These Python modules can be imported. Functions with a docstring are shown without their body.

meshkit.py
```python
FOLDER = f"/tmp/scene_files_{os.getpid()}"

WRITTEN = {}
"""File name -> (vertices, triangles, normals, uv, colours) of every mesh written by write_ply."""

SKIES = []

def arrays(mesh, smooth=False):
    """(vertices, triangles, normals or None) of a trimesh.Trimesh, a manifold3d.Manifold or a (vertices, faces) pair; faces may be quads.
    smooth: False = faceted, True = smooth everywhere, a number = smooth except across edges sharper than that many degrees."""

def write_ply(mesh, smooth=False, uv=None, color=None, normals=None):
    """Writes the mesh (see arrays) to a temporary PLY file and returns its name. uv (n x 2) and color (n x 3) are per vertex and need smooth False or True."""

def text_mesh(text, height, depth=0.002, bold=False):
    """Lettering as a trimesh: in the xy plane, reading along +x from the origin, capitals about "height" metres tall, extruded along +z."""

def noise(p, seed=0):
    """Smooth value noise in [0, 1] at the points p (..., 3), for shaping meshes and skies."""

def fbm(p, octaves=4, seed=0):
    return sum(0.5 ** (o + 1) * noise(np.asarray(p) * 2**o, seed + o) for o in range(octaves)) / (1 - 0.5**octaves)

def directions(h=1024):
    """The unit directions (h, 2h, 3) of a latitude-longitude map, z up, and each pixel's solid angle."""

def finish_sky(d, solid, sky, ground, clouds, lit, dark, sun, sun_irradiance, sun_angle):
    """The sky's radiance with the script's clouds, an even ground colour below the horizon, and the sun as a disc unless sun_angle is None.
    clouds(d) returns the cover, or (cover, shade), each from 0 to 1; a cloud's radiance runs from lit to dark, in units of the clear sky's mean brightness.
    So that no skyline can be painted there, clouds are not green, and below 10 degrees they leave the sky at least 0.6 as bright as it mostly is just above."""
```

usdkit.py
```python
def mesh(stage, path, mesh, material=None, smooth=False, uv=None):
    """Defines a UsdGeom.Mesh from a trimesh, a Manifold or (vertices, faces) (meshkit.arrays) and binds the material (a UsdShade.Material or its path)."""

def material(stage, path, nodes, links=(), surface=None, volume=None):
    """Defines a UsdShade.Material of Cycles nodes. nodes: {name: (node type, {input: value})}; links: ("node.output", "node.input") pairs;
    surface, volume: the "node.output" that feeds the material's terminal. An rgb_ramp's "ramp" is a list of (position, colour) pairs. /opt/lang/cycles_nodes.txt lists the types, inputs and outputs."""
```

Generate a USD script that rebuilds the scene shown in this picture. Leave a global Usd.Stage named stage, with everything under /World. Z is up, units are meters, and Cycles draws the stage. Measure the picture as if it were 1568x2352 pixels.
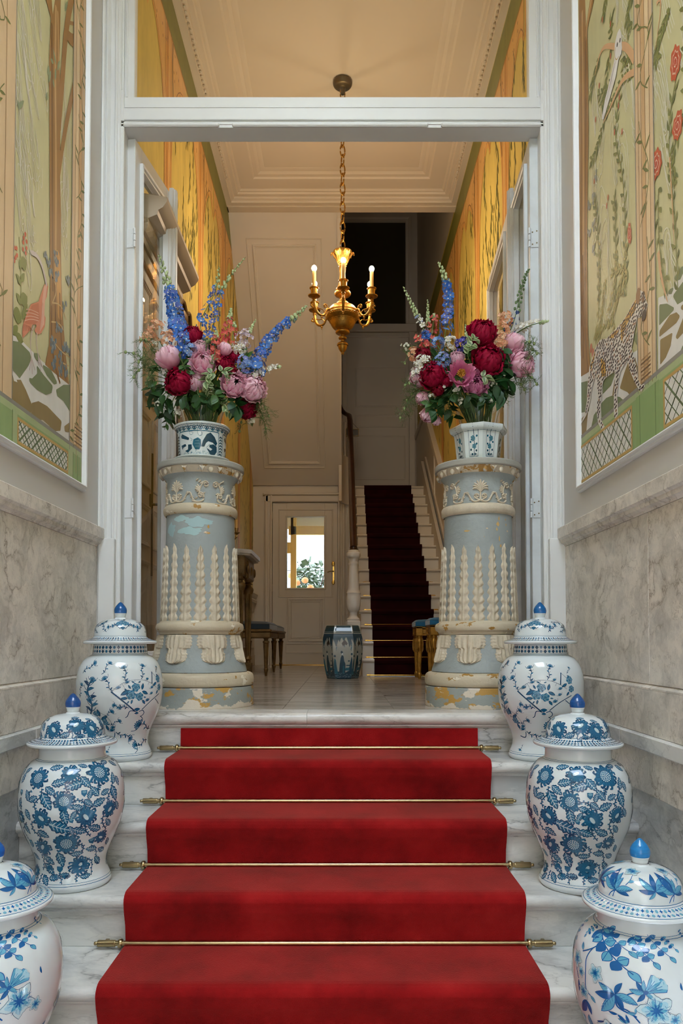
import math, random
import numpy as np, trimesh, shapely
import mapbox_earcut
from shapely import affinity
from shapely.geometry import Polygon, LineString, Point, box as sbox
from scipy.spatial import cKDTree
from pxr import Usd, UsdGeom, UsdLux, UsdShade, Gf, Sdf, Vt
import usdkit, meshkit

PI = math.pi
sin, cos = math.sin, math.cos
stage = Usd.Stage.CreateInMemory()
UsdGeom.SetStageUpAxis(stage, 'Z'); UsdGeom.SetStageMetersPerUnit(stage, 1.0)
UsdGeom.Xform.Define(stage, '/World'); UsdGeom.Scope.Define(stage, '/World/Looks')
RNG = np.random.default_rng(7)

# ------------------------------------------------------------------ camera (landing floor is z = 0, the stairs run along +y)
W_PX, H_PX, F_PX, CX, CY, EYE = 1568, 2352, 1750.0, 784.0, 1470.0, 0.327
cam = UsdGeom.Camera.Define(stage, '/World/camera')
PITCH = math.radians(1.7)                                   # the camera looks up a little; the rest is lens shift
cam.AddTranslateOp().Set(Gf.Vec3d(0, 0, EYE)); cam.AddRotateXOp().Set(90.0 + math.degrees(PITCH))
cam.CreateHorizontalApertureAttr(36.0); cam.CreateVerticalApertureAttr(54.0)
cam.CreateFocalLengthAttr(F_PX / W_PX * 36.0)
PY0 = CY - F_PX * math.tan(PITCH)                           # the lens axis meets the picture here
cam.CreateVerticalApertureOffsetAttr((PY0 - H_PX / 2) / W_PX * 36.0)
cam.CreateClippingRangeAttr((0.05, 200.0))
cam.CreateExposureAttr(1.15)

def C(r, g, b):
    c = np.array([r, g, b], float) / 255
    return tuple(np.where(c <= 0.04045, c / 12.92, ((c + 0.055) / 1.055) ** 2.4))

# ------------------------------------------------------------------ daylight: an overcast sky outside the open front door
dome = UsdLux.DomeLight.Define(stage, '/World/sky')
dome.CreateIntensityAttr(1.9); dome.CreateColorAttr(Gf.Vec3f(0.80, 0.94, 1.10))

# ------------------------------------------------------------------ materials
_mats = {}
def mat(name, nodes, links=(), surface='p.BSDF'):
    if name not in _mats:
        _mats[name] = usdkit.material(stage, '/World/Looks/' + name, nodes, links, surface=surface)
    return _mats[name]

def plain(name, rgb, rough=0.5, metallic=0.0, var=0.0, vscale=6.0, bump=0.0, bscale=60.0, rand=0.0, **kw):
    col = np.array(C(*rgb))
    nodes = {'p': ('principled_bsdf', dict(base_color=tuple(col), roughness=rough, metallic=metallic, **kw))}
    links = []
    if var or bump or rand:
        nodes['g'] = ('geometry', {})
    if var:
        nodes['n'] = ('noise_texture', dict(scale=vscale, detail=4.0, roughness=0.6))
        nodes['r'] = ('rgb_ramp', dict(ramp=[(0.3, tuple(col * (1 - var))), (0.7, tuple(np.minimum(col * (1 + var), 1)))]))
        links += [('g.position', 'n.vector'), ('n.fac', 'r.fac'), ('r.color', 'p.base_color')]
    if rand:
        nodes['oi'] = ('object_info', {})
        nodes['mr'] = ('map_range', dict(from_min=0.0, from_max=1.0, to_min=1 - rand, to_max=1 + rand))
        nodes['h'] = ('hsv', dict(color=tuple(col), saturation=1.0, value=1.0, hue=0.5, fac=1.0))
        links += [('oi.random', 'mr.value'), ('mr.result', 'h.value'), ('h.color', 'p.base_color')]
        if var: links.remove(('r.color', 'p.base_color')); links.append(('r.color', 'h.color'))
    if bump:
        nodes['bn'] = ('noise_texture', dict(scale=bscale, detail=3.0))
        nodes['b'] = ('bump', dict(strength=bump, distance=0.01))
        links += [('g.position', 'bn.vector'), ('bn.fac', 'b.height'), ('b.normal', 'p.normal')]
    return mat(name, nodes, links)

def marble(name, base, vein, stain, scale=1.0, stretch=(1, 1, 1), rough=0.25, vein_w=0.03, cloud=0.5, warp=0.35, fine=1.0):
    """Veined marble: two warped cell networks, faded in and out by noise, over soft clouds; every slab is cut from another place of the block."""
    nodes = {
        'g': ('geometry', {}), 'oi': ('object_info', {}),
        'off': ('vector_math', dict(math_type='scale', vector1=(3.1, 7.3, 5.7))),
        'add': ('vector_math', dict(math_type='multiply_add', vector2=tuple(scale * s for s in stretch))),
        'wn': ('noise_texture', dict(scale=1.6, detail=6.0, roughness=0.62)),
        'ws': ('vector_math', dict(math_type='multiply_add', vector2=(warp * 2,) * 3)),
        'v1': ('voronoi_texture', dict(feature='distance_to_edge', scale=2.6)),
        'v2': ('voronoi_texture', dict(feature='distance_to_edge', scale=7.5)),
        'r1': ('rgb_ramp', dict(ramp=[(0, (1, 1, 1)), (vein_w, (.35,) * 3), (vein_w * 5, (0, 0, 0))])),
        'r2': ('rgb_ramp', dict(ramp=[(0, (1, 1, 1)), (vein_w * .9, (.3,) * 3), (vein_w * 3.5, (0, 0, 0))])),
        'm1': ('noise_texture', dict(scale=1.9, detail=3.0)), 'm2': ('noise_texture', dict(scale=3.4, detail=5.0, roughness=.7)),
        'k1': ('rgb_ramp', dict(ramp=[(.42, (0, 0, 0)), (.62, (1, 1, 1))])), 'k2': ('rgb_ramp', dict(ramp=[(.45, (0, 0, 0)), (.7, (fine,) * 3)])),
        'a1': ('math', dict(math_type='multiply')), 'a2': ('math', dict(math_type='multiply')), 'a': ('math', dict(math_type='maximum')),
        'cn': ('noise_texture', dict(scale=2.3, detail=8.0, roughness=.68)),
        'cr': ('rgb_ramp', dict(ramp=[(.36, C(*stain)), (.36 + .3 * cloud, C(*base)), (.8, tuple(min(1, x * 1.08) for x in C(*base)))])),
        'mx': ('mix_color', dict(blend_type='mix', b=C(*vein))),
        'p': ('principled_bsdf', dict(roughness=rough, specular_ior_level=.45))}
    links = [('oi.random', 'off.scale'), ('g.position', 'add.vector1'), ('off.vector', 'add.vector3'),
             ('add.vector', 'wn.vector'), ('wn.color', 'ws.vector1'), ('add.vector', 'ws.vector3'),
             ('ws.vector', 'v1.vector'), ('ws.vector', 'v2.vector'), ('add.vector', 'm1.vector'), ('ws.vector', 'm2.vector'), ('ws.vector', 'cn.vector'),
             ('v1.distance', 'r1.fac'), ('v2.distance', 'r2.fac'), ('m1.fac', 'k1.fac'), ('m2.fac', 'k2.fac'),
             ('r1.color', 'a1.value1'), ('k1.color', 'a1.value2'), ('r2.color', 'a2.value1'), ('k2.color', 'a2.value2'),
             ('a1.value', 'a.value1'), ('a2.value', 'a.value2'), ('cn.fac', 'cr.fac'), ('cr.color', 'mx.a'), ('a.value', 'mx.fac'), ('mx.result', 'p.base_color')]
    return mat(name, nodes, links)

def painted(name, rough=0.3, coat=0.0, translucent=0.0, bump=0.0, bscale=80., var=0.0, spec=.5):
    """Colour from the mesh's own 'paint' primvar: glazed decoration, murals, petals."""
    nodes = {'at': ('attribute', dict(attribute='paint')), 'p': ('principled_bsdf', dict(roughness=rough, coat_weight=coat, coat_roughness=.04, specular_ior_level=spec))}
    links = [('at.color', 'p.base_color')]; out = 'p.BSDF'
    if bump or var: nodes['g'] = ('geometry', {})
    if bump:
        nodes['bn'] = ('noise_texture', dict(scale=bscale, detail=3.)); nodes['b'] = ('bump', dict(strength=bump, distance=.01))
        links += [('g.position', 'bn.vector'), ('bn.fac', 'b.height'), ('b.normal', 'p.normal')]
    if var:
        nodes['vn'] = ('noise_texture', dict(scale=9., detail=5., roughness=.65)); nodes['mr'] = ('map_range', dict(from_min=.3, from_max=.7, to_min=1 - var, to_max=1 + var))
        nodes['mp'] = ('mapping', dict(scale=(1, 1, .35))); nodes['h'] = ('hsv', dict(hue=.5, saturation=1., value=1., fac=1.))
        links += [('g.position', 'mp.vector'), ('mp.vector', 'vn.vector'), ('vn.fac', 'mr.value'), ('mr.result', 'h.value'), ('at.color', 'h.color'), ('h.color', 'p.base_color')]
        links.remove(('at.color', 'p.base_color'))
    if translucent:
        nodes['t'] = ('translucent_bsdf', {}); nodes['mix'] = ('mix_closure', dict(fac=translucent))
        links += [('at.color', 't.color'), ('p.BSDF', 'mix.closure1'), ('t.BSDF', 'mix.closure2')]; out = 'mix.closure'
    return mat(name, nodes, links, out)

def chipped(name, paint, under, plaster, chip, pscale=7., cream=None, rough=.55, low=None):
    """Old paint with ochre and plaster showing where it has flaked off; low = (z0, z1) concentrates the plaster near the floor."""
    nodes = {'g': ('geometry', {}), 'n0': ('noise_texture', dict(scale=2.5, detail=4.)), 'r0': ('rgb_ramp', dict(ramp=[(.35, tuple(.86 * x for x in C(*paint))), (.65, C(*paint))])),
             'mp': ('mapping', dict(scale=(1, 1, 1.5))),
             'n1': ('noise_texture', dict(scale=pscale, detail=8., roughness=.62)), 'r1': ('rgb_ramp', dict(ramp=[(chip, (0, 0, 0)), (chip + .012, (1, 1, 1))])),
             'n2': ('noise_texture', dict(scale=pscale * .8, detail=6., w=3., dimensions='4D', roughness=.6)), 'r2': ('rgb_ramp', dict(ramp=[(chip + .03, (0, 0, 0)), (chip + .045, (1, 1, 1))])),
             'm1': ('mix_color', dict(b=C(*under))), 'm2': ('mix_color', dict(b=C(*plaster))),
             'bn': ('noise_texture', dict(scale=45., detail=4.)), 'b': ('bump', dict(strength=.25, distance=.01)),
             'p': ('principled_bsdf', dict(roughness=rough))}
    links = [('g.position', 'n0.vector'), ('n0.fac', 'r0.fac'), ('g.position', 'mp.vector'), ('mp.vector', 'n1.vector'), ('mp.vector', 'n2.vector'), ('n1.fac', 'r1.fac'),
             ('r0.color', 'm1.a'), ('r1.color', 'm1.fac'), ('m1.result', 'm2.a'), ('r2.color', 'm2.fac'), ('m2.result', 'p.base_color'),
             ('g.position', 'bn.vector'), ('bn.fac', 'b.height'), ('b.normal', 'p.normal')]
    if low:
        nodes['sx'] = ('separate_xyz', {}); nodes['lr'] = ('map_range', dict(from_min=low[0], from_max=low[1], to_min=.16, to_max=0., clamp=True)); nodes['la'] = ('math', dict(math_type='add'))
        links += [('g.position', 'sx.vector'), ('sx.z', 'lr.value'), ('n2.fac', 'la.value1'), ('lr.result', 'la.value2'), ('la.value', 'r2.fac')]
    else:
        links.append(('n2.fac', 'r2.fac'))
    return mat(name, nodes, links)

M_white = plain('white_gloss_paint', (222, 222, 220), .42, var=.03, vscale=3.)
M_white_worn = plain('worn_white_paint', (205, 209, 210), .5, var=.12, vscale=5.)
M_sidedoor = plain('side_door_shaded_cream', (186, 168, 144), .5)  # cream darkened for the daylight that does not reach the side door
M_panel = plain('panel_white_shaded', (206, 201, 195), .5, var=.02, vscale=2.)  # white greyed to hold the shade of the side-lit panelling
M_cream = plain('cream_paint', (206, 197, 183), .5, var=.03, vscale=2.)
M_soffit = plain('plaster_cream', (208, 198, 184), .6, var=.03, vscale=1.5)
M_ceil = plain('ceiling_plaster', (214, 200, 180), .65, var=.02, vscale=1.)
M_wallmarble = marble('wall_marble', (230, 221, 209), (146, 132, 116), (194, 187, 177), 3.0, (1, 1, 1), .3, .03, .75, warp=.5)
M_stepmarble = marble('step_marble', (222, 221, 216), (140, 140, 138), (182, 184, 184), 1.0, (.7, 1.4, 2.6), .3, .02, .7, fine=.8)
M_lip = marble('lip_marble', (216, 212, 206), (130, 124, 116), (178, 174, 168), 1.3, (.6, 1.4, 2.2), .3, .03, .6)
M_floor = marble('floor_marble', (196, 188, 176), (128, 120, 108), (160, 153, 142), 1.0, (.5, 3.0, 2.0), .16, .03, .7, fine=.9)
M_brass = plain('brass', (172, 152, 112), .26, 1.0, var=.12, vscale=30.)
M_brass_bright = plain('polished_brass', (226, 186, 96), .2, 1.0)
M_bronze = plain('dark_bronze', (104, 88, 58), .4, .9)
M_gilt = plain('old_gilt', (172, 128, 58), .38, .9, var=.3, vscale=25., bump=.2, bscale=90.)
M_giltdark = plain('darkened_gilt', (110, 84, 48), .45, .55, var=.4, vscale=18., bump=.15, bscale=80.)
M_darkwood = plain('dark_mahogany', (52, 28, 20), .25, var=.25, vscale=12.)
M_bluevelvet = plain('blue_velvet', (10, 92, 128), .8, var=.15, vscale=14., sheen_weight=.4)
M_darkvelvet = plain('dark_blue_velvet', (8, 32, 42), .8, var=.15, vscale=14., sheen_weight=.3)
M_black = plain('black_lacquer', (22, 21, 20), .35)
M_relief = plain('cream_relief', (200, 187, 164), .6, var=.12, vscale=22., bump=.12, bscale=120.)
M_pedpaint = chipped('pedestal_blue_grey_paint', (156, 163, 161), (190, 150, 82), (222, 212, 196), .70, 5.)
M_pedcap = chipped('pedestal_cap_paint', (160, 158, 148), (186, 146, 84), (205, 200, 188), .69, 9.)
M_plinth = chipped('flaking_plinth_paint', (152, 157, 152), (184, 142, 70), (214, 202, 184), .535, 11., low=(0., .03))
M_torus = chipped('worn_cream_torus_paint', (202, 188, 162), (160, 118, 48), (226, 218, 200), .605, 16.)
M_egg = chipped('flaking_cream_band_paint', (206, 194, 172), (168, 128, 66), (176, 176, 168), .56, 12.)
M_glaze = painted('blue_white_glaze', .12, .35)
M_mural = painted('painted_mural', .55, var=.06)
M_hallmural = painted('painted_hall_mural', .5, var=.13)
M_petal = painted('flower_petals', .55, translucent=.22, spec=.3)
M_leafp = painted('leaves', .42, translucent=.2, spec=.4)
M_stem = plain('green_stem', (92, 122, 62), .5, rand=.25)

M_carpet = mat('red_pile_carpet', {
    'g': ('geometry', {}), 'n1': ('noise_texture', dict(scale=4.5, detail=5., roughness=.6)), 'r1': ('rgb_ramp', dict(ramp=[(.3, C(112, 9, 12)), (.55, C(148, 18, 21)), (.75, C(166, 30, 31))])),
    'n2': ('noise_texture', dict(scale=420., detail=2.)), 'b': ('bump', dict(strength=.55, distance=.004)),
    'p': ('principled_bsdf', dict(roughness=.9, sheen_weight=.45, sheen_roughness=.45, sheen_tint=(1., .34, .30), specular_ior_level=.1))},
    [('g.position', 'n1.vector'), ('n1.fac', 'r1.fac'), ('r1.color', 'p.base_color'), ('g.position', 'n2.vector'), ('n2.fac', 'b.height'), ('b.normal', 'p.normal')])
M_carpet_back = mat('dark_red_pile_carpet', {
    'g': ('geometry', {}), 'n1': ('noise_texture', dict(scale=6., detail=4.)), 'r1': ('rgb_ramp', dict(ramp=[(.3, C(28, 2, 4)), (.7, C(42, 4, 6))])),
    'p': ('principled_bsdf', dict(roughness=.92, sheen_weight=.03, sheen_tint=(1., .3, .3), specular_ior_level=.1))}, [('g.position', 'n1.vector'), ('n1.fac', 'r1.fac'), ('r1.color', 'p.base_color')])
M_glass = mat('window_glass', {'t': ('transparent_bsdf', dict(color=(.96, .97, .95))), 's': ('glossy_bsdf', dict(color=(1, 1, 1), roughness=.0)), 'f': ('fresnel', dict(IOR=1.5)), 'g': ('geometry', {}), 'i': ('math', dict(math_type='subtract', value1=1.)), 'x': ('math', dict(math_type='multiply')), 'm': ('mix_closure', {})},
              [('g.backfacing', 'i.value2'), ('f.fac', 'x.value1'), ('i.value', 'x.value2'), ('x.value', 'm.fac'), ('t.BSDF', 'm.closure1'), ('s.BSDF', 'm.closure2')], 'm.closure')
M_vase = mat('clear_vase_glass', {'p': ('principled_bsdf', dict(base_color=(.96, .99, .97), roughness=.0, transmission_weight=1.0, ior=1.25))})
M_bulb = mat('lit_bulb', {'e': ('emission', dict(color=(1., .79, .56), strength=240.))}, (), 'e.emission')
M_candle = plain('ivory_candle_sleeve', (214, 176, 110), .5)

# ------------------------------------------------------------------ scene helpers
_used, _loc = {}, {}
def _path(name, parent):
    base = parent or '/World'
    n = _used.get((base, name), -1) + 1; _used[(base, name)] = n
    return f'{base}/{name}' if n == 0 else f'{base}/{name}_{n:03d}'

def tag(prim, label=None, cat=None, group=None, kind=None):
    for k, v in (('label', label), ('category', cat), ('group', group), ('kind', kind)):
        if v: prim.SetCustomDataByKey(k, v)

def thing(name, label=None, cat=None, loc=(0, 0, 0), rotz=0.0, group=None, kind=None, parent=None):
    """An Xform at the thing's base; its parts are children, built in its own coordinates."""
    p = _path(name, parent)
    x = UsdGeom.Xform.Define(stage, p)
    x.AddTranslateOp().Set(Gf.Vec3d(*map(float, loc)))
    if rotz: x.AddRotateZOp().Set(math.degrees(rotz))
    _loc[p] = np.array(loc, float)
    tag(x.GetPrim(), label, cat, group, kind)
    return p

def obj(name, m, material, parent=None, smooth=35, label=None, cat=None, group=None, kind=None, color=None, normals=None, world=False):
    p = _path(name, parent)
    if isinstance(m, list): m = join(m)
    v, f = (np.asarray(m.vertices), np.asarray(m.faces)) if isinstance(m, trimesh.Trimesh) else (np.asarray(m[0], float), np.asarray(m[1], int))
    if world and parent: v = v - _loc[parent]
    if color is None and normals is None:
        g = usdkit.mesh(stage, p, trimesh.Trimesh(v, f, process=False), material, smooth=smooth)
    else:
        g = usdkit.mesh(stage, p, (v, f), material, smooth=smooth if normals is None else False)
        if normals is not None:
            g.CreateNormalsAttr(Vt.Vec3fArray.FromNumpy(np.asarray(normals, np.float32))); g.SetNormalsInterpolation('vertex')
        if color is not None:
            color = np.asarray(color, np.float32)
            if color.ndim == 1: color = np.tile(color, (len(v), 1))
            pv = UsdGeom.PrimvarsAPI(g).CreatePrimvar('paint', Sdf.ValueTypeNames.Color3fArray, 'vertex')
            pv.Set(Vt.Vec3fArray.FromNumpy(color))
    tag(g.GetPrim(), label, cat, group, kind)
    return p

def join(ms):
    vs, fs, n = [], [], 0
    for m in ms:
        v, f = (m.vertices, m.faces) if isinstance(m, trimesh.Trimesh) else m
        vs.append(np.asarray(v, float)); fs.append(np.asarray(f, int) + n); n += len(vs[-1])
    return np.vstack(vs), np.vstack(fs)

def quads(q):
    q = np.asarray(q, int)
    return np.vstack([q[:, [0, 1, 2]], q[:, [0, 2, 3]]])

def grid_faces(nu, nv, wrap_u=False):
    """Triangles of a grid of nv rows of nu points."""
    i, j = np.meshgrid(np.arange(nu if wrap_u else nu - 1), np.arange(nv - 1))
    i, j = i.ravel(), j.ravel(); i2 = (i + 1) % nu
    return quads(np.stack([j * nu + i, j * nu + i2, (j + 1) * nu + i2, (j + 1) * nu + i], 1))

def bx(x0, x1, y0, y1, z0, z1, b=0.0):
    """A box, its edges chamfered by b."""
    x0, x1 = sorted((x0, x1)); y0, y1 = sorted((y0, y1)); z0, z1 = sorted((z0, z1))
    if not b:
        m = trimesh.creation.box([x1 - x0, y1 - y0, z1 - z0]); m.apply_translation([(x0 + x1) / 2, (y0 + y1) / 2, (z0 + z1) / 2]); return np.array(m.vertices), np.array(m.faces)
    b = min(b, .45 * min(x1 - x0, y1 - y0, z1 - z0))
    pts = [(x, y, z) for sx in (0, 1) for sy in (0, 1) for sz in (0, 1) for x, y, z in
           [((x0, x1)[sx], (y0 + b, y1 - b)[sy], (z0 + b, z1 - b)[sz]), ((x0 + b, x1 - b)[sx], (y0, y1)[sy], (z0 + b, z1 - b)[sz]), ((x0 + b, x1 - b)[sx], (y0 + b, y1 - b)[sy], (z0, z1)[sz])]]
    h = trimesh.convex.convex_hull(np.array(pts))
    return np.array(h.vertices), np.array(h.faces)

def lathe(prof, n=48, a0=0.0, a1=2 * PI):
    prof = np.asarray(prof, float); full = abs(a1 - a0 - 2 * PI) < 1e-6
    t = a0 + (a1 - a0) * np.arange(n + (not full)) / n
    v = np.stack([prof[:, 0][:, None] * np.cos(t), prof[:, 0][:, None] * np.sin(t), np.repeat(prof[:, 1][:, None], len(t), 1)], -1).reshape(-1, 3)
    f = grid_faces(len(t), len(prof), full)
    return v, f

def smooth_prof(pts, n=120):
    """A rounded profile through the points (r, z), by arc length."""
    pts = np.asarray(pts, float)
    d = np.r_[0, np.cumsum(np.linalg.norm(np.diff(pts, axis=0), axis=1))]
    from scipy.interpolate import PchipInterpolator
    s = np.linspace(0, d[-1], n)
    return np.stack([PchipInterpolator(d, pts[:, 0])(s), PchipInterpolator(d, pts[:, 1])(s)], 1)

def tube(path, r, n=8, cap=True, flat=(1.0, 1.0)):
    """A round bar along the path; r may vary per point."""
    p = np.asarray(path, float); r = np.broadcast_to(np.asarray(r, float), len(p))
    t = np.gradient(p, axis=0); t /= np.linalg.norm(t, axis=1, keepdims=True) + 1e-12
    up = np.array([0, 0, 1.0]) if abs(t[:, 2]).mean() < .85 else np.array([1.0, 0, 0])
    a = np.cross(t, up); a /= np.linalg.norm(a, axis=1, keepdims=True) + 1e-12
    b = np.cross(a, t)
    th = np.arange(n) * 2 * PI / n
    v = (p[:, None] + r[:, None, None] * (flat[0] * np.cos(th)[None, :, None] * a[:, None] + flat[1] * np.sin(th)[None, :, None] * b[:, None])).reshape(-1, 3)
    f = grid_faces(n, len(p), True)
    if cap:
        v = np.vstack([v, p[0], p[-1]]); k = len(v); i = np.arange(n); j = (i + 1) % n
        f = np.vstack([f, np.stack([j, i, np.full(n, k - 2)], 1), np.stack([(len(p) - 1) * n + i, (len(p) - 1) * n + j, np.full(n, k - 1)], 1)])
    return v, f

def move(m, d): return np.asarray(m[0]) + np.asarray(d, float), m[1]
def rotz(m, a, c=(0, 0, 0)):
    R = np.array([[cos(a), -sin(a), 0], [sin(a), cos(a), 0], [0, 0, 1]]); c = np.asarray(c, float)
    return (np.asarray(m[0]) - c) @ R.T + c, m[1]

def earcut(poly):
    rings = [np.asarray(poly.exterior.coords)[:-1]] + [np.asarray(h.coords)[:-1] for h in poly.interiors]
    v = np.vstack(rings); e = np.cumsum([len(r) for r in rings]).astype(np.uint32)
    return v, mapbox_earcut.triangulate_float64(v, e).reshape(-1, 3).astype(int)

def prism(poly, o, U, V, Wd, L):
    """The polygon in the plane (U, V) at o, extruded along Wd by L."""
    poly = shapely.geometry.polygon.orient(poly if isinstance(poly, Polygon) else Polygon(poly))
    v2, f = earcut(poly); o, U, V, Wd = (np.asarray(x, float) for x in (o, U, V, Wd))
    base = o + v2[:, :1] * U + v2[:, 1:2] * V; n = len(base)
    v = np.vstack([base, base + Wd * L]); fs = [f[:, ::-1], f + n]; s = 0
    for ring in [poly.exterior] + list(poly.interiors):
        k = len(ring.coords) - 1; i = s + np.arange(k); j = s + (np.arange(k) + 1) % k
        fs.append(quads(np.stack([i, j, j + n, i + n], 1))); s += k
    f = np.vstack(fs)
    if np.dot(np.cross(U, V), Wd) < 0: f = f[:, ::-1]
    return v, f

def frame_loop(o, U, V, N, w, h, prof):
    """A mitred moulding round a w x h rectangle at o; prof lists (distance in from the edge, height off the wall)."""
    o, U, V, N = (np.asarray(x, float) for x in (o, U, V, N))
    rings = []
    for d, e in prof:
        rings.append([o + U * d + V * d + N * e, o + U * (w - d) + V * d + N * e, o + U * (w - d) + V * (h - d) + N * e, o + U * d + V * (h - d) + N * e])
    v = np.array(rings).reshape(-1, 3); f = grid_faces(4, len(prof), True)
    if np.dot(np.cross(U, V), N) < 0: f = f[:, ::-1]
    return v, f

BEAD = [(0, 0), (.0, .012), (.006, .016), (.012, .016), (.018, .010), (.024, .010), (.030, .004), (.034, .004), (.034, 0)]
def bead(s=1.0, t=1.0): return [(d * s, e * t) for d, e in BEAD]

def panel_mould(o, U, V, N, w, h, s=1.0, t=1.0): return frame_loop(o, U, V, N, w, h, bead(s, t))

def bez(p, n=12):
    """A smooth curve through the points."""
    p = np.asarray(p, float)
    if len(p) == 2: return np.linspace(p[0], p[1], n)
    from scipy.interpolate import CubicSpline
    d = np.r_[0, np.cumsum(np.linalg.norm(np.diff(p, axis=0), axis=1) ** .6 + 1e-9)]
    return CubicSpline(d, p, bc_type='natural')(np.linspace(0, d[-1], n))

def ray(px, py):
    u, v = (px - CX) / F_PX, (PY0 - py) / F_PX
    return np.array([u, cos(PITCH) - v * sin(PITCH), sin(PITCH) + v * cos(PITCH)])
def P(px, py, Y): r = ray(px, py); return np.array([0, 0, EYE]) + r * (Y / r[1])          # where a sight line meets the plane y = Y,
def PX(px, py, X): r = ray(px, py); return np.array([0, 0, EYE]) + r * (X / r[0])         # a side wall x = X,
def PZ(px, py, z): r = ray(px, py); return np.array([0, 0, EYE]) + r * ((z - EYE) / r[2]) # or a level z
def pix(p):
    """Picture position of points (n, 3)."""
    p = np.asarray(p, float).reshape(-1, 3) - [0, 0, EYE]
    f = p[:, 1] * cos(PITCH) + p[:, 2] * sin(PITCH); u = -p[:, 1] * sin(PITCH) + p[:, 2] * cos(PITCH)
    return np.stack([CX + F_PX * p[:, 0] / f, PY0 - F_PX * u / f], 1)

# ---- flat painting: polygons laid on a surface, a coat over a coat
class Paint:
    def __init__(self, to_surface, cell=None, lift=.0003, step=.00012):
        self.map, self.cell, self.lift, self.step = to_surface, cell, lift, step
        self.v, self.f, self.c, self.nr, self.n, self.k = [], [], [], [], 0, 0
    def add(self, poly, color, layer):
        if poly is None or poly.is_empty: return
        if not poly.is_valid: poly = poly.buffer(0)
        pieces = [poly]; self.k += 1; h = self.lift + self.step * layer + self.step * .9 * ((self.k * 13) % 31) / 31      # no two coats lie in one plane
        if self.cell:
            x0, y0, x1, y1 = poly.bounds; c = self.cell
            gx, gy = np.arange(math.floor(x0 / c), math.ceil(x1 / c)), np.arange(math.floor(y0 / c), math.ceil(y1 / c))
            if len(gx) * len(gy) > 1:
                X, Y = np.meshgrid(gx * c, gy * c)
                pieces = shapely.intersection(poly, shapely.box(X.ravel(), Y.ravel(), X.ravel() + c, Y.ravel() + c))
        for g in pieces:
            for q in getattr(g, 'geoms', [g]):
                if not isinstance(q, Polygon) or q.area < 1e-9: continue
                v, f = earcut(q)
                if not len(f): continue
                xyz, nrm = self.map(v, h)
                self.v.append(xyz); self.nr.append(nrm); self.f.append(f + self.n); self.n += len(v)
                self.c.append(np.tile(np.asarray(color, np.float32), (len(v), 1)))
    def add_all(self, items, layer0=0):
        for k, it in enumerate(items): self.add(it[0], it[1], it[2] if len(it) > 2 else layer0)
    def mesh(self, base=None):
        """(vertices, faces, colours, normals), after the surface below the painting: base = (v, f, n, colour)."""
        vs, fs, cs, ns, n = [], [], [], [], 0
        if base is not None:
            v, f, nr, col = base; vs.append(v); fs.append(f); ns.append(nr); cs.append(np.tile(np.asarray(col, np.float32), (len(v), 1)) if np.ndim(col) == 1 else col); n = len(v)
        if self.v:
            f = np.vstack(self.f); v = np.vstack(self.v); nr = np.vstack(self.nr)
            flip = np.einsum('ij,ij->i', np.cross(v[f[:, 1]] - v[f[:, 0]], v[f[:, 2]] - v[f[:, 0]]), nr[f[:, 0]]) < 0
            f[flip] = f[flip][:, ::-1]
            vs.append(v); fs.append(f + n); cs.append(np.vstack(self.c)); ns.append(nr)
        return np.vstack(vs), np.vstack(fs), np.vstack(cs), np.vstack(ns)

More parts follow.
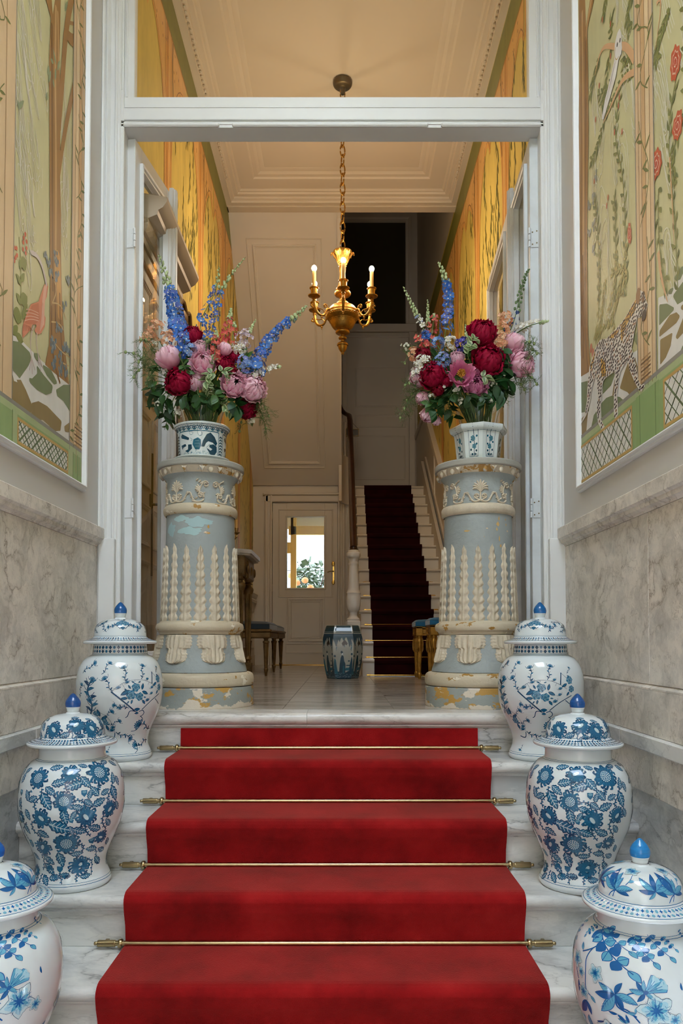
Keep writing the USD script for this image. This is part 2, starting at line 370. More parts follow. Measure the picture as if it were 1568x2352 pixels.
def stroke(pts, w, smooth=True, n=None, taper=False):
    p = bez(pts, n or max(6, 5 * len(pts))) if smooth and len(pts) > 2 else np.asarray(pts, float)
    if not taper: return LineString(p).buffer(w / 2, quad_segs=2, cap_style='flat' if not smooth else 'round')
    t = np.gradient(p, axis=0); nn = np.stack([-t[:, 1], t[:, 0]], 1); nn /= np.linalg.norm(nn, axis=1, keepdims=True) + 1e-12
    s = np.linspace(0, 1, len(p)); ww = (w / 2 * (1 - s) ** .7 + w * .08)[:, None]
    return Polygon(np.vstack([p + nn * ww, (p - nn * ww)[::-1]])).buffer(0)

def lens(p, q, w, bend=0.0, n=7):
    """A pointed leaf from p to q."""
    p, q = np.asarray(p, float), np.asarray(q, float); d = q - p; nrm = np.array([-d[1], d[0]]); L = np.linalg.norm(d) + 1e-12; nrm = nrm / L
    t = np.linspace(0, 1, n)[:, None]; mid = p + d * t + nrm * bend * L * np.sin(PI * t)
    e = (np.sin(PI * t) ** .8) * w / 2 * (1.15 - .3 * t)
    return Polygon(np.vstack([mid + nrm * e, (mid - nrm * e)[::-1][1:-1]])).buffer(0)

# ================================================================== THE SETTING
XL, XR, XC = -1.21, 1.105, -0.055          # the vestibule's side walls
YD = 3.80                                  # face of the door wall
Y0, TR, RI = 3.42, 0.285, 0.176            # landing edge, tread, riser
HL, HR = -1.15, 1.15                       # the hall's side walls
XH, YH, ZH = np.eye(3)

def structure(name, label=None): return thing(name, kind='structure', label=label)

# ---- floor of the hall: large marble slabs, laid in rows
FLOOR = structure('floor', 'polished veined marble slab floor of the hall')
for i, (a, b) in enumerate(zip([-1.5, -.81, -.28, .25, .78], [-.81, -.28, .25, .78, 1.5])):
    ys = [3.95] + [3.95 + .62 * (i % 2) + 1.24 * k for k in range(1, 5)] + [9.9]
    for y0, y1 in zip(ys[:-1], ys[1:]): obj('slab', bx(a + .0008, b - .0008, y0 + .0008, y1 - .0008, -.05, 0, .0012), M_floor, FLOOR, smooth=False)
obj('bed', bx(-1.5, 1.5, 3.5, 9.95, -.12, -.051), M_cream, FLOOR)
for a, b in zip([XL, -.81, -.28, .25, .78], [-.81, -.28, .25, .78, XR]): obj('slab', bx(a + .0008, b - .0008, 3.60, 3.9492, -.05, 0, .0012), M_floor, FLOOR, smooth=False)
VFL = structure('floor', 'marble floor at the foot of the steps')
for x0, x1 in zip((XL, -.45, .3), (-.45, .3, XR)):
    for y0 in (-2.3, -1.55, -.8, -.05, .7): obj('slab', bx(x0 + .001, x1 - .001, y0 + .001, y0 + .749, -1.3, -1.232, .002), M_floor, VFL, smooth=False)
PAV = thing('pavement', 'grey street pavement outside the front door', None, kind='structure')
obj('paving', bx(-14, 14, -22, -2.45, -1.5, -1.36), plain('grey_paving', (150, 150, 148), .8, var=.08), PAV)
obj('doorstep', bx(-1.3, 1.2, -2.7, -2.2, -1.36, -1.232, .01), M_stepmarble, PAV)

# ---- marble steps up to the landing: each a tread with a rounded nosing and a fillet, on a riser
STEPS = thing('marble_steps', 'flight of veined white marble steps rising under the red runner', 'steps')
def nose(y, z, t, back):
    """Profile (y, z) of a tread slab, front edge rounded, with the small fillet under it."""
    a = np.linspace(PI / 2, 3 * PI / 2, 9); r = t / 2
    pr = [(back, z)] + [(y + r + r * cos(k) * 1.0, z - r + r * sin(k)) for k in a] + [(y + .020, z - t), (y + .020, z - t - .006), (y + .027, z - t - .014), (back, z - t - .014)]
    return Polygon(pr)
for k in range(0, 7):
    y, z = Y0 - TR * k, -RI * k
    cuts = [XL, XL + .95 + .17 * ((k * 37) % 5), XR] if k else [XL, XC - .1, XR]
    for a, b in zip(cuts[:-1], cuts[1:]):
        obj('tread', prism(nose(y, z, .054 if k == 0 else .044, y + TR + .045 if k else 3.5985), (a + .0006, 0, 0), YH, ZH, XH, b - a - .0012), M_lip if k == 0 else M_stepmarble, STEPS, smooth=40)
    zt = z - (.054 if k == 0 else .044) - .014
    cuts = [XL, XL + .7 + .2 * ((k * 53) % 6), XR]
    for a, b in zip(cuts[:-1], cuts[1:]): obj('riser', bx(a + .0006, b - .0006, y + .032, y + .08, -RI * (k + 1) + .0005, zt, .001), M_stepmarble, STEPS, smooth=False)
obj('core', join([bx(XL + .06, XR - .06, Y0 - TR * k + .085, 3.55, -1.3, -RI * k - .06) for k in range(7)]), M_cream, STEPS, kind=None)

# ---- side walls of the vestibule
def side_wall(name, X, s, label, joints, ledge_joints):
    """s = +1: the wall faces +x. Built of marble courses below, white panelling with the mural's frame above."""
    Wl = structure(name, label)
    out = X - s * .03
    obj('masonry', bx(X - s * .4, out, -2.4, YD, -1.35, 4.8), M_cream, Wl)
    def course(nm, z0, z1, proud, js, b=.002, m=M_wallmarble):
        for a, c in zip(js[:-1], js[1:]): obj(nm, bx(out, X + s * proud, a + .0006, c - .0006, z0, z1, b), m, Wl, smooth=False)
    course('marble_slab', .168, .789, 0., joints)
    course('base_slab', -.012, .150, .012, [-2.3, -.8, .9, 2.15, YD])
    zig = [-2.3, -.8, 1.1, 2.3, YD - .012]
    for a, c in zip(zig[:-1], zig[1:]):                       # the thin moulding over the base slabs
        obj('base_moulding', prism([(0, .150), (.030, .150), (.030, .156), (.018, .162), (.012, .168), (0, .168)], (X - s * .03 + s * .012, a, 0), (s, 0, 0), ZH, YH, c - a - .001), M_wallmarble, Wl, smooth=30)
    course('string_course', -.066, -.0125, .034, [-2.3, -.8, .7, 1.9, 2.95, Y0 + .01], .004, M_stepmarble)
    course('lower_slab', -.222, -.067, .016, [-2.3, -.8, .9, 2.2, Y0 + .05], .003)
    course('plinth_slab', -1.232, -.2225, 0., [-2.3, -.8, .35, 1.3, 2.4, 3.3], .002, M_stepmarble)
    for a, c in zip(ledge_joints[:-1], ledge_joints[1:]):     # the moulded ledge that caps the marble
        pr = [(0, .789), (.012, .789), (.016, .797), (.030, .803), (.034, .812), (.034, .818), (.046, .826), (.046, .876), (.042, .880), (0, .880)]
        obj('ledge', prism(pr, (X - s * .01, a + .0006, 0), (s, 0, 0), ZH, YH, c - a - .0012), M_wallmarble, Wl, smooth=30)
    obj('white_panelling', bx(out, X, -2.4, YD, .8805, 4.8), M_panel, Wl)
    return Wl

JL = [-2.3, -.8, .5, 1.95, YD]; JR = [-2.3, -.8, .4, 1.6, 2.74, YD]
WLEFT = side_wall('wall_left', XL, 1, 'left side wall of the vestibule, marble below and painted panel above', JL, [-2.3, -.8, 1.3, YD - .04])
WRIGHT = side_wall('wall_right', XR, -1, 'right side wall of the vestibule, marble below and painted panel above', JR, [-2.3, -.8, 1.2, 2.49, YD - .04])
FRM = [(0, 0), (0, .012), (.004, .018), (.010, .018), (.013, .024), (.019, .027), (.025, .024), (.028, .014), (.032, .008), (.034, 0)]
ML_Y1, ML_Z0 = 3.545, 1.018; MR_Y1, MR_Z0 = 3.505, 1.007
obj('mural_frame', frame_loop((XL, -2.1, ML_Z0), YH, ZH, XH, ML_Y1 + 2.1, 3.5, FRM), M_white, WLEFT, smooth=30)
obj('mural_frame', frame_loop((XR, -2.1, MR_Z0), YH, ZH, -XH, MR_Y1 + 2.1, 3.5, FRM), M_white, WRIGHT, smooth=30)

# ---- ceiling of the vestibule, and the front wall behind the camera with its open doorway
VC = structure('ceiling', 'white ceiling over the vestibule')
sky_x0, sky_x1, sky_y0, sky_y1 = -.95, .84, -1.1, 1.50
obj('plaster', join([bx(-1.7, sky_x0, -2.4, 3.9, 4.75, 4.9), bx(sky_x1, 1.6, -2.4, 3.9, 4.75, 4.9), bx(sky_x0, sky_x1, -2.4, sky_y0, 4.75, 4.9), bx(sky_x0, sky_x1, sky_y1, 3.9, 4.75, 4.9)]), M_ceil, VC)
SKL = structure('window_4', 'added roof light over the entrance, put in for light from above'); obj('glazing_bar', join([bx(x - .02, x + .02, sky_y0, sky_y1, 4.84, 4.9) for x in (-.3, .19)]), M_white, SKL)  # opening added in the roof so sky light falls from above
WF = structure('wall_front', 'street wall with the open front doorway')
obj('masonry', join([bx(-1.7, -.75, -2.45, -2.2, -1.36, 4.9), bx(.64, 1.6, -2.45, -2.2, -1.36, 4.9), bx(-.75, .64, -2.45, -2.2, 2.3, 4.9)]), M_white, WF)
obj('transom_bar', bx(-.75, .64, -2.4, -2.3, 1.62, 1.70), M_white, WF)
obj('glazing_bar', bx(-.075, -.035, -2.37, -2.33, 1.70, 2.3), M_white, WF)

HOU = structure('street_house', 'unseen house front across the street, added to block the low sky'); obj('facade', bx(-14, 14, -17, -16, -1.5, 12.), plain('house_brick', (150, 128, 112), .9, var=.1), HOU)  # unseen front added to cut off the low sky beyond the doorway

# ---- the door wall: moulded casing, transom bar, jambs
DW = structure('wall_back', 'white door wall with moulded casing round the double doors')
CAS = [(0, 0), (0, .010), (.006, .016), (.014, .016), (.018, .022), (.026, .022), (.030, .016), (.036, .014), (.052, .014), (.056, .022), (.062, .030), (.070, .030), (.074, .024), (.080, .036), (.088, .040), (.094, .034), (.098, .0)]
def casing(x, d):
    """Vertical casing growing from the opening's edge x outwards (d = -1 left, +1 right)."""
    return prism([(d * u, -h) for u, h in CAS] if d > 0 else [(d * u, -h) for u, h in CAS], (x, YD, -.0), XH, YH, ZH, 4.75)
xo0, xo1 = -1.118, 1.024
obj('casing', casing(xo0, -1), M_white, DW, smooth=25); obj('casing', casing(xo1, 1), M_white, DW, smooth=25)
for x, d in ((xo0, 1), (xo1, -1)):                                      # jambs with a bead at the front edge
    obj('jamb', join([bx(x - d * .12, x + d * .010, YD, YD + .17, 0, 4.75), bx(x - .003 * d, x + d * .016, YD - .012, YD + .004, 0, 2.935, .004)]), M_white, DW)
    obj('jamb_block', bx(x - d * .085, x - d * .005, YD - .048, YD + .001, 0, .83, .004), M_white, DW)
zt0, zt1 = 2.932, 3.090
obj('transom_bar', join([bx(xo0, xo1, YD, YD + .11, zt0, zt1), bx(xo0, xo1, YD - .010, YD, zt0 + .035, zt1 - .062, .002), bx(xo0, xo1, YD - .006, YD, zt1 - .058, zt1 - .052, .002),
    bx(xo0 + .01, -.62, YD - .018, YD, zt0 - .002, zt0 + .016, .006), bx(-.555, .44, YD - .018, YD, zt0 - .002, zt0 + .016, .006), bx(.505, xo1 - .01, YD - .018, YD, zt0 - .002, zt0 + .016, .006),
    bx(xo0, xo1, YD - .004, YD, zt0 + .016, zt0 + .022), bx(xo0 - .002, xo0 + .014, YD - .011, YD + .06, zt0 + .03, zt1 + .03, .002), bx(xo1 - .014, xo1 + .002, YD - .011, YD + .06, zt0 + .03, zt1 + .03, .002)]), M_white, DW)
obj('masonry', join([bx(-1.7, xo0 - .10, YD + .002, YD + .16, -.2, 4.9), bx(xo1 + .10, 1.6, YD + .002, YD + .16, -.2, 4.9), bx(xo0, xo1, YD + .002, YD + .16, 4.70, 4.9)]), M_white, DW)
WIN = structure('window_1', 'large fixed transom pane above the double doors')
gx0, gx1 = -1.056, .957
obj('window_frame', join([bx(xo0 + .01, gx0, YD + .004, YD + .06, zt1, 4.7, .003), bx(gx1, xo1 - .01, YD + .004, YD + .06, zt1, 4.7, .003), bx(gx0, gx1, YD + .004, YD + .06, 4.62, 4.7), bx(xo0 + .02, xo0 + .03, YD - .002, YD + .01, zt1, 4.7, .002), bx(xo1 - .03, xo1 - .02, YD - .002, YD + .01, zt1, 4.7, .002)]), M_white, WIN)
obj('pane', bx(gx0 - .005, gx1 + .005, YD + .03, YD + .036, zt1 - .002, 4.63), M_glass, WIN)

# ---- glazed door leaves
def leaf(name, label, p0, p1, z1, mats, hinges=(), astragal=None, glass_z0=.255, flip=1, stile=.085):
    """A leaf from p0 to p1 (x, y), its moulded face to the right of that direction when flip = 1."""
    p0, p1 = np.array(p0), np.array(p1); L = np.linalg.norm(p1 - p0); a = math.atan2(p1[1] - p0[1], p1[0] - p0[0])
    d = thing(name, label, None, (p0[0], p0[1], 0), a, kind='structure')
    s = -flip; t = .05
    def slab(x0, x1, z0, z1): return bx(x0, x1, 0, -s * t, z0, z1, .003)
    obj('stile', slab(0, stile, .006, z1), mats, d); obj('stile', slab(L - stile, L, .006, z1), mats, d)
    obj('rail', slab(stile, L - stile, .006, glass_z0), mats, d); obj('rail', slab(stile, L - stile, z1 - .115, z1), mats, d)
    w, h = L - 2 * stile, z1 - .115 - glass_z0
    obj('glazing_bead', frame_loop((stile - .022, 0, glass_z0 - .022), XH, ZH, (0, s, 0), w + .044, h + .044, [(0, 0), (0, .016), (.006, .020), (.014, .016), (.020, .008), (.026, .006), (.030, -.016), (.034, -.022)]), mats, d, smooth=25)
    obj('pane', bx(stile - .005, L - stile + .005, -s * .024, -s * .029, glass_z0 - .005, z1 - .11), M_glass, d)
    if astragal:
        pr = [(0, 0), (0, .020), (.008, .026), (.016, .020), (.020, .028), (.030, .034), (.040, .034), (.048, .026), (.052, .032), (.060, .026), (.066, .018), (.07, 0)]
        obj('astragal', prism([(L - .062 + u, s * h) for u, h in pr], (0, 0, .01), XH, YH, ZH, z1 + astragal - .01), mats, d, smooth=25)
    for z in hinges:
        hg = obj('hinge', join([bx(-.004, .0, -s * .006, -s * .046, z, z + .10, .001)] + [move((trimesh.creation.cylinder(.006, .03, sections=10).vertices, trimesh.creation.cylinder(.006, .03, sections=10).faces), (-.006, s * .004, z + .016 + .034 * k)) for k in range(3)]), mats, d)
        for k, (u, w2) in enumerate(((.012, .015), (.034, .022), (.012, .078), (.034, .084))):
            c = trimesh.creation.cylinder(.0035, .002, sections=8); c.apply_transform(trimesh.transformations.rotation_matrix(PI / 2, [0, 1, 0])); c.apply_translation([-.0045, -s * u, z + w2]); obj('screw', c, M_bronze if flip < 0 else mats, hg)
    return d
leaf('door_1', 'left glazed door leaf folded open with white moulded stiles', (-1.068, 3.872), (-.988, 4.40), 2.925, M_white, (.95, 2.35), .02, flip=1)
leaf('door_2', 'right glazed door leaf folded open, its paint worn', (.972, 3.872), (1.0, 4.40), 2.925, M_white_worn, (.95, 2.35), .02, flip=-1)
leaf('door_3', 'second glazed leaf on the right, standing beyond the worn leaf', (1.005, 4.56), (1.06, 5.42), 2.925, M_white, (), None, flip=-1, stile=.06)

# ---- hall: side walls (their painting is laid on further down), ceiling with stepped cornice
HWL = structure('wall_left', 'left wall of the hall with painted decoration, warm light put into its yellow'); HWR = structure('wall_right', 'right wall of the hall with painted decoration, warm light put into its yellow')
obj('masonry', bx(HL - .25, HL - .005, YD + .1, 11.6, -.2, 7.4), M_cream, HWL); obj('masonry', bx(HR + .005, HR + .25, YD + .1, 11.6, -.2, 7.4), M_cream, HWR)
HC = structure('ceiling', 'cream hall ceiling with stepped plaster cornice')
obj('plaster', bx(-1.5, 1.5, YD + .1, 7.50, 4.80, 4.95), M_ceil, HC)
COR = [(0, 0), (.0, .0), (.03, .0), (.035, .012), (.06, .018), (.075, .035), (.075, .045), (.12, .050), (.19, .058), (.20, .070), (.215, .070), (.235, .085), (.25, .098), (.27, .098), (.28, .105), (.30, .112), (.36, .118), (.37, .12)]
COR2 = [(0, .0), (.0, -.01), (.055, -.01), (.06, .006), (.085, .014), (.09, .030), (.125, .034), (.135, .050), (.15, .052), (.165, .066), (.24, .074), (.30, .078), (.315, .092), (.35, .094), (.375, .108), (.40, .110), (.42, .12)]
v, f = frame_loop((HL, YD + .17, 4.68), XH, YH, (0, 0, 1), HR - HL, 7.5 - YD - .17, [(d, e) for d, e in COR2])
obj('cornice', (v, f[:, ::-1]), M_ceil, HC, smooth=22)
obj('cornice_backing', join([bx(-1.3, HL + .01, YD + .16, 7.6, 4.66, 4.81)]), M_ceil, HC)
for s, x in ((1, HL), (-1, HR)):                                          # a row of small leaf drops along the side cornices
    obj('cornice_drops', join([bx(x + s * .062, x + s * .080, y, y + .022, 4.672, 4.684, .004) for y in np.arange(4.1, 7.1, .05)]), M_ceil, HC, kind='stuff')
obj('end_beam', bx(-1.3, 1.3, 7.50, 7.60, 4.66, 4.95), M_ceil, HC)
# stairwell above and behind
SW = structure('wall_back', 'stairwell end wall with tall panelled door case')
obj('masonry', join([bx(-1.4, 1.4, 11.45, 11.6, 2.0, 7.4)]), M_soffit, SW)
SC = structure('ceiling', 'dark ceiling high over the stairwell'); obj('plaster', join([bx(-1.4, 1.4, 7.5, 11.6, 7.2, 7.4), bx(-1.4, 1.4, 7.48, 7.58, 4.95, 7.4)]), M_soffit, SC)
def flat(p, Y): q = P(p[0], p[1], Y); return q[0], q[2]
def wall_rect(px0, py0, px1, py1, Y): a, b = P(px0, py1, Y), P(px1, py0, Y); return a[0], a[2], b[0] - a[0], b[2] - a[2]
def wall_panel(px0, py0, px1, py1, Y, m, par, s=.8, t=.7): x, z, w, h = wall_rect(px0, py0, px1, py1, Y); obj('panel_moulding', panel_mould((x, Y, z), XH, ZH, -YH, w, h, s, t), m, par, smooth=25)
Ye = 11.45
x, z, w, h = wall_rect(768, 512, 930, 748, Ye)
W2 = structure('window_2', 'dark unlit window high on the stairwell end wall')
obj('window_frame', frame_loop((x - .09, Ye, z - .09), XH, ZH, -YH, w + .18, h + .18, [(0, 0), (0, .05), (.03, .05), (.05, .035), (.08, .035), (.09, .0), (.1, -.03)]), M_soffit, W2)
obj('pane', bx(x, x + w, Ye - .004, Ye - .001, z, z + h), plain('dark_window_glass', (58, 54, 42), .2), W2)
D6 = structure('door_6', 'tall panelled cream door at the head of the stairs')
x, z, w, h = wall_rect(800, 775, 938, 1110, Ye - .02); obj('leaf', bx(x, x + w, Ye - .02, Ye, 2.33, z + h), M_soffit, D6)
for r in ((816, 845, 931, 935), (816, 953, 931, 982), (816, 1000, 931, 1102)): wall_panel(*r, Ye - .02, M_soffit, D6)
x, z, w, h = wall_rect(786, 758, 952, 1110, Ye); obj('casing', join([bx(x, x + .07, Ye - .05, Ye, 2.33, z + h, .006), bx(x + w - .09, x + w, Ye - .05, Ye, 2.33, z + h, .006), bx(x - .03, x + w + .03, Ye - .08, Ye, z + h - .05, z + h + .07, .01), bx(x, x + w, Ye - .04, Ye, z + h - .13, z + h - .09, .006)]), M_soffit, D6)
UL = structure('floor', 'upper stair landing'); obj('slab', bx(-1.2, 1.2, 9.905, 11.5, 2.19, 2.325), M_soffit, UL)
# underside of the returning upper flight: sloping panelled soffit over the back door
SO = structure('ceiling', 'sloping panelled soffit under the upper flight')
a, b = np.array([0, 7.60, 4.66]), np.array([0, 9.84, 2.335]); dv = b - a; Ls = np.linalg.norm(dv); dv /= Ls; nv = np.array([0, dv[2], -dv[1]])
nv = nv if nv[2] < 0 else -nv
sx0, sx1 = HL + .002, -.045
obj('slab', prism([(sx0, 0), (sx1, 0), (sx1, Ls), (sx0, Ls)], a, XH, dv, -nv, .24), M_soffit, SO)
obj('panel_moulding', panel_mould(a + XH * (sx0 + .22) + dv * .3, XH, dv, nv, sx1 - sx0 - .44, Ls - .62, 1.1, .9), M_soffit, SO, smooth=25)
obj('panel_moulding', panel_mould(a + XH * (sx0 + .16) + dv * .24, XH, dv, nv, sx1 - sx0 - .32, Ls - .5, .5, .6), M_soffit, SO, smooth=25)
obj('string', prism([(7.6, 4.60), (9.86, 2.20), (9.86, 2.62), (7.6, 5.05)], (sx1, 0, 0), YH, ZH, XH, .045), M_soffit, SO)
# curved end of the string that wraps down beside the back door
aa = np.linspace(0, PI / 2, 9)
cv = np.array([[sx1 + .045 + .14 * (1 - cos(t)), 9.55 + .30 * sin(t)] for t in aa])
obj('curved_string', join([prism(Polygon(np.vstack([cv, cv[::-1] - [0.03, 0.0]])).buffer(0.004), (0, 0, 2.08), XH, YH, ZH, .62)]), M_soffit, SO, smooth=40)

# ---- back wall with the glazed door to the garden room
YB = 9.87
BW = structure('wall_back', 'cream back wall beside the glazed door')
dx0, dz0, dw, dh = wall_rect(624, 1154, 776, 1528, YB); dz1 = dz0 + dh; dx1 = dx0 + dw
obj('masonry', join([bx(-1.3, dx0, YB, YB + .12, -.1, 2.4), bx(dx1, .17, YB, YB + .12, -.1, 2.4), bx(dx0, dx1, YB, YB + .12, dz1, 2.4)]), M_cream, BW)
obj('door_casing', join([prism([(0, 0), (0, -.02), (.02, -.03), (.045, -.03), (.05, -.02), (.07, -.02), (.08, -.035), (.10, -.035), (.10, 0)], (dx0 - .10, YB, 0), XH, YH, ZH, dz1 + .1),
    prism([(0, 0), (0, -.035), (.02, -.035), (.03, -.02), (.05, -.02), (.055, -.03), (.08, -.03), (.10, -.02), (.10, 0)], (dx1, YB, 0), XH, YH, ZH, dz1 + .1),
    bx(dx0 - .10, dx1 + .10, YB - .03, YB, dz1 + .004, dz1 + .09, .008), bx(dx0 - .12, dx1 + .12, YB - .05, YB, dz1 + .09, dz1 + .125, .01)]), M_cream, BW, smooth=25)
for r in ((786, 1164, 800, 1412), (786, 1424, 800, 1520)): wall_panel(*r, YB, M_cream, BW, .3, .5)
D5 = structure('door_5', 'cream back door with a glazed upper panel and brass handle')
gx, gz, gw, gh = wall_rect(658, 1187, 745, 1351, YB)
t0, t1 = YB + .01, YB + .05
obj('stile', bx(dx0 + .004, gx, t0, t1, .012, dz1 - .006, .003), M_cream, D5); obj('stile', bx(gx + gw, dx1 - .004, t0, t1, .012, dz1 - .006, .003), M_cream, D5)
obj('rail', bx(gx, gx + gw, t0, t1, gz + gh, dz1 - .006), M_cream, D5); obj('rail', bx(gx, gx + gw, t0, t1, .012, gz), M_cream, D5)
obj('glazing_bead', frame_loop((gx - .02, t0, gz - .02), XH, ZH, -YH, gw + .04, gh + .04, [(0, 0), (.004, .012), (.014, .014), (.02, .006), (.026, -.02)]), M_cream, D5, smooth=25)
obj('pane', bx(gx - .004, gx + gw + .004, t0 + .018, t0 + .023, gz - .004, gz + gh + .004), M_glass, D5)
obj('stile_moulding', frame_loop((gx - .11, t0, gz - .12), XH, ZH, -YH, gw + .22, gh + .22, [(0, 0), (.003, .008), (.01, .009), (.014, .003), (.016, 0)]), M_cream, D5, smooth=25)
for r in ((660, 1374, 744, 1474),): wall_panel(*r, t0, M_cream, D5, 1.3, 1.)
wall_panel(668, 1382, 736, 1466, t0, M_cream, D5, .4, .6); wall_panel(655, 1478, 750, 1500, t0, M_cream, D5, .4, .5)
hx = P(765, 1326, t0)[0]; hz = P(765, 1316, t0)[2]
hd = obj('handle', join([bx(hx - .016, hx + .016, t0 - .008, t0, hz - .11, hz + .10, .004), (lambda m: move(m, (hx, t0 - .006, hz - .125)))((trimesh.creation.icosphere(2, .020).vertices * [1, .35, 1.6], trimesh.creation.icosphere(2, .02).faces)),
    (lambda m: move(m, (hx, t0 - .006, hz + .118)))((trimesh.creation.icosphere(2, .020).vertices * [1, .35, 1.7], trimesh.creation.icosphere(2, .02).faces))]), M_brass_bright, D5, label='ornate polished brass back plate')
obj('lever', tube(bez([(hx, t0 - .01, hz + .02), (hx, t0 - .05, hz + .02), (hx - .03, t0 - .055, hz + .018), (hx - .075, t0 - .05, hz + .004)]), .008, 8), M_brass, hd)
obj('door_stop', join([bx(dx0 - .02, dx0 + .03, YB + .052, YB + .075, .02, dz1 + .02), bx(dx1 - .03, dx1 + .02, YB + .052, YB + .075, .02, dz1 + .02), bx(dx0 - .02, dx1 + .02, YB + .052, YB + .075, dz1 - .03, dz1 + .02)]), M_cream, D5)
obj('threshold', bx(dx0, dx1, YB - .03, YB + .06, 0, .010, .003), M_brass_bright, D5, label='brass threshold strip')
for z in (.35, 1.0, 1.95): obj('hinge', bx(dx0 - .006, dx0 + .006, YB - .006, YB + .012, z - .05, z + .05, .004), M_cream, D5)

# garden room behind: timber screen coloured as if lamplit, its glazed door ajar, an added wall hiding the sky
M_ochre = plain('lamplit_ochre_timber', (226, 184, 108), .5, var=.05)  # warm lamplight put into the timber colour as ochre
GS = structure('window_3', 'timber garden screen in lamplit ochre seen through the back door')
Yg = 11.3
gx0_, gz0_, gw_, gh_ = wall_rect(680, 1228, 790, 1400, Yg)
ax, bxx = gx0_ - .085, .12
obj('window_frame', join([bx(ax, gx0_, Yg, Yg + .06, 0, 2.18, .004), bx(ax - .03, bxx, Yg, Yg + .06, gz0_ + gh_, gz0_ + gh_ + .13, .004), bx(ax, ax + .04, Yg, Yg + .06, gz0_ + gh_, 2.18), bx(ax, bxx, Yg, Yg + .06, .0, .35)]), M_ochre, GS)
obj('pane', bx(gx0_ - .01, bxx, Yg + .025, Yg + .03, .35, 2.18), M_glass, GS)
obj('side_panel', join([bx(ax - .26, ax - .20, Yg - .45, Yg + .05, 0, 2.18), bx(ax - .19, ax - .17, Yg - .06, Yg - .02, .5, 1.75), bx(ax - .12, ax - .09, Yg - .03, Yg + .03, 0, 1.78), bx(ax - .20, ax, Yg, Yg + .05, 1.62, 1.78), bx(ax - .26, ax, Yg, Yg + .05, 0, .4)]), M_ochre, GS)
GR = structure('wall_back', 'plain walls of the small garden room'); obj('masonry', join([bx(-1.4, -1.2, 9.99, 11.36, -.1, 2.19), bx(.06, .2, 9.99, 11.29, -.1, 2.19)]), M_cream, GR)
GF = structure('floor', 'garden room floor'); obj('slab', join([bx(-1.4, .2, 9.955, 11.4, -.06, 0)]), M_floor, GF)
GA = thing('garden_ground', 'pale gravel ground of the back garden', None, kind='structure'); obj('gravel', bx(-9, 9, 11.62, 24, -.3, -.05), plain('pale_gravel', (190, 186, 176), .9, var=.1), GA)
GW = thing('garden_wall', 'added grey wall that tones down the bright sky behind the back garden', 'wall', kind='structure')  # added to keep the bright sky out of the back door pane
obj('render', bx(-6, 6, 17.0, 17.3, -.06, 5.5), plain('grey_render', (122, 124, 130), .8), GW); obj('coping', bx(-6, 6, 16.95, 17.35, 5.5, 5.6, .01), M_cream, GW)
obj('low_block', bx(-1.05, -.3, 16.2, 16.7, -.06, 1.2, .02), plain('stone_block', (206, 202, 190), .8), GW)
bq = P(708, 1338, 12.6); SHR = thing('garden_shrub', 'dark green shrub with orange blooms outside the back door pane', 'shrub', (bq[0], 12.6, -.05))
rgs = np.random.default_rng(9); lv = []
for k in range(900):
    a, h_ = rgs.uniform(0, 2 * PI), rgs.beta(1.6, 1.3); r_ = .50 * math.sqrt(rgs.random()) * (1.05 - .55 * h_); c_ = np.array([r_ * cos(a), r_ * sin(a), 0.1 + 1.5 * h_ + .12 * sin(3 * a)]); d1, d2 = rgs.normal(0, .034, 3), rgs.normal(0, .02, 3); lv.append((np.array([c_ - d1, c_ + d2, c_ + d1, c_ - d2 * .9]), np.array([[0, 1, 2], [0, 2, 3]])))
obj('foliage', join(lv), plain('shrub_green', (44, 62, 34), .5), SHR, smooth=False, kind='stuff')
obj('trunk', join([tube(bez([(0, 0, 0), (rgs.uniform(-.1, .1), rgs.uniform(-.1, .1), .6), (x_, y_, z_)], 8), .008, 5) for x_, y_, z_ in ((-.2, 0, 1.5), (.05, .1, 1.35), (.26, -.05, 1.45), (-.08, -.1, 1.3))]), M_darkwood, SHR)
for k, (x_, z_) in enumerate(((-.17, 1.30), (-.04, 1.34), (.05, 1.22), (-.27, 1.42))): ic = trimesh.creation.icosphere(2, .055); obj('bloom', (np.array(ic.vertices) * [1, .8, .9] + [x_, -.34, z_], np.array(ic.faces)), plain('orange_petals', (206, 120, 74), .6), SHR, smooth=True)
obj('wire', tube([(-6, 15.6, 1.75), (6, 15.6, 1.75)], .006, 5), M_black, GW)

# ---- left hall wall: panelled door under an overdoor cornice, dado rail
D4 = structure('door_4', 'cream panelled side door under a moulded overdoor cornice')
M_dcream = M_sidedoor
obj('leaf', bx(HL - .004, HL + .03, 4.02, 4.86, .005, 2.46, .003), M_dcream, D4)
for (z0, z1) in ((.18, .78), (.86, 1.10), (1.2, 1.62), (1.70, 2.36)):
    for y in (4.08, 4.47): obj('panel_moulding', panel_mould((HL + .03, y, z0), YH, ZH, XH, .33, z1 - z0, .9, .8), M_dcream, D4, smooth=25)
obj('casing', join([bx(HL, HL + .05, 3.96, 4.03, 0, 2.5, .008), bx(HL, HL + .05, 4.86, 4.95, 0, 2.5, .008), bx(HL, HL + .05, 3.96, 4.95, 2.44, 2.52, .008)]), M_dcream, D4)
obj('overdoor_cornice', prism([(0, 2.52), (.06, 2.52), (.06, 2.56), (.075, 2.57), (.09, 2.60), (.09, 2.64), (.14, 2.66), (.145, 2.685), (.17, 2.70), (.195, 2.735), (.195, 2.755), (.17, 2.76), (0, 2.79)], (HL, 4.11, 0), XH, ZH, YH, .92), M_dcream, D4, smooth=25)
hz4 = 1.12
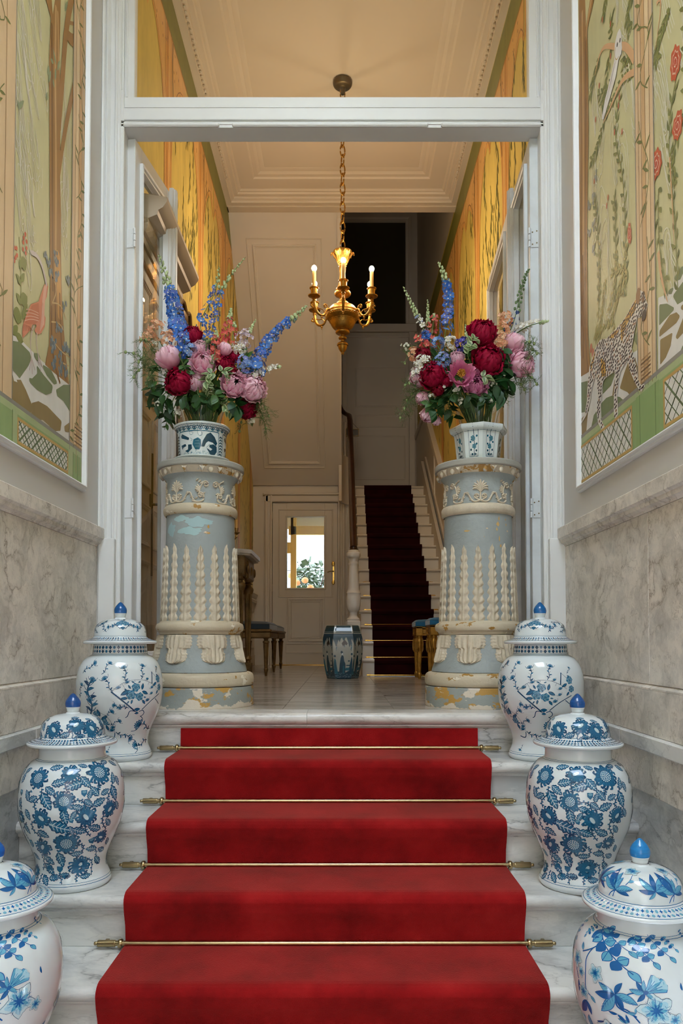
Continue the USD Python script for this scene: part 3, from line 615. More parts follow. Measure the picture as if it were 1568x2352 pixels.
kn = obj('handle', join([tube([(HL + .03, 4.44, hz4), (HL + .085, 4.44, hz4)], .008, 8), tube([(HL + .085, 4.44, hz4 - .055), (HL + .085, 4.44, hz4 + .055)], [.010, .010], 8), bx(HL + .03, HL + .04, 4.42, 4.46, hz4 - .06, hz4 + .06, .003)]), M_bronze, D4, label='bronze T-shaped handle')
obj('bolt_rod', tube([(HL + .042, 4.44, hz4 - .42), (HL + .042, 4.44, hz4 + .30)], .006, 6), M_bronze, D4)
DL = structure('trim_1', 'cream dado panelling along the left hall wall')
obj('dado_board', bx(HL - .001, HL + .02, 5.0, YB, .14, .80), M_cream, DL)
obj('dado_rail', prism([(.0, .80), (.05, .80), (.055, .83), (.04, .85), (.06, .88), (.065, .91), (.0, .92)], (HL, 5.0, 0), XH, ZH, YH, YB - 5.0), M_cream, DL, smooth=25)
for y0, y1 in ((5.1, 6.5), (6.6, 8.0), (8.1, 9.75)): obj('panel_moulding', panel_mould((HL + .02, y0, .22), YH, ZH, XH, y1 - y0, .48, 1., .8), M_cream, DL, smooth=25)
BB = structure('baseboard_left', 'cream baseboard along the left hall wall'); obj('board', bx(HL, HL + .03, 4.96, YB, 0, .14, .006), M_cream, BB)
BB = structure('baseboard_right', 'cream baseboard along the right hall wall'); obj('board', bx(HR - .03, HR, 4.0, 6.85, 0, .14, .006), M_cream, BB)

# ---- inner staircase: painted steps, dark red runner, wall string and panelled wainscot, newel, handrail, balusters
YS, ZR, TD = 6.83, .155, .2145
SX0, SX1 = .19, 1.065
ST = thing('painted_staircase', 'cream painted wooden staircase climbing at the back of the hall', 'staircase', (.6, YS, 0))
for k in range(15):
    y, z = YS + TD * k, ZR * (k + 1)
    obj('riser', bx(SX0, SX1, y + .022, y + .04, ZR * k + .001, z - .026), M_cream, ST, world=True)
    a_ = np.linspace(PI / 2, 3 * PI / 2, 7)
    pr = [(y + TD + .04, z)] + [(y + .013 + .013 * cos(t), z - .013 + .013 * sin(t)) for t in a_] + [(y + .012, z - .026), (y + .022, z - .036), (y + .03, z - .036), (y + .03, z - .026), (y + TD + .04, z - .026)]
    obj('tread', prism(pr, (SX0 - .015, 0, 0), YH, ZH, XH, SX1 - SX0 + .015), M_cream, ST, smooth=40, world=True)
obj('side_panel', prism([(YS + .03, 0)] + [p for k in range(15) for p in ((YS + .03 + TD * k, ZR * (k + 1) - .03), (YS + .03 + TD * (k + 1), ZR * (k + 1) - .03))] + [(YS + TD * 15 + .03, 0)], (SX0 + .004, 0, 0), YH, ZH, XH, .03), M_cream, ST, world=True)
sl = ZR / TD
obj('wall_string', prism([(YS - .12, -.0), (YS - .12, .24), (YS + TD * 15 + .1, .24 + sl * (TD * 15 + .22)), (YS + TD * 15 + .1, sl * (TD * 15 + .0) - .1), (YS + .1, 0)], (SX1, 0, 0), YH, ZH, XH, .035), M_cream, ST, world=True)
WA = structure('trim_2', 'sloping cream wainscot beside the stairs')
yA, yB_ = 6.2, YS + TD * 15 + .05
def zline(y, h): return h + sl * (y - YS)
obj('wainscot_board', prism([(6.75, 0), (6.75, zline(6.75, .98)), (yB_, zline(yB_, .98)), (yB_, zline(yB_, 0))], (HR - .02, 0, 0), YH, ZH, XH, .02), M_cream, WA)
obj('sloping_cap', prism([(6.7, zline(6.7, .98)), (6.7, zline(6.7, 1.06)), (yB_, zline(yB_, 1.06)), (yB_, zline(yB_, .98))], (HR - .06, 0, 0), YH, ZH, XH, .06), M_cream, WA)
obj('sloping_moulding', prism([(6.7, zline(6.7, .36)), (6.7, zline(6.7, .41)), (yB_, zline(yB_, .41)), (yB_, zline(yB_, .36))], (HR - .04, 0, 0), YH, ZH, XH, .03), M_cream, WA)
for y in (7.35, 8.25, 9.15): obj('batten', bx(HR - .036, HR - .012, y, y + .05, zline(y, .40), zline(y, .99)), M_cream, WA)
obj('landing_wainscot', join([bx(HR - .02, HR, yB_, 11.45, 2.33, 3.35), bx(HR - .05, HR, yB_, 11.45, 3.35, 3.42, .008)]), M_cream, WA)

def runner(prof, x0, x1, t, name, label, cat, mat_, par=None):
    """A carpet of thickness t draped over the profile (y, z), with a bound edge."""
    ln = LineString(prof); band = Polygon(np.vstack([prof, np.asarray(ln.offset_curve(-t, join_style='round', quad_segs=3).coords)[::-1]])).buffer(0)
    return obj(name, prism(band, (x0, 0, 0), YH, ZH, XH, x1 - x0), mat_, par, smooth=40, label=label, cat=cat)
pr = []
for k in range(15):
    y, z = YS + TD * k, ZR * (k + 1)
    pr += [(y + .021, ZR * k + .002), (y + .020, z - .04), (y + .004, z - .032), (y - .002, z - .013), (y + .006, z + .001)]
pr.append((YS + TD * 14 + .6, ZR * 15 + .001))
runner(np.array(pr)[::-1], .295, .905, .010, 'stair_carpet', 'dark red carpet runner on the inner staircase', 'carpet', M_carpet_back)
ROD_N = ['lowest', 'second lowest', 'third lowest', 'fourth lowest', 'fifth lowest', 'sixth lowest', 'seventh lowest']
def rod(name, xa, xb, y, z, r, label, group, m, knob=1.0):
    t = thing(name, label, 'stair rod', ((xa + xb) / 2, y, z), group=group); h = (xb - xa) / 2
    obj('bar', tube([(-h, 0, 0), (h, 0, 0)], r, 12), m, t)
    for s in (-1, 1):
        prof = [(0.0, 0), (.6, .001), (.75, .005), (.6, .009), (.6, .012), (1.2, .0125), (1.3, .016), (1.3, .070), (1.25, .072), (1.0, .0725), (1.0, .082), (1.6, .0825), (1.85, .087), (1.85, .091), (1.6, .0955), (1.0, .096), (1.0, .115)]
        v, f = lathe([(rr * r * 1.0, zz * knob) for rr, zz in prof], 14)
        R = np.array([[0, 0, 1], [0, 1, 0], [-1, 0, 0]]) if s > 0 else np.array([[0, 0, -1], [0, 1, 0], [1, 0, 0]])
        v = v.copy(); v[:, 2] = .115 * knob - v[:, 2]; v = v @ R.T + [s * (h - .115 * knob + .012), 0, 0]
        obj('finial', (v, f if s > 0 else f), m, t, smooth=40)
        obj('bracket', bx(s * (h - .03 * knob) - .006 * knob, s * (h - .03 * knob) + .006 * knob, 0, r * 1.9, -r * 1.2, r * 1.2, .001), m, t)
    return t
for k in range(7): rod('stair_rod', .235, .965, YS + TD * k - .001 + (.0 if k else -.0), ZR * k + .012, .0065, f'thin brass rod of the inner staircase, {ROD_N[k]} on the dark carpet', 'brass rods of the inner staircase', M_brass_bright, .35)

NW = thing('newel_post', 'turned cream newel post at the foot of the inner stairs', 'newel post', (.108, 6.86, 0))
obj('base', bx(-.062, .062, -.062, .062, 0, .50, .008), M_cream, NW)
obj('turning', lathe(smooth_prof([(.058, .50), (.060, .515), (.045, .53), (.035, .55), (.036, .575), (.05, .59), (.062, .63), (.066, .69), (.062, .735), (.066, .75), (.058, .765), (.052, .79), (.046, .9), (.042, 1.0), (.046, 1.01), (.046, 1.02), (.042, 1.03), (.046, 1.06), (.060, 1.075), (.064, 1.09), (.062, 1.115), (.05, 1.12), (.05, 1.135), (.0, 1.14)], 90), 28), M_cream, NW)
obj('cap_collar', lathe([(0, 1.132), (.036, 1.132), (.036, 1.145), (.03, 1.15), (.03, 1.165), (0, 1.165)], 24), M_darkwood, NW)
HRAIL = thing('handrail', 'dark polished wooden handrail sweeping up the inner stairs', 'handrail', (.108, 6.88, 1.16))
pth = bez([(.108, 6.88, 1.16), (.108, 6.98, 1.24)], 3).tolist() + bez([(.108, 7.2, 1.40), (.108, 8.4, 1.40 + 1.2 * sl), (.108, 9.55, 1.40 + 2.35 * sl)], 10).tolist() + bez([(.10, 9.75, 3.22), (.075, 9.9, 3.28), (.03, 9.98, 3.33), (-.02, 10.02, 3.42), (-.04, 10.05, 3.52)], 9).tolist()
obj('rail', tube(pth, .034, 12, flat=(1.0, .8)), M_darkwood, HRAIL, world=True)
for k in range(14):
    y = YS + TD * (k + .5); z0, z1 = ZR * (k + 1), zline(y, 1.06) + .04
    bl = thing('baluster', f'slender turned baluster under the handrail, number {k + 1} from the newel', 'baluster', (.215, y, z0), group='balusters of the inner stairs') if k < 0 else None
for k, (px_, py0, py1, Yb) in enumerate(((791.5, 970, 1090, 9.93), (785.0, 962, 1092, 10.15))):
    a_, b_ = P(px_, py1, Yb), P(px_, py0, Yb); a_[2] = 2.375; h = b_[2] - a_[2]
    bl = thing('baluster', ('slender turned cream baluster just left of the handrail', 'brass-coloured rod baluster at the far left of the handrail')[k], 'baluster', tuple(a_))
    obj('block', bx(-.022, .022, -.022, .022, -.05, h * .18, .003), M_cream, bl)
    obj('turning', lathe(smooth_prof([(.018, h * .18), (.012, h * .21), (.018, h * .25), (.010, h * .3), (.017, h * .38), (.012, h * .6), (.010, h * .95), (.018, h * .97), (.018, h)], 40), 14), M_cream, bl)
# small board hung on cord beside the rail
a_ = P(809, 994, 9.95)
SG = thing('hanging_sign', 'small dark notice board hung on a cord behind the handrail', 'sign', tuple(a_))
obj('board', bx(-.085, .085, -.006, .006, -.05, .05, .002), M_black, SG); obj('border', frame_loop((-.085, -.006, -.05), XH, ZH, -YH, .17, .10, [(0, 0), (0, .004), (.008, .004), (.008, 0)]), M_bronze, SG)
obj('cord', tube([(-.08, 0, .05), (0, -.005, .13), (.08, 0, .05)], .0025, 5), M_black, SG)

# ---- the red runner on the marble steps and its brass rods
pr = [(3.455, -.068)]
pr = []
for k in range(0, 7):
    y, z = Y0 - TR * k, -RI * k
    t = .054 if k == 0 else .044
    if k == 0: pr += [(y + .030, z - t - .016)]
    else:
        a_ = np.linspace(PI / 2, PI * 1.12, 6); r = .020
        pr += [(y + TR + .012, z + .002), (y + .05, z + .003)] + [(y + .022 + r * 1.25 * cos(q), z + .003 - r + r * sin(q)) for q in a_] + [(y + .004, z - t - .006), (y + .02, z - t - .05)]
    pr += [(y + .028, -RI * (k + 1) + .012)]
pr.append((1.2, -1.23))
runner(np.array(pr), XC - .667, XC + .667, .012, 'red_runner', 'bright red velvet-pile runner down the marble steps', 'carpet', M_carpet)
RN = ['topmost', 'second from the top', 'third from the top', 'nearest', 'out of view', 'out of view']
for k in range(4): rod('runner_rod', XC - .758, XC + .758, Y0 - TR * k + .006, -RI * (k + 1) + .020, .0085, f'brass stair rod across the bright red runner, {RN[k]} of the four', 'brass rods across the red runner', M_brass)

# ================================================================== PAINTED PEDESTALS
PED = [(.0, 0), (.268, 0), (.268, .098), (.262, .101), (.255, .103), (.266, .113), (.270, .133), (.266, .153), (.252, .166), (.236, .170), (.232, .185), (.227, .20), (.214, .235), (.203, .28), (.197, .33), (.193, .352),
       (.200, .354), (.205, .362), (.213, .370), (.217, .385), (.214, .40), (.205, .409), (.194, .413), (.188, .416)]
PED_SHAFT = [(.188, .412), (.184, .5), (.178, .65), (.172, .80), (.168, .94)]
PED_TOP = [(.172, .936), (.181, .945), (.185, .960), (.183, .974), (.176, .984), (.168, .988), (.166, 1.0), (.166, 1.08), (.168, 1.105), (.174, 1.122), (.186, 1.133)]
PED_EGG = [(.186, 1.133), (.190, 1.138), (.197, 1.146), (.203, 1.158), (.206, 1.166)]
PED_CAP = [(.200, 1.164), (.214, 1.165), (.217, 1.170), (.217, 1.190), (.213, 1.196), (0, 1.197)]
ZS = 1.006
def prof_r(prof, z): p = np.asarray(prof); return np.interp(z, p[:, 1], p[:, 0])
PALL = np.array([p for p in PED if p[1] >= .166 and p[1] < .35] + PED_SHAFT + PED_TOP[5:])
def on_ped(x, z, h):
    """Arc position x (at radius), level z, height h off the shaft."""
    r0 = prof_r(PALL, z); a = x - PI / 2
    return np.stack([(r0 + h) * np.cos(a), (r0 + h) * np.sin(a), z], -1)
def acanthus(z0, z1, w0, w1, lobes, th, depth, nv=54, nu=11, tipcurl=0., blunt=.0):
    v = np.linspace(0, 1, nv); u = np.linspace(-1, 1, nu); U, V = np.meshgrid(u, v)
    saw = (V * lobes) % 1.0
    width = (w0 + (w1 - w0) * V ** 1.4) * np.where(V > .9 - blunt, np.sqrt(np.clip((1 - V) / (.1 + blunt), 0.0, 1)), 1.0)
    lob = 1 - .36 * np.abs(2 * saw - 1) ** 1.6
    x = U * width / 2 * lob
    z = z0 + (z1 - z0) * (V + .020 * (1 - np.abs(U)) * 0 + .03 * np.abs(U) * (-1 if z1 > z0 else -1) * .6)
    h = depth * ((1 - np.abs(U) ** 4) * .62 + .50 * np.abs(U) ** .7 * np.cos(2 * PI * (V * lobes - .85 * np.abs(U))) * (1 - np.abs(U) ** 6) + .42 * np.exp(-(U / .12) ** 2) - .22 * np.exp(-((np.abs(U) - .24) / .09) ** 2)) + tipcurl * V ** 3
    h[:, 0] = h[:, -1] = -.001
    r0 = prof_r(PALL, z)
    return on_ped(x / r0 + th, z, h).reshape(-1, 3), grid_faces(nu, nv)
def fan_leaf(z0, z1, th, nv=44, nu=27):
    """A hanging leaf: two broad lobed shoulders, a waist, and a fluted fan below that curls off the shaft."""
    v = np.linspace(0, 1, nv); u = np.linspace(-1, 1, nu); U, V = np.meshgrid(u, v)
    width = np.interp(V, [0, .12, .30, .42, .47, .54, .68, .84, .93, .98, 1], [.150, .166, .170, .160, .128, .112, .132, .130, .108, .066, .02])
    x = U * width / 2 * (1 - .10 * np.abs(np.sin(PI * V * 9)) * np.abs(U)); z = z0 + (z1 - z0) * (V + .05 * (np.abs(np.cos(PI * U * 3)) - 1) * V ** 6 + .07 * np.abs(U) * (V < .46) * V)
    fl = np.cos(2 * PI * 3.0 * np.abs(U) ** .9); h = .013 * (1 - np.abs(U) ** 3) * (.55 + .45 * np.sin(PI * np.clip(V * 1.05, 0, 1)) ** .5) + .0045 * fl * (1 - np.abs(U) ** 4) * np.clip(V * 4, .3, 1) + .004 * np.exp(-(U / .10) ** 2) + .022 * np.clip(V - .6, 0, 1) ** 2 - .004 * np.exp(-((V - .47) / .03) ** 2) * np.abs(U)
    h[:, 0] = h[:, -1] = -.001; h[-1] = .002; r0 = prof_r(PALL, z)
    return on_ped(x / r0 + th, z, h).reshape(-1, 3), grid_faces(nu, nv)
def cyl_tube(p2, r, th, zc, flat=(1., .8)):
    p2 = np.asarray(p2, float); z = zc + p2[:, 1]; r0 = prof_r(PALL, z); r = np.asarray(r) * 1.35 if np.ndim(r) else r * 1.35
    return tube(on_ped(p2[:, 0] / r0 + th, z, np.full(len(z), r * .45 if np.ndim(r) == 0 else .0025)), r, 6, flat=flat)
def spiral(c, r, turns, a0, d=1, n=22):
    t = np.linspace(0, 1, n); a = a0 + d * 2 * PI * turns * t; rr = r * (1 - .82 * t)
    return np.stack([c[0] + rr * np.cos(a), c[1] + rr * np.sin(a)], 1)

def pedestal(label, loc, rot, egg_gone, patches):
    t = thing('pedestal', label, 'pedestal', loc); face = -math.atan2(loc[0], loc[1])
    S = lambda pr: [(r, z * ZS) for r, z in pr]
    obj('plinth', lathe(S([(0, 0), (.266, 0), (.268, .004), (.268, .094), (.264, .099), (.24, .1)]), 72), M_plinth, t, smooth=40)
    obj('base_torus', lathe(S(smooth_prof([(.25, .1005), (.262, .104), (.269, .118), (.270, .133), (.266, .153), (.252, .165), (.236, .168)], 24)), 72), M_torus, t, smooth=True)
    obj('base_bell', lathe(S(smooth_prof(PED[9:16], 20)), 72), M_pedpaint, t, smooth=40)
    obj('middle_torus', lathe(S(smooth_prof([(.19, .350), (.199, .352), (.201, .358), (.203, .364), (.214, .371), (.218, .386), (.214, .402), (.203, .409), (.199, .411), (.196, .416), (.186, .418)], 30)), 72), M_torus, t, smooth=True)
    obj('shaft', lathe(S(smooth_prof(PED_SHAFT, 14)), 72), M_pedpaint, t, smooth=40)
    obj('neck_ring', lathe(S(smooth_prof(PED_TOP[:6], 20)), 72), M_torus if egg_gone < .2 else M_relief, t, smooth=True)
    obj('frieze', lathe(S(PED_TOP[5:]), 72), M_pedpaint, t, smooth=40)
    obj('egg_band', lathe(S(PED_EGG), 72), M_egg, t, smooth=40)
    obj('cap', lathe(S(PED_CAP), 72), M_pedcap, t, smooth=30)
    Z = lambda m: (np.asarray(m[0]) * [1, 1, ZS], m[1])
    for k in range(16): obj('acanthus_strip', Z(acanthus(.4165, .785 + .004 * ((k * 7) % 3), .070, .030, 9, face + 2 * PI * k / 16, .010)), M_relief, t, smooth=50)
    for k in range(7): obj('acanthus_leaf', Z(fan_leaf(.350, .212, 2 * PI * k / 7 - .40)), M_relief, t, smooth=50)
    pt = Paint(lambda uv, h: (lambda q: (q * [1, 1, ZS], q * [1, 1, 0] / (np.linalg.norm(q[:, :2], axis=1, keepdims=True) + 1e-9)))(on_ped(uv[:, 0], uv[:, 1], h)), .06, .0006)
    for (x, z, a_, b_, c) in patches:                             # repainted and knocked patches on the shaft
        g = Polygon([(x + a_ * (1 + .18 * sin(3 * q + x * 9) + .12 * sin(7 * q + z * 40)) * cos(q), z + b_ * (1 + .2 * sin(4 * q + z * 30) + .15 * sin(9 * q)) * sin(q)) for q in np.linspace(0, 2 * PI, 40)[:-1]]).buffer(0); pt.add(g, c, 0)
    v, f, c, n = pt.mesh(); obj('paint_patches', (v, f), painted('repaint', .55), t, color=c, normals=n, label='paler repainted patches and ochre chips')
    zc = 1.045
    for k in range(3):
        th = rot + 2 * PI * k / 3
        ms = []
        for j in range(9):
            a = (j - 4) * .36; L = .052 - .004 * abs(j - 4) * .9
            e = np.array([sin(a) * L, .004 + cos(a) * L * .98]); m_ = np.array([sin(a * .72) * L * .55, cos(a * .72) * L * .6])
            pp = bez([(sin(a) * .004, -.004), m_, e], 7); ms.append(cyl_tube(pp, np.array([.0022, .003, .0036, .0046, .0054, .005, .0022]), th, zc))
        for d in (1, -1):
            ms.append(cyl_tube(np.vstack([bez([(0, -.046), (d * .012, -.042), (d * .026, -.034)], 5), spiral((d * .017, -.026), .0125, 1.3, 0 if d > 0 else PI, d)]), .0036, th, zc))
            ms.append(cyl_tube(bez([(d * .004, -.048), (d * .03, -.052), (d * .046, -.038), (d * .060, -.014), (d * .074, -.008), (d * .082, -.026), (d * .092, -.046)], 22), .0042, th, zc))
            for q in ((.045, -.040), (.062, -.010), (.084, -.030), (.092, -.047)):
                ms.append(cyl_tube(np.array([(d * q[0] - .008, q[1] - .004), (d * q[0], q[1] + .003), (d * q[0] + .008, q[1] - .003)]), np.array([.002, .0055, .002]), th, zc))
        ms.append(cyl_tube(np.array([(0, -.05), (0, -.01), (0, .01)]), np.array([.005, .0035, .003]), th, zc))
        obj('palmette', Z(join(ms)), M_relief, t, smooth=50)
        for d in (1, -1):
            ts = th + d * (2 * PI / 3) * .36; ms = []
            ms.append(cyl_tube(np.vstack([bez([(-d * .040, -.047), (-d * .015, -.055), (d * .012, -.045), (d * .014, -.025)], 10), spiral((d * .000, -.022), .014, 1.4, 0 if d > 0 else PI, d)]), .0042, ts, zc))
            ms.append(cyl_tube(np.vstack([bez([(-d * .006, -.012), (-d * .004, .008), (d * .008, .034)], 8), spiral((d * .024, .032), .016, 1.5, PI if d > 0 else 0, -d)]), .0040, ts, zc))
            for j in range(5):
                a = -d * (.5 + .42 * j); L = .034 - .003 * j
                ms.append(cyl_tube(bez([(-d * .004, .0), (sin(a * .8) * L * .5, cos(a * .8) * L * .5), (sin(a) * L, cos(a) * L * .9 + .004)], 6), np.array([.002, .003, .0042, .0048, .004, .002]), ts, zc))
            for q in ((-.004, .045), (-.016, .052), (.004, .038), (-.020, -.036), (.016, -.012)):
                ms.append(cyl_tube(np.array([(d * q[0] - .007, q[1] - .005), (d * q[0], q[1]), (d * q[0] + .006, q[1] + .006)]), np.array([.002, .005, .002]), ts, zc))
            obj('scroll', Z(join(ms)), M_relief, t, smooth=50)
    rg = np.random.default_rng(3 if egg_gone < .2 else 4)
    for k in range(30):
        a = 2 * PI * k / 30 - PI / 2; r_, z_ = .199, 1.151
        if rg.random() < egg_gone: continue
        if k % 2 == 0:
            e = trimesh.creation.icosphere(2, .5); v = np.array(e.vertices) * [.020, .024, .030] + [r_, 0, z_]
            obj('egg', rotz((v, np.array(e.faces)), a), M_egg, t, smooth=True)
        else:
            ms = [tube(bez([(r_ - .001, 0, z_ - .014), (r_ + .008, d * .3, z_ + .002), (r_ + .010, d, z_ + .014)], 6), [.003, .0038, .0042, .004, .0036, .002], 6) for d in (-.013, -.0065, 0, .0065, .013)]
            obj('dart_leaf', rotz(join(ms), a), M_egg, t, smooth=True)
    return t
PLX, PRX, PY_ = -.712, .690, 3.84
pedestal('left tall pedestal of flaking blue-grey paint with cream acanthus relief', (PLX, PY_, 0), -.58, .1, [(-.42, .912, .26, .014, C(164, 192, 190)), (.10, .893, .40, .022, C(160, 188, 190)), (-.80, .862, .20, .03, C(156, 184, 186)), (-.12, .85, .36, .018, C(160, 190, 190)), (.02, .852, .10, .0035, C(226, 214, 192)), (.38, .842, .075, .005, C(196, 150, 76)), (.40, .872, .03, .008, C(190, 144, 70)), (.33, .844, .06, .004, C(226, 212, 188))])
pedestal('right tall pedestal of flaking blue-grey paint, palmette facing front, chipped egg band', (PRX, PY_, 0), -.10, .45, [(-.5, .852, .085, .004, C(196, 158, 96)), (.08, .862, .03, .003, C(206, 186, 150)), (.42, .885, .05, .010, C(206, 168, 104)), (.46, .912, .02, .010, C(198, 156, 88)), (.38, .860, .025, .008, C(206, 172, 112)), (.46, .815, .02, .014, C(206, 172, 112)), (.5, .78, .03, .008, C(198, 160, 96)), (.72, .91, .03, .004, C(196, 158, 96)), (.74, .885, .02, .006, C(196, 158, 96)), (.80, .855, .04, .004, C(206, 186, 150))])
PTOP = 1.197 * ZS

# ================================================================== TEMPLE JARS
WHITE = C(214, 222, 224)
JB = [(0, 0), (.128, 0), (.134, .006), (.1365, .014), (.134, .024), (.127, .040), (.1195, .062), (.1185, .078), (.122, .10), (.135, .135), (.152, .175), (.168, .215), (.1765, .255), (.1795, .29), (.1795, .315), (.176, .35), (.168, .383), (.156, .408), (.138, .428), (.124, .437), (.116, .441), (.1135, .447), (.1120, .470), (.1085, .488)]
JL = [(.112, .486), (.148, .4865), (.1525, .490), (.1535, .495), (.1500, .499), (.130, .505), (.1115, .515), (.109, .520), (.1085, .530), (.106, .545), (.101, .560), (.091, .573), (.076, .583), (.056, .590), (.034, .594), (.0235, .596), (.022, .600)]
JK = [(.0195, .599), (.0205, .602), (.0215, .608), (.0245, .616), (.0262, .622), (.0268, .629), (.0255, .637), (.021, .646), (.013, .656), (.005, .664), (0, .666)]
class Surf:
    """A glazed surface of revolution to be painted: u = angle * RR (0 faces -y), s = length along the profile."""
    RR = .16
    def __init__(self, prof, n=150, seg=96, sharp=False):
        self.p = smooth_prof(prof, n); d = np.linalg.norm(np.diff(self.p, axis=0), axis=1); self.s = np.r_[0, np.cumsum(d)]
        t = np.gradient(self.p, axis=0); t /= np.linalg.norm(t, axis=1, keepdims=True) + 1e-12; self.nr = np.stack([t[:, 1], -t[:, 0]], 1); self.seg = seg
    def at(self, s): return np.interp(s, self.s, self.p[:, 0]), np.interp(s, self.s, self.p[:, 1])
    def s_of_z(self, z, lo=0): k = np.argmin(np.abs(self.p[lo:, 1] - z)) + lo; return self.s[k]
    def map(self, uv, h):
        a = uv[:, 0] / self.RR - PI / 2; r, z = self.at(uv[:, 1]); nr, nz = np.interp(uv[:, 1], self.s, self.nr[:, 0]), np.interp(uv[:, 1], self.s, self.nr[:, 1])
        return np.stack([(r + nr * h) * np.cos(a), (r + nr * h) * np.sin(a), z + nz * h], 1), np.stack([nr * np.cos(a), nr * np.sin(a), nz], 1)
    def base(self):
        a = np.arange(self.seg + 1) * 2 * PI / self.seg
        U, S = np.meshgrid(a * self.RR, self.s); v, n = self.map(np.stack([U.ravel(), S.ravel()], 1), 0.)
        f = grid_faces(self.seg + 1, len(self.s))
        keep = np.linalg.norm(np.cross(v[f[:, 1]] - v[f[:, 0]], v[f[:, 2]] - v[f[:, 0]]), axis=1) > 1e-12; f = f[keep]
        flip = np.einsum('ij,ij->i', np.cross(v[f[:, 1]] - v[f[:, 0]], v[f[:, 2]] - v[f[:, 0]]), n[f[:, 0]]) < 0; f[flip] = f[flip][:, ::-1]
        return v, f, n
    def finder(self, loc):
        """Picture position -> (u, s) on the side towards the camera, for the jar standing at loc."""
        th = np.linspace(-1.5, 1.5, 200); ss = np.linspace(self.s[0], self.s[-1], 240); T, S = np.meshgrid(th * self.RR, ss)
        uv = np.stack([T.ravel(), S.ravel()], 1); x, n = self.map(uv, 0.); x = x + np.asarray(loc)
        ok = np.einsum('ij,ij->i', n, np.array([0, 0, EYE]) - x) > 0.02; tree = cKDTree(pix(x[ok])); uv = uv[ok]
        return lambda px, py: uv[tree.query((px, py))[1]]
    def put(self, paint, items, uv, scale, rot=0., layer=0):
        r = max(float(self.at(uv[1])[0]), .02)
        for it in items:
            g = affinity.rotate(affinity.scale(it[0], scale, scale, origin=(0, 0)), math.degrees(rot), origin=(0, 0))
            g = affinity.translate(affinity.scale(g, self.RR / r, 1, origin=(0, 0)), uv[0], uv[1]); paint.add(g, it[1], layer + (it[2] if len(it) > 2 else 0))
    def span(self, paint, items, a, b, layer=0, mirror=False, wscale=1.0):
        """Lays a motif drawn from (0, 0) to (0, 1) between two surface points."""
        r = max(float(self.at((a[1] + b[1]) / 2)[0]), .02); d = np.array([(b[0] - a[0]) * r / self.RR, b[1] - a[1]]); L = np.linalg.norm(d)
        if L < .006: return
        its = [(affinity.scale(i[0], -1, 1, origin=(0, 0)) if mirror else i[0], *i[1:]) for i in items]
        if wscale != 1: its = [(affinity.scale(i[0], wscale, 1, origin=(0, 0)), *i[1:]) for i in its]
        self.put(paint, its, a, L, math.atan2(d[1], d[0]) - PI / 2, layer)
    def ring(self, paint, s, w, color, layer=1):
        paint.add(sbox(-PI * self.RR, s - w / 2, PI * self.RR, s + w / 2), color, layer)
    def copy_back(self, paint, fn):
        for k in (0, 1): fn(PI * self.RR * k)

DK, MD, LT, PALE = C(8, 66, 104), C(26, 102, 142), C(108, 166, 188), C(190, 214, 220)
CD, CM, CLT = C(10, 92, 158), C(90, 166, 198), C(160, 204, 220)
def ell(x, y, a, b, rot=0, n=5): return affinity.translate(affinity.rotate(affinity.scale(Point(0, 0).buffer(1, quad_segs=n), a, b), math.degrees(rot), origin=(0, 0)), x, y)
def daisy(x, y, r, rot, c1=MD, c2=DK):
    its = []
    for k in range(7):
        a = rot + (k - 3) * .42; its.append((lens((x, y), (x + sin(a) * r, y + cos(a) * r), r * .36), PALE, 1)); its.append((lens((x, y), (x + sin(a) * r, y + cos(a) * r), r * .40).boundary.buffer(r * .07), c1, 2))
    its.append((ell(x, y + r * .25, r * .42, r * .42), c1, 3)); its.append((ell(x, y, r * .3, r * .22), c2, 4))
    for k in (-1, 1): its.append((stroke([(x, y), (x + k * r * 1.0, y + r * .1), (x + k * r * 1.5, y + r * .9)], r * .10, n=6), c2, 1))
    return its
def sprig(flowers=1, bend=.08, leaves=4, fr=.13):
    """A stem from (0, 0) to (0, 1) with little leaves and daisies."""
    st = np.array([(0, 0), (bend, .3), (-bend * .7, .62), (bend * .3, .92)]); b = bez(st, 16); its = [(stroke(b, .040, smooth=False), DK, 0)]
    for k in range(leaves):
        t = int(2 + (12 if flowers < 2 else 13) * (k + .3) / leaves); p = b[t]; s = 1 if k % 2 else -1
        its.append((lens(p, p + [s * .17, .10], .075, s * .15), MD if k % 3 else DK, 1)); its.append((stroke([p, p + [-s * .09, .06], p + [-s * .13, .12]], .014, n=5), DK, 0))
    for k in range(flowers): p = b[-1] if k == 0 else b[7]; its += daisy(p[0], p[1] - .03, fr, .0)
    return its
def ruffle(r, n, amp, seed, base=0., curl=0.):
    a = np.linspace(0, 2 * PI, n * 8, endpoint=False); k = a * n / (2 * PI)
    rr = r * (1 - amp * np.abs(np.sin(PI * k + seed)) ** 1.5 + .05 * np.sin(3 * a + seed))
    return Polygon(np.stack([rr * np.sin(a + curl * np.cos(PI * k)), rr * np.cos(a + curl * np.cos(PI * k))], 1)).buffer(0)
def rose(r, seed):
    its = [(ruffle(r, 6, .16, seed), MD, 1), (ruffle(r * .86, 5, .18, seed + 1), LT, 2), (ruffle(r * .74, 5, .2, seed + 2), MD, 3), (ruffle(r * .56, 4, .2, seed + 3), PALE, 4), (ruffle(r * .48, 4, .2, seed + 3), MD, 5), (ruffle(r * .28, 3, .2, seed), LT, 6), (ell(0, 0, r * .16, r * .13), DK, 7)]
    return its
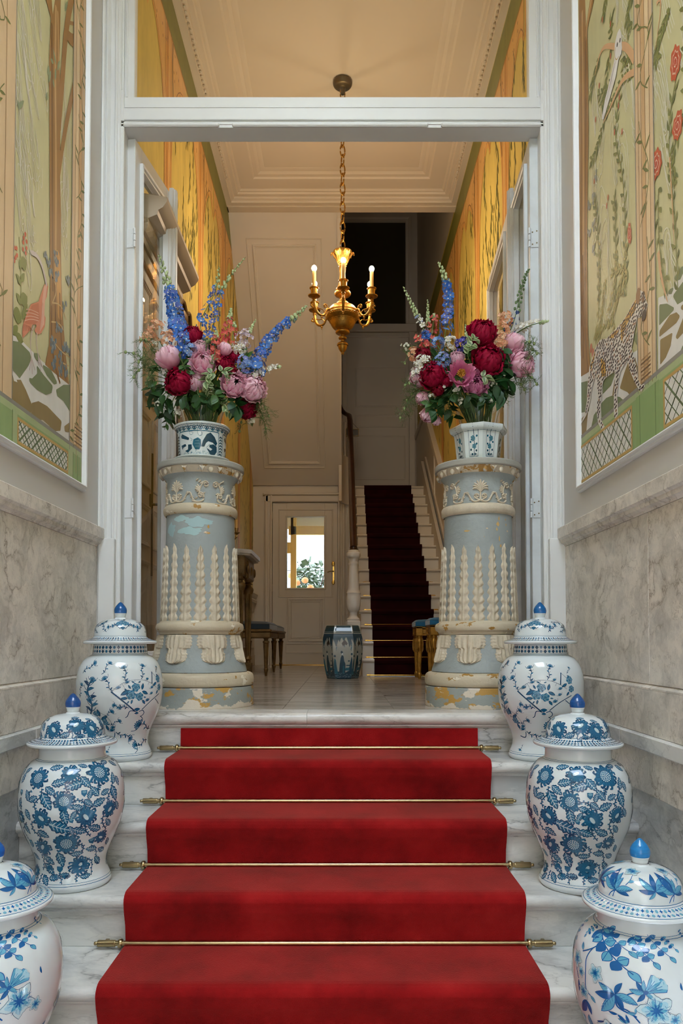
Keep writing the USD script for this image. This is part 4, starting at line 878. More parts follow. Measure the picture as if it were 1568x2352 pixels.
def sunflower(seed, side=False):
    """Curled-petal flower of radius 1, or its side view."""
    rg = np.random.default_rng(seed); its = []; n = 17
    for k in range(n):
        a = 2 * PI * k / n + rg.uniform(-.06, .06); L = 1.0 + rg.uniform(-.1, .1); c = rg.choice((-1, 1)) * .24
        p = np.array([(sin(a) * .4, cos(a) * .4), (sin(a) * .8, cos(a) * .8), (sin(a + c * .5) * L, cos(a + c * .5) * L), (sin(a + c) * L * .98, cos(a + c) * L * .98)])
        its.append((stroke(p[:3], .19, n=6), MD, 0)); its.append((stroke(p[1:], .13, n=6), DK, 0)); its.append((ell(p[3][0], p[3][1], .075, .075, n=3), DK, 0))
    its.append((ruffle(.84, n, .10, seed), MD, 1))
    for k in range(n): a = 2 * PI * k / n; its.append((stroke([(sin(a) * .5, cos(a) * .5), (sin(a) * .82, cos(a) * .82)], .03, smooth=False), DK, 2))
    if side: its.append((ell(0, .12, .50, .30), DK, 2)); its.append((ruffle(.46, 5, .25, seed), MD, 3)); cx, cy, ra, rb = .03, .06, .36, .18
    else: its.append((ell(0, 0, .52, .52), DK, 2)); cx, cy, ra, rb = 0, 0, .48, .48
    dots = [(ra * q * cos(a), rb * q * sin(a)) for q, m in ((0, 1), (.3, 6), (.58, 11), (.86, 16)) for a in np.arange(m) * 2 * PI / m]
    its.append((ell(cx, cy, ra, rb), MD, 3))
    for x, y in dots: its.append((ell(cx + x, cy + y, .062, .055 if not side else .04, n=2), PALE, 4))
    return its
def hleaf(seed):
    """Toothed leaf (0, 0)-(0, 1) with pale veins."""
    t = np.linspace(0, 1, 15); w = .27 * np.sin(PI * t ** .85) ** .8 * (1 + .16 * np.cos(t * 28)); R = np.stack([w, t], 1); Lf = np.stack([-w, t], 1)[::-1]
    its = [(Polygon(np.vstack([R, Lf])).buffer(0), DK, 0), (affinity.scale(Polygon(np.vstack([R, Lf])).buffer(0).buffer(-.045), 1, 1), MD, 1)]
    its.append((stroke([(0, .08), (.02, .5), (0, .9)], .035, n=6), PALE, 2))
    for k in range(4):
        for s in (-1, 1): its.append((stroke([(0, .18 + .17 * k), (s * .18, .32 + .16 * k)], .026, smooth=False), PALE, 2))
    return its
def vine(pts, w, knob, seed):
    """A running stem with knobs and tendrils along the points (u, s)."""
    b = bez(pts, 6 * len(pts)); its = [(stroke(b, w, smooth=False), DK, 0)]; t = np.gradient(b, axis=0); n = np.stack([-t[:, 1], t[:, 0]], 1); n /= np.linalg.norm(n, axis=1, keepdims=True) + 1e-12
    for k in range(1, len(b) - 1, 2): s = 1 if (k // 2 + seed) % 2 else -1; q = b[k] + n[k] * s * knob * 1.25; its.append((stroke([b[k], q], w * .9, smooth=False), DK, 0)); its.append((ell(q[0], q[1], knob * .8, knob * .8, n=2), MD if k % 4 else DK, 1))
    return its
def bleaf(dark, w=.34, veins=True):
    """Broad pointed leaf (0, 0)-(0, 1) of the front jars: outline, wash, veins."""
    g = lens((0, 0), (0, 1), w, .06, 11); its = [(g, CD, 0)]
    if not dark:
        its.append((g.buffer(-.022), CM, 1)); its.append((stroke([(0, .05), (.05, .5), (0, .93)], .02, n=7), CD, 2))
        if veins:
            for k in range(5):
                for s in (-1, 1): its.append((stroke([(.03, .15 + .14 * k), (.03 + s * w * .36 * (1 - .12 * k), .27 + .14 * k)], .013, smooth=False), CD, 2))
    else: its.append((stroke([(0, .05), (.05, .5), (0, .93)], .02, n=7), DK, 2))
    return its
def pinnate(n=5):
    st = bez([(0, 0), (.05, .5), (0, 1)], 12); its = [(stroke(st, .018, smooth=False), CD, 3)]
    for k in range(n):
        p = st[1 + int(9 * k / n)]; L = .30 - .02 * k
        for s in (-1, 1):
            q = p + np.array([s * L * .78, L * (.45 if s > 0 else .2)]); dark = (k + (s > 0)) % 2
            g = lens(p, q, .17, s * .12, 9); its.append((g, CD, 0));
            if not dark: its.append((g.buffer(-.012), CM, 1)); its.append((stroke([p, q], .010, smooth=False), CD, 2))
    g = lens(st[-2], (0.02, 1.16), .13, .05, 9); its += [(g, CD, 0), (g.buffer(-.012), CM, 1)]
    return its
def hibiscus(seed):
    """Ruffled open flower of radius 1: ink outline, pale wash, stippled blue heart."""
    rg = np.random.default_rng(seed); g = ruffle(1.0, 5, .36, seed * .7, curl=.0); e = np.asarray(g.exterior.coords)[:-1]; a = np.arange(len(e)); e = e * (1 + .045 * np.sin(a * 2.1 + seed))[:, None]; g = Polygon(e).buffer(0)
    its = [(g, DK, 0), (g.buffer(-.022), PALE, 1), (affinity.scale(g, .74, .74), CLT, 2), (affinity.scale(ruffle(1, 7, .5, seed), .58, .58), CM, 3), (affinity.scale(ruffle(1, 9, .6, seed + 1), .36, .36), CD, 4)]
    for k in range(26):
        q = rg.uniform(0, 2 * PI); r0 = rg.uniform(.3, .5); its.append((stroke([(sin(q) * r0, cos(q) * r0), (sin(q) * (r0 + .25), cos(q) * (r0 + .25))], .014, smooth=False), CD, 5))
    for k in range(30): q = rg.uniform(0, 2 * PI); r0 = rg.uniform(.2, .62); its.append((ell(sin(q) * r0, cos(q) * r0, .018, .018, n=2), CD, 5))
    return its
def trumpet():
    g = Polygon([(-.05, 0), (-.09, .3), (-.2, .62), (-.26, .9), (-.16, .98), (-.05, .93), (.06, 1.02), (.18, .95), (.27, .86), (.16, .55), (.07, .25), (.05, 0)]).buffer(.02)
    return [(g, CD, 0), (g.buffer(-.025), CM, 1), (affinity.translate(affinity.scale(g, .7, .45), 0, .28), CLT, 2), (stroke([(0, .05), (.0, .8)], .018, smooth=False), CD, 3), (stroke([(0, .2), (-.12, .75)], .014, smooth=False), CD, 3), (stroke([(0, .2), (.12, .75)], .014, smooth=False), CD, 3), (ell(0, .04, .07, .12), CD, 3)]

def band(S, P_, s0, s1, n, rows, dia, cd=DK, cc=MD, star=False):
    """Rows of lozenges and dots round the surface between s0 and s1."""
    h = (s1 - s0) / rows
    for k in range(n):
        u = (k + .5) / n * 2 * PI * S.RR - PI * S.RR; w = 2 * PI * S.RR / n
        for j in range(rows):
            s = s0 + (j + .5) * h
            if (k % 2 == 0) if not star else ((k + j) % 2 == 0):
                q = .5
                g = Polygon([(u, s - h * q), (u + w * .44, s), (u, s + h * q), (u - w * .44, s)]) if not star else Polygon([(u, s - h * .48), (u + w * .14, s - h * .14), (u + w * .46, s), (u + w * .14, s + h * .14), (u, s + h * .48), (u - w * .14, s + h * .14), (u - w * .46, s), (u - w * .14, s - h * .14)])
                P_.add(g, cd, 1)
            else: P_.add(ell(u, s, w * .33, h * .36, n=3), cc, 1)
            if star and k % 1 == 0 and (k + j) % 2: P_.add(ell(u, s, w * .24, h * .26, n=3), LT, 2)

def jar(label, loc, deco, knob_c, group=None):
    t = thing('temple_jar', label, 'jar', loc, group=None)
    B, Ld = Surf(JB, 170, 110), Surf(JL, 110, 110)
    pb, pl = Paint(B.map, .014), Paint(Ld.map, .014)
    deco(B, Ld, pb, pl, loc)
    v, f, c, n = pb.mesh((*B.base(), WHITE)); obj('body', (v, f), M_glaze, t, color=c, normals=n)
    v, f, c, n = pl.mesh((*Ld.base(), WHITE)); lid = obj('lid', (v, f), M_glaze, t, color=c, normals=n)
    K = Surf(JK, 60, 40); v, f, n = K.base(); z = v[:, 2]
    wob = np.array([meshkit.fbm(np.stack([v[:, 0] * 40, v[:, 1] * 40, v[:, 2] * 260], 1), 3)]).T
    c = np.where(z[:, None] < .617, np.array(WHITE), np.array(knob_c) * (.75 + .5 * wob)); obj('knob', (v, f), M_glaze, lid, color=c, normals=n)
    return t

def rings(B, Ld, pb, pl, n=2, c=MD):
    for z, w in ((.024, .0016), (.031, .0012)): B.ring(pb, B.s_of_z(z, 8), w, c)
    for z, w in ((.4375, .0016), (.443, .0012))[:n]: B.ring(pb, B.s_of_z(z, 60), w, c)
    Ld.ring(pl, Ld.s_of_z(.518, 30), .0016, c); Ld.ring(pl, Ld.s_of_z(.4995, 20), .0016, c)

def deco_A(rot, ax, flip=False):
    """Fan of peonies among daisy sprigs. Positions are those of the left jar, turned by rot."""
    def deco(B, Ld, pb, pl, loc):
        L0 = (-.950, 3.275, -.176); fb, fl = B.finder(L0), Ld.finder(L0)
        T = lambda x, y: fb(160 + x / 6.03, 1380 + y / 6.03); TL = lambda x, y: fl(160 + x / 6.03, 1380 + y / 6.03)
        rings(B, Ld, pb, pl); s0, s1 = B.s_of_z(.447, 80), B.s_of_z(.486, 80); band(B, pb, s0 + .002, s1 - .004, 42, 2, 1)
        B.ring(pb, s0, .0012, MD)
        a, b = Ld.s_of_z(.5, 20), Ld.s_of_z(.517, 30); band(Ld, pl, Ld.s_of_z(.4995, 20) + .003, b - .003, 72, 2, 1, star=False)
        for back in (0, 1):
            off = np.array([(rot + PI * back) * B.RR, 0])
            def sp(p, q, fl_=1, m=False, lv=4, fr=.13, ws=1.): B.span(pb, sprig(fl_, .08, lv, fr), T(*p) + off, T(*q) + off, 0, m, ws)
            sp((285, 1590), (305, 1030), 2, False, 8, .085); sp((600, 1250), (480, 1060), 1, True, 4, .22); sp((440, 1020), (565, 850), 1, False, 3, .2); sp((800, 1140), (750, 910), 1, True, 4, .19); sp((990, 1085), (1005, 890), 1, False, 4, .2)
            sp((140, 1340), (165, 1150), 1, False, 4, .2); sp((185, 1000), (365, 860), 1, True, 4, .2); sp((640, 1820), (860, 1910), 1, False, 5, .2); sp((1110, 1760), (960, 1700), 1, True, 3, .26); sp((1065, 1925), (900, 2010), 1, False, 4, .24); sp((470, 1610), (580, 1530), 1, False, 3, .25); sp((550, 1720), (690, 1660), 1, False, 4, .24)
            sp((560, 2010), (520, 2090), 1, False, 2, .3); sp((1190, 1000), (1195, 910), 1, True, 3, .2)
            E = lambda *pp: np.array([T(*p) + off for p in pp])
            for pts, w in (([(580, 1265), (740, 1390), (900, 1525)], .0052), ([(1230, 1285), (1120, 1390), (1000, 1500)], .003), ([(600, 1240), (740, 1140), (900, 1092), (1060, 1105), (1200, 1200)], .0011), ([(720, 1150), (760, 1200)], .001), ([(895, 1095), (905, 1120)], .001), ([(800, 1115), (815, 1140)], .001), ([(1100, 1120), (1085, 1160)], .001),
                           ([(910, 1535), (830, 1530), (800, 1600), (770, 1612)], .0030), ([(960, 1530), (1010, 1515), (1025, 1560), (985, 1590)], .0030), ([(245, 1490), (255, 1590)], .004), ([(250, 1490), (430, 1550), (560, 1660), (625, 1830)], .0012), ([(530, 1890), (610, 1900), (625, 1830)], .004), ([(1130, 990), (1135, 1140)], .004), ([(1140, 990), (1240, 1120)], .0012), ([(1180, 1350), (1225, 1420)], .003)):
                pb.add(stroke(E(*pts), w), DK, 3)
            for x, y, r, s in ((920, 1195, .0125, 1), (850, 1300, .0135, 2), (962, 1322, .0120, 3), (360, 1570, .009, 4), (480, 1680, .011, 5), (1215, 1080, .011, 6), (1235, 1190, .010, 7)): B.put(pb, rose(1, s), T(x, y) + off, r * 1.5, s, 4)
            for (p, q) in (((830, 1240), (700, 1310)), ((800, 1350), (705, 1350)), ((820, 1390), (790, 1420)), ((870, 1370), (850, 1430)), ((800, 1270), (760, 1210)), ((840, 1220), (810, 1160)), ((900, 1130), (850, 1115)), ((950, 1130), (985, 1115)), ((1000, 1230), (1020, 1140)), ((1000, 1250), (1085, 1290)), ((1020, 1330), (1060, 1340)), ((1000, 1370), (1040, 1430)), ((420, 1600), (380, 1500)), ((440, 1640), (520, 1600)), ((420, 1640), (400, 1610)), ((520, 1720), (560, 1700)), ((500, 1720), (540, 1800)), ((1200, 1130), (1150, 1180)), ((1215, 1230), (1190, 1290)), ((1220, 1040), (1190, 1020))):
                B.span(pb, [(lens((0, 0), (0, 1), .42), DK, 0), (lens((0, .1), (0, .9), .22), MD, 1)], T(*p) + off, T(*q) + off, 3)
            for (x, y, r) in ((675, 1210, .008), (800, 1140, .007), (1135, 1205, .007), (1130, 1290, .007), (1075, 1385, .008), (1070, 1090, .006), (590, 1800, .009), (600, 1760, .008)): B.put(pb, daisy(0, 0, 1, .3), T(x, y) + off, r * 1.3, .5, 3)
            B.span(pb, sprig(1, .05, 6, .16), T(820, 1490) + off, T(600, 1450) + off, 2); B.put(pb, daisy(0, 0, 1, -1.), T(700, 1480) + off, .0085, 1.2, 3)
            fan = lambda r: [(Polygon([(0, 0)] + [(r * sin(a), r * cos(a)) for a in np.linspace(-.95, .95, 13)]), DK, 0)] + [(Polygon([(0, 0), (.96 * r * sin(a), .96 * r * cos(a)), (.96 * r * sin(a + .2), .96 * r * cos(a + .2))]), MD, 1) for a in np.arange(-.9, .9, .26)]
            B.put(pb, fan(1), T(925, 1535) + off, .0165, 0, 3); B.put(pb, fan(1), T(925, 1535) + off, .012, PI, 3)
            offl = np.array([(rot + PI * back) * Ld.RR, 0]); c0 = np.array([0.06, Ld.s_of_z(.556, 30)]) + offl
            cc = Ld.s_of_z(.558, 30)
            Ld.put(pl, fan(1), c0 + [0, -.012], .014, 0, 3)
            for k, (du, ds) in enumerate(((-.012, .018), (.012, .02), (.0, .028))): Ld.put(pl, rose(1, k + 11), c0 + [du * 1.8, ds], .014, k, 4)
            for du, ds, s in ((-.045, .012, 1), (.05, .012, -1), (-.03, .03, 1), (.035, .03, -1)): Ld.span(pl, sprig(1, .06, 4, .2), c0 + [du * .5, ds * .8], c0 + [du * 2.1, ds * .4 - .006], 2, s < 0)
            for u_ in (-.05, .05): pl.add(stroke([c0 + [u_ * .3, -.008], c0 + [u_ * 1.25, .022]], .0026, smooth=False), DK, 3)
            Ld.span(pl, sprig(2, .06, 6, .12), c0 + [.19, .0], c0 + [.30, .012], 2)
            for k, (u0, s0_, u1, s1_) in enumerate(((-.10, -.02, -.16, .02), (-.20, .0, -.13, .035), (.09, -.022, .15, .012), (.12, .03, .20, .02), (-.05, .045, .03, .05), (.17, -.02, .24, -.012), (-.17, -.024, -.23, -.008))): Ld.span(pl, sprig(1, .06, 5, .2), c0 + [u0, s0_], c0 + [u1, s1_], 2, k % 2 == 0)
    return deco

def deco_B(rot, seed):
    """Dense trailing sunflowers, leaves and knobbed vines."""
    SUN = [(215, 775, 98, 0), (810, 780, 115, 0), (465, 1025, 95, 0), (495, 1445, 112, 0), (525, 760, 85, 1), (690, 1215, 95, 1), (920, 1160, 78, 1), (250, 1170, 88, 1), (275, 1450, 85, 1), (835, 1430, 66, 1), (630, 1680, 92, 1), (70, 1120, 60, 1), (225, 1660, 55, 1)]
    LEAF = [(390, 690, 55, 1.3), (410, 840, 60, 1.3), (670, 865, 60, 2.5), (560, 890, 70, -1.9), (335, 915, 55, 2.2), (290, 1010, 80, 2.6), (170, 965, 48, 1.1), (120, 930, 50, -.5), (705, 1075, 45, 2.2), (610, 1110, 50, 1.9), (765, 965, 55, -.7), (870, 985, 45, 1.2), (965, 1005, 70, 2.8), (815, 1080, 60, 1.2), (470, 1185, 65, 2.9), (430, 1280, 95, 1.9), (130, 1110, 50, 2.6), (125, 1250, 50, 2.5), (275, 1320, 55, 2.1), (620, 1340, 60, 1.9), (770, 1330, 60, -1.2), (905, 1295, 45, -.7), (995, 1130, 45, -.5),
            (220, 1520, 45, 2.2), (335, 1580, 60, 2.3), (450, 1595, 70, 2.9), (600, 1560, 50, 1.5), (740, 1535, 50, -1.4), (840, 1555, 45, -1.1), (800, 1660, 50, -.7), (345, 1670, 60, 2.4), (390, 1760, 50, 1.4), (485, 1760, 45, -1.4), (300, 1770, 50, 2.5), (215, 1750, 45, .8), (690, 1800, 45, 1.5), (850, 680, 45, -1.9), (950, 850, 50, .2), (990, 880, 45, 2.9), (900, 1480, 40, -.4), (80, 750, 50, .2), (60, 980, 45, .4), (940, 700, 45, 2.4), (130, 690, 40, 1.), (640, 700, 40, -1.2), (560, 1180, 42, -2.6), (170, 1390, 42, .4), (540, 1330, 44, 2.8), (340, 1230, 46, 1.9), (720, 990, 40, .3)]
    BUD = [(440, 1690, 38, 0), (660, 975, 38, 0), (745, 1460, 42, .4), (70, 890, 36, 0), (165, 1380, 34, .2), (540, 1230, 30, .4)]
    VINE = [[(530, 800), (470, 860), (500, 940)], [(250, 880), (240, 960), (190, 1020), (200, 1090)], [(560, 1040), (640, 1050), (680, 1140)], [(170, 1180), (185, 1270), (240, 1330), (265, 1390)], [(680, 1290), (680, 1340), (730, 1410)], [(930, 850), (940, 940), (900, 1040), (900, 1080)], [(870, 1200), (845, 1280), (885, 1360)], [(600, 1470), (660, 1490), (650, 1560)], [(740, 1500), (790, 1560), (790, 1640)], [(260, 1510), (290, 1600), (280, 1670)], [(690, 1640), (745, 1660), (745, 1800)], [(600, 1760), (595, 1850)], [(440, 1720), (460, 1840)], [(270, 1700), (240, 1790)], [(60, 960), (70, 1060)], [(120, 1180), (100, 1260), (150, 1360)], [(465, 1120), (450, 1200)], [(810, 900), (800, 960)], [(500, 1330), (500, 1380)], [(160, 880), (110, 960)]]
    LSUN = [(350, 320, 88, 1, -.8), (570, 290, 88, 1, .7)]; LLEAF = [(455, 380, 55, -1.9), (740, 310, 50, 2.6), (735, 400, 48, 2.4), (620, 400, 42, 1.6), (805, 390, 34, .4), (240, 390, 34, .2), (560, 215, 40, 1.5), (690, 240, 36, 2.)]
    LV = [[(535, 355), (535, 450)], [(620, 265), (700, 290), (710, 360), (680, 440)]]
    def deco(B, Ld, pb, pl, loc):
        L0 = (.833, 2.70, -.528); fb, fl = B.finder(L0), Ld.finder(L0); T = lambda x, y: fb(1200 + x / 4.261, 1600 + y / 4.261); TL = lambda x, y: fl(1200 + x / 4.261, 1600 + y / 4.261)
        rings(B, Ld, pb, pl); band(Ld, pl, Ld.s_of_z(.4995, 20) + .003, Ld.s_of_z(.517, 30) - .003, 78, 3, 1, star=False)
        k_ = 2.70 / F_PX / 4.261
        for back in (0, 1):
            off = np.array([(rot + PI * back) * B.RR, 0])
            for j, v_ in enumerate(VINE):
                for it in vine(np.array([T(*p) + off for p in v_]), .0036, .0036, j): pb.add(it[0], it[1], it[2])
            for j, (x, y, r, a) in enumerate(LEAF):
                c = T(x, y) + off; rr = float(B.at(c[1])[0]); d = np.array([sin(a) * B.RR / rr, cos(a)]) * r * k_ * 1.18; B.span(pb, hleaf(j), c - d, c + d, 1)
            for j, (x, y, r, sd) in enumerate(SUN): B.put(pb, sunflower(j + seed, bool(sd)), T(x, y) + off, r * k_ * 1.0, (j * 1.7) % 6.28, 4)
            for j, (x, y, r, a) in enumerate(BUD): B.put(pb, [(Polygon([(-.8, .8), (.8, .8), (.7, -.2), (0, -1), (-.8, -.2)]).buffer(.1), MD, 0), (ell(0, .4, .6, .4), LT, 1)] + [(ell(q * .25 - .4, .35 + .2 * (q % 2), .08, .08, n=2), DK, 2) for q in range(4)], T(x, y) + off, r * k_ * .8, a, 3)
            for j, s_ in enumerate(np.linspace(B.s_of_z(.06, 8), B.s_of_z(.42, 40), 13)):   # carries the pattern on round the sides
                c = np.array([(PI / 2 - .30 + .10 * (-1) ** j) * B.RR, s_]) + off
                if j % 3 == 1: B.put(pb, sunflower(j + seed + 40, j % 2 == 0), c, .021, j * 1.3, 4)
                else: a = 2.2 * j + .5; rr = float(B.at(s_)[0]); d = np.array([sin(a) * B.RR / rr, cos(a)]) * .019; B.span(pb, hleaf(j), c - d, c + d, 1)
                c2 = c + [.05 * (-1) ** (j + 1), .012]; a = 1.7 * j; d = np.array([sin(a) * B.RR / .15, cos(a)]) * .016; B.span(pb, hleaf(j + 3), c2 - d, c2 + d, 1)
            for it in vine(np.array([np.array([(PI / 2 - .30 + .12 * sin(4 * q_)) * B.RR, B.s_of_z(z_, 8)]) + off for q_, z_ in enumerate(np.linspace(.05, .41, 9))]), .0034, .0034, 1): pb.add(it[0], it[1], it[2])
            offl = np.array([(rot + PI * back) * Ld.RR, 0])
            for q in (0, 1.25):
                ol = offl + [q * Ld.RR, 0]
                for j, v_ in enumerate(LV):
                    for it in vine(np.array([TL(*p) + ol for p in v_]), .0026, .0026, j): pl.add(it[0], it[1], it[2])
                for j, (x, y, r, a) in enumerate(LLEAF):
                    c = TL(x, y) + ol; rr = float(Ld.at(c[1])[0]); d = np.array([sin(a) * Ld.RR / rr, cos(a)]) * r * k_; Ld.span(pl, hleaf(j), c - d, c + d, 1)
                for j, (x, y, r, sd, a) in enumerate(LSUN): Ld.put(pl, sunflower(j + seed + 20, True), TL(x, y) + ol, r * k_ * .95, a, 4)
    return deco

def deco_C(rot, seed):
    """Large brushed leaves, hanging sprays and ruffled flowers."""
    def deco(B, Ld, pb, pl, loc):
        L0 = (.815, 2.10, -.88); fb, fl = B.finder(L0), Ld.finder(L0); T = lambda x, y: fb(1300 + x / 5.204, 1900 + y / 5.204); TL = lambda x, y: fl(1300 + x / 5.204, 1900 + y / 5.204)
        rings(B, Ld, pb, pl, 2, C(30, 104, 150)); band(Ld, pl, Ld.s_of_z(.4995, 20) + .004, Ld.s_of_z(.516, 30) - .003, 66, 2, 1, CD, CM, star=True)
        Ld.ring(pl, Ld.s_of_z(.514, 30), .0014, C(30, 104, 150))
        k_ = 2.10 / F_PX / 5.204
        for back in (0, 1):
            off = np.array([(rot + PI * back) * B.RR, 0]); E = lambda *pp: np.array([T(*p) + off for p in pp])
            def leaf_(c, tips, wd=.36):
                for j, (x, y, dk) in enumerate(tips): B.span(pb, bleaf(dk, wd), T(*c) + off, T(x, y) + off, 4 + (j % 2) * 3)
            def stem(pts, w): pb.add(stroke(E(*pts), w), CD, 3)
            for a, b, m in (((450, 1180), (640, 1730), 0), ((500, 1190), (710, 1490), 0), ((790, 1290), (1015, 1640), 0), ((970, 1280), (1220, 1570), 0), ((1130, 1300), (1300, 1470), 0), ((390, 1165), (240, 1290), 1), ((330, 1110), (190, 1200), 1), ((1345, 1210), (1420, 1330), 0)):
                B.span(pb, pinnate(5 if abs(b[1] - a[1]) > 300 else 3), T(*a) + off, T(*b) + off, 2, bool(m))
            stem([(430, 1380), (330, 1440), (200, 1480)], .003); stem([(330, 1440), (245, 1560), (228, 1760), (235, 1930), (290, 2010)], .0028); stem([(690, 2030), (770, 1990), (930, 1980)], .003); stem([(590, 2010), (610, 2130), (690, 2190), (830, 2260)], .004); stem([(160, 1500), (130, 1650), (150, 1800)], .003); stem([(660, 2160), (740, 2200), (880, 2330)], .0035)
            leaf_((585, 2000), [(380, 1840, 0), (345, 1965, 1), (420, 2190, 0), (672, 1865, 1), (860, 2130, 0), (685, 2200, 1)])
            leaf_((940, 1975), [(838, 1835, 1), (755, 1935, 0), (848, 2090, 1), (1052, 2070, 0), (930, 1822, 0)])
            leaf_((610, 2230), [(500, 2200, 1), (720, 2352, 1)], .3); leaf_((760, 2330), [(610, 2285, 0), (720, 2240, 1)], .34); leaf_((840, 2230), [(720, 2215, 0), (830, 2170, 0)], .4)
            for q, r_ in (((1090, 1800), .034), ((1195, 1880), .034)): B.span(pb, trumpet(), T(945, 1975) + off, T(*q) + off, 8, False, 1.1)
            for x, y, r, s in ((355, 1745, 112, 1), (140, 1560, 110, 2), (215, 1960, 100, 3), (1085, 2195, 205, 4), (1300, 2300, 90, 5), (180, 1720, 70, 6)): B.put(pb, hibiscus(s + seed), T(x, y) + off, r * k_, s * 1.3, 6)
            B.span(pb, bleaf(0, .5), T(292, 2005) + off, T(350, 2100) + off, 4); B.span(pb, bleaf(0, .5), T(205, 1470) + off, T(215, 1360) + off, 4); leaf_((240, 2060), [(310, 2240, 1), (200, 2180, 1)], .4)
            for a, b in (((150, 1810), (160, 1960)), ((560, 2352), (370, 2310)), ((1380, 1960), (1360, 1850))): B.span(pb, bleaf(1, .3), T(*a) + off, T(*b) + off, 4)
            for k, z in enumerate((.36, .29, .22)):                             # flowering branch round the side
                c = np.array([(1.22 - .05 * (k % 2)) * B.RR, B.s_of_z(z, 8)]) + off; B.put(pb, hibiscus(k + 3 + seed), c, .026, k * 1.4, 6)
                for j in range(2): a = 2.4 + j * 2.2 + k; B.span(pb, bleaf(j, .4), c, c + np.array([sin(a), cos(a)]) * .045, 4)
            pb.add(stroke(np.array([np.array([(1.25 + .05 * sin(3 * q)) * B.RR, B.s_of_z(z, 8)]) + off for q, z in enumerate(np.linspace(.41, .16, 7))]), .0028), CD, 3); B.span(pb, pinnate(3), np.array([1.2 * B.RR, B.s_of_z(.43, 40)]) + off, np.array([1.36 * B.RR, B.s_of_z(.385, 40)]) + off, 2)
            # lower half of the body, where the picture ends
            for k, (u, z) in enumerate(((-.2, .17), (-.08, .11), (.05, .15), (.16, .10), (.24, .17))):
                c = np.array([u, B.s_of_z(z, 8)]) + off
                for j in range(4): a = j * 1.55 + k; B.span(pb, bleaf(j % 2, .36), c, c + np.array([sin(a), cos(a)]) * .05, 4)
            for u, z in ((-.14, .2), (.12, .22)): B.put(pb, hibiscus(9 + seed), np.array([u, B.s_of_z(z, 8)]) + off, .035, 1., 6)
            offl = np.array([(rot + PI * back) * Ld.RR, 0])
            for q in (0, 1.5):
                ol = offl + [q * Ld.RR, 0]
                def ll(c, tips, wd=.34):
                    for j, (x, y, dk) in enumerate(tips): Ld.span(pl, bleaf(dk, wd), TL(*c) + ol, TL(x, y) + ol, 4 + (j % 2) * 3)
                ll((592, 745), [(488, 570, 0), (660, 485, 1), (690, 540, 0), (800, 750, 0), (752, 825, 1), (695, 605, 0)]); ll((1065, 775), [(850, 600, 0), (992, 562, 1), (1150, 585, 0), (865, 752, 1), (1215, 845, 1), (990, 870, 0), (1190, 760, 0)], .3)
                pl.add(stroke(np.array([TL(*p) + ol for p in ((515, 810), (545, 770), (600, 750))]), .003), CD, 3); pl.add(stroke(np.array([TL(*p) + ol for p in ((715, 690), (770, 630), (790, 580))]), .0028), CD, 3); pl.add(stroke(np.array([TL(*p) + ol for p in ((560, 820), (590, 740), (620, 700))]), .003), CD, 3)
                Ld.put(pl, hibiscus(3), TL(792, 532) + ol, 90 * k_, .4, 6); ll((740, 660), [(815, 650, 0)], .5)
                Ld.put(pl, hibiscus(5), TL(1130, 515) + ol, 60 * k_, 1.4, 6)
    return deco
JARS = [('white lidded jar with blue fans and daisy sprigs, upper left beside the pedestal', (-.950, 3.275, -.176), deco_A(0., 0), C(10, 84, 150)),
        ('white lidded jar with blue fans and daisy sprigs, upper right beside the pedestal', (.853, 3.275, -.176), deco_A(-.88, 0), C(10, 92, 156)),
        ('lidded jar covered in dense blue sunflowers, left side, middle of its row', (-.955, 2.72, -.528), deco_B(.64, 5), C(8, 70, 138)),
        ('lidded jar covered in dense blue sunflowers, right side, middle of its row', (.833, 2.70, -.528), deco_B(0., 1), C(8, 74, 140)),
        ('lidded jar with bright blue leaves and ruffled flowers, cut off at lower left', (-.948, 2.10, -.88), deco_C(.95, 2), C(10, 92, 176)),
        ('lidded jar with bright blue leaves and ruffled flowers, nearest on the right', (.815, 2.10, -.88), deco_C(0., 1), C(14, 122, 190))]
for a in JARS: jar(*a)

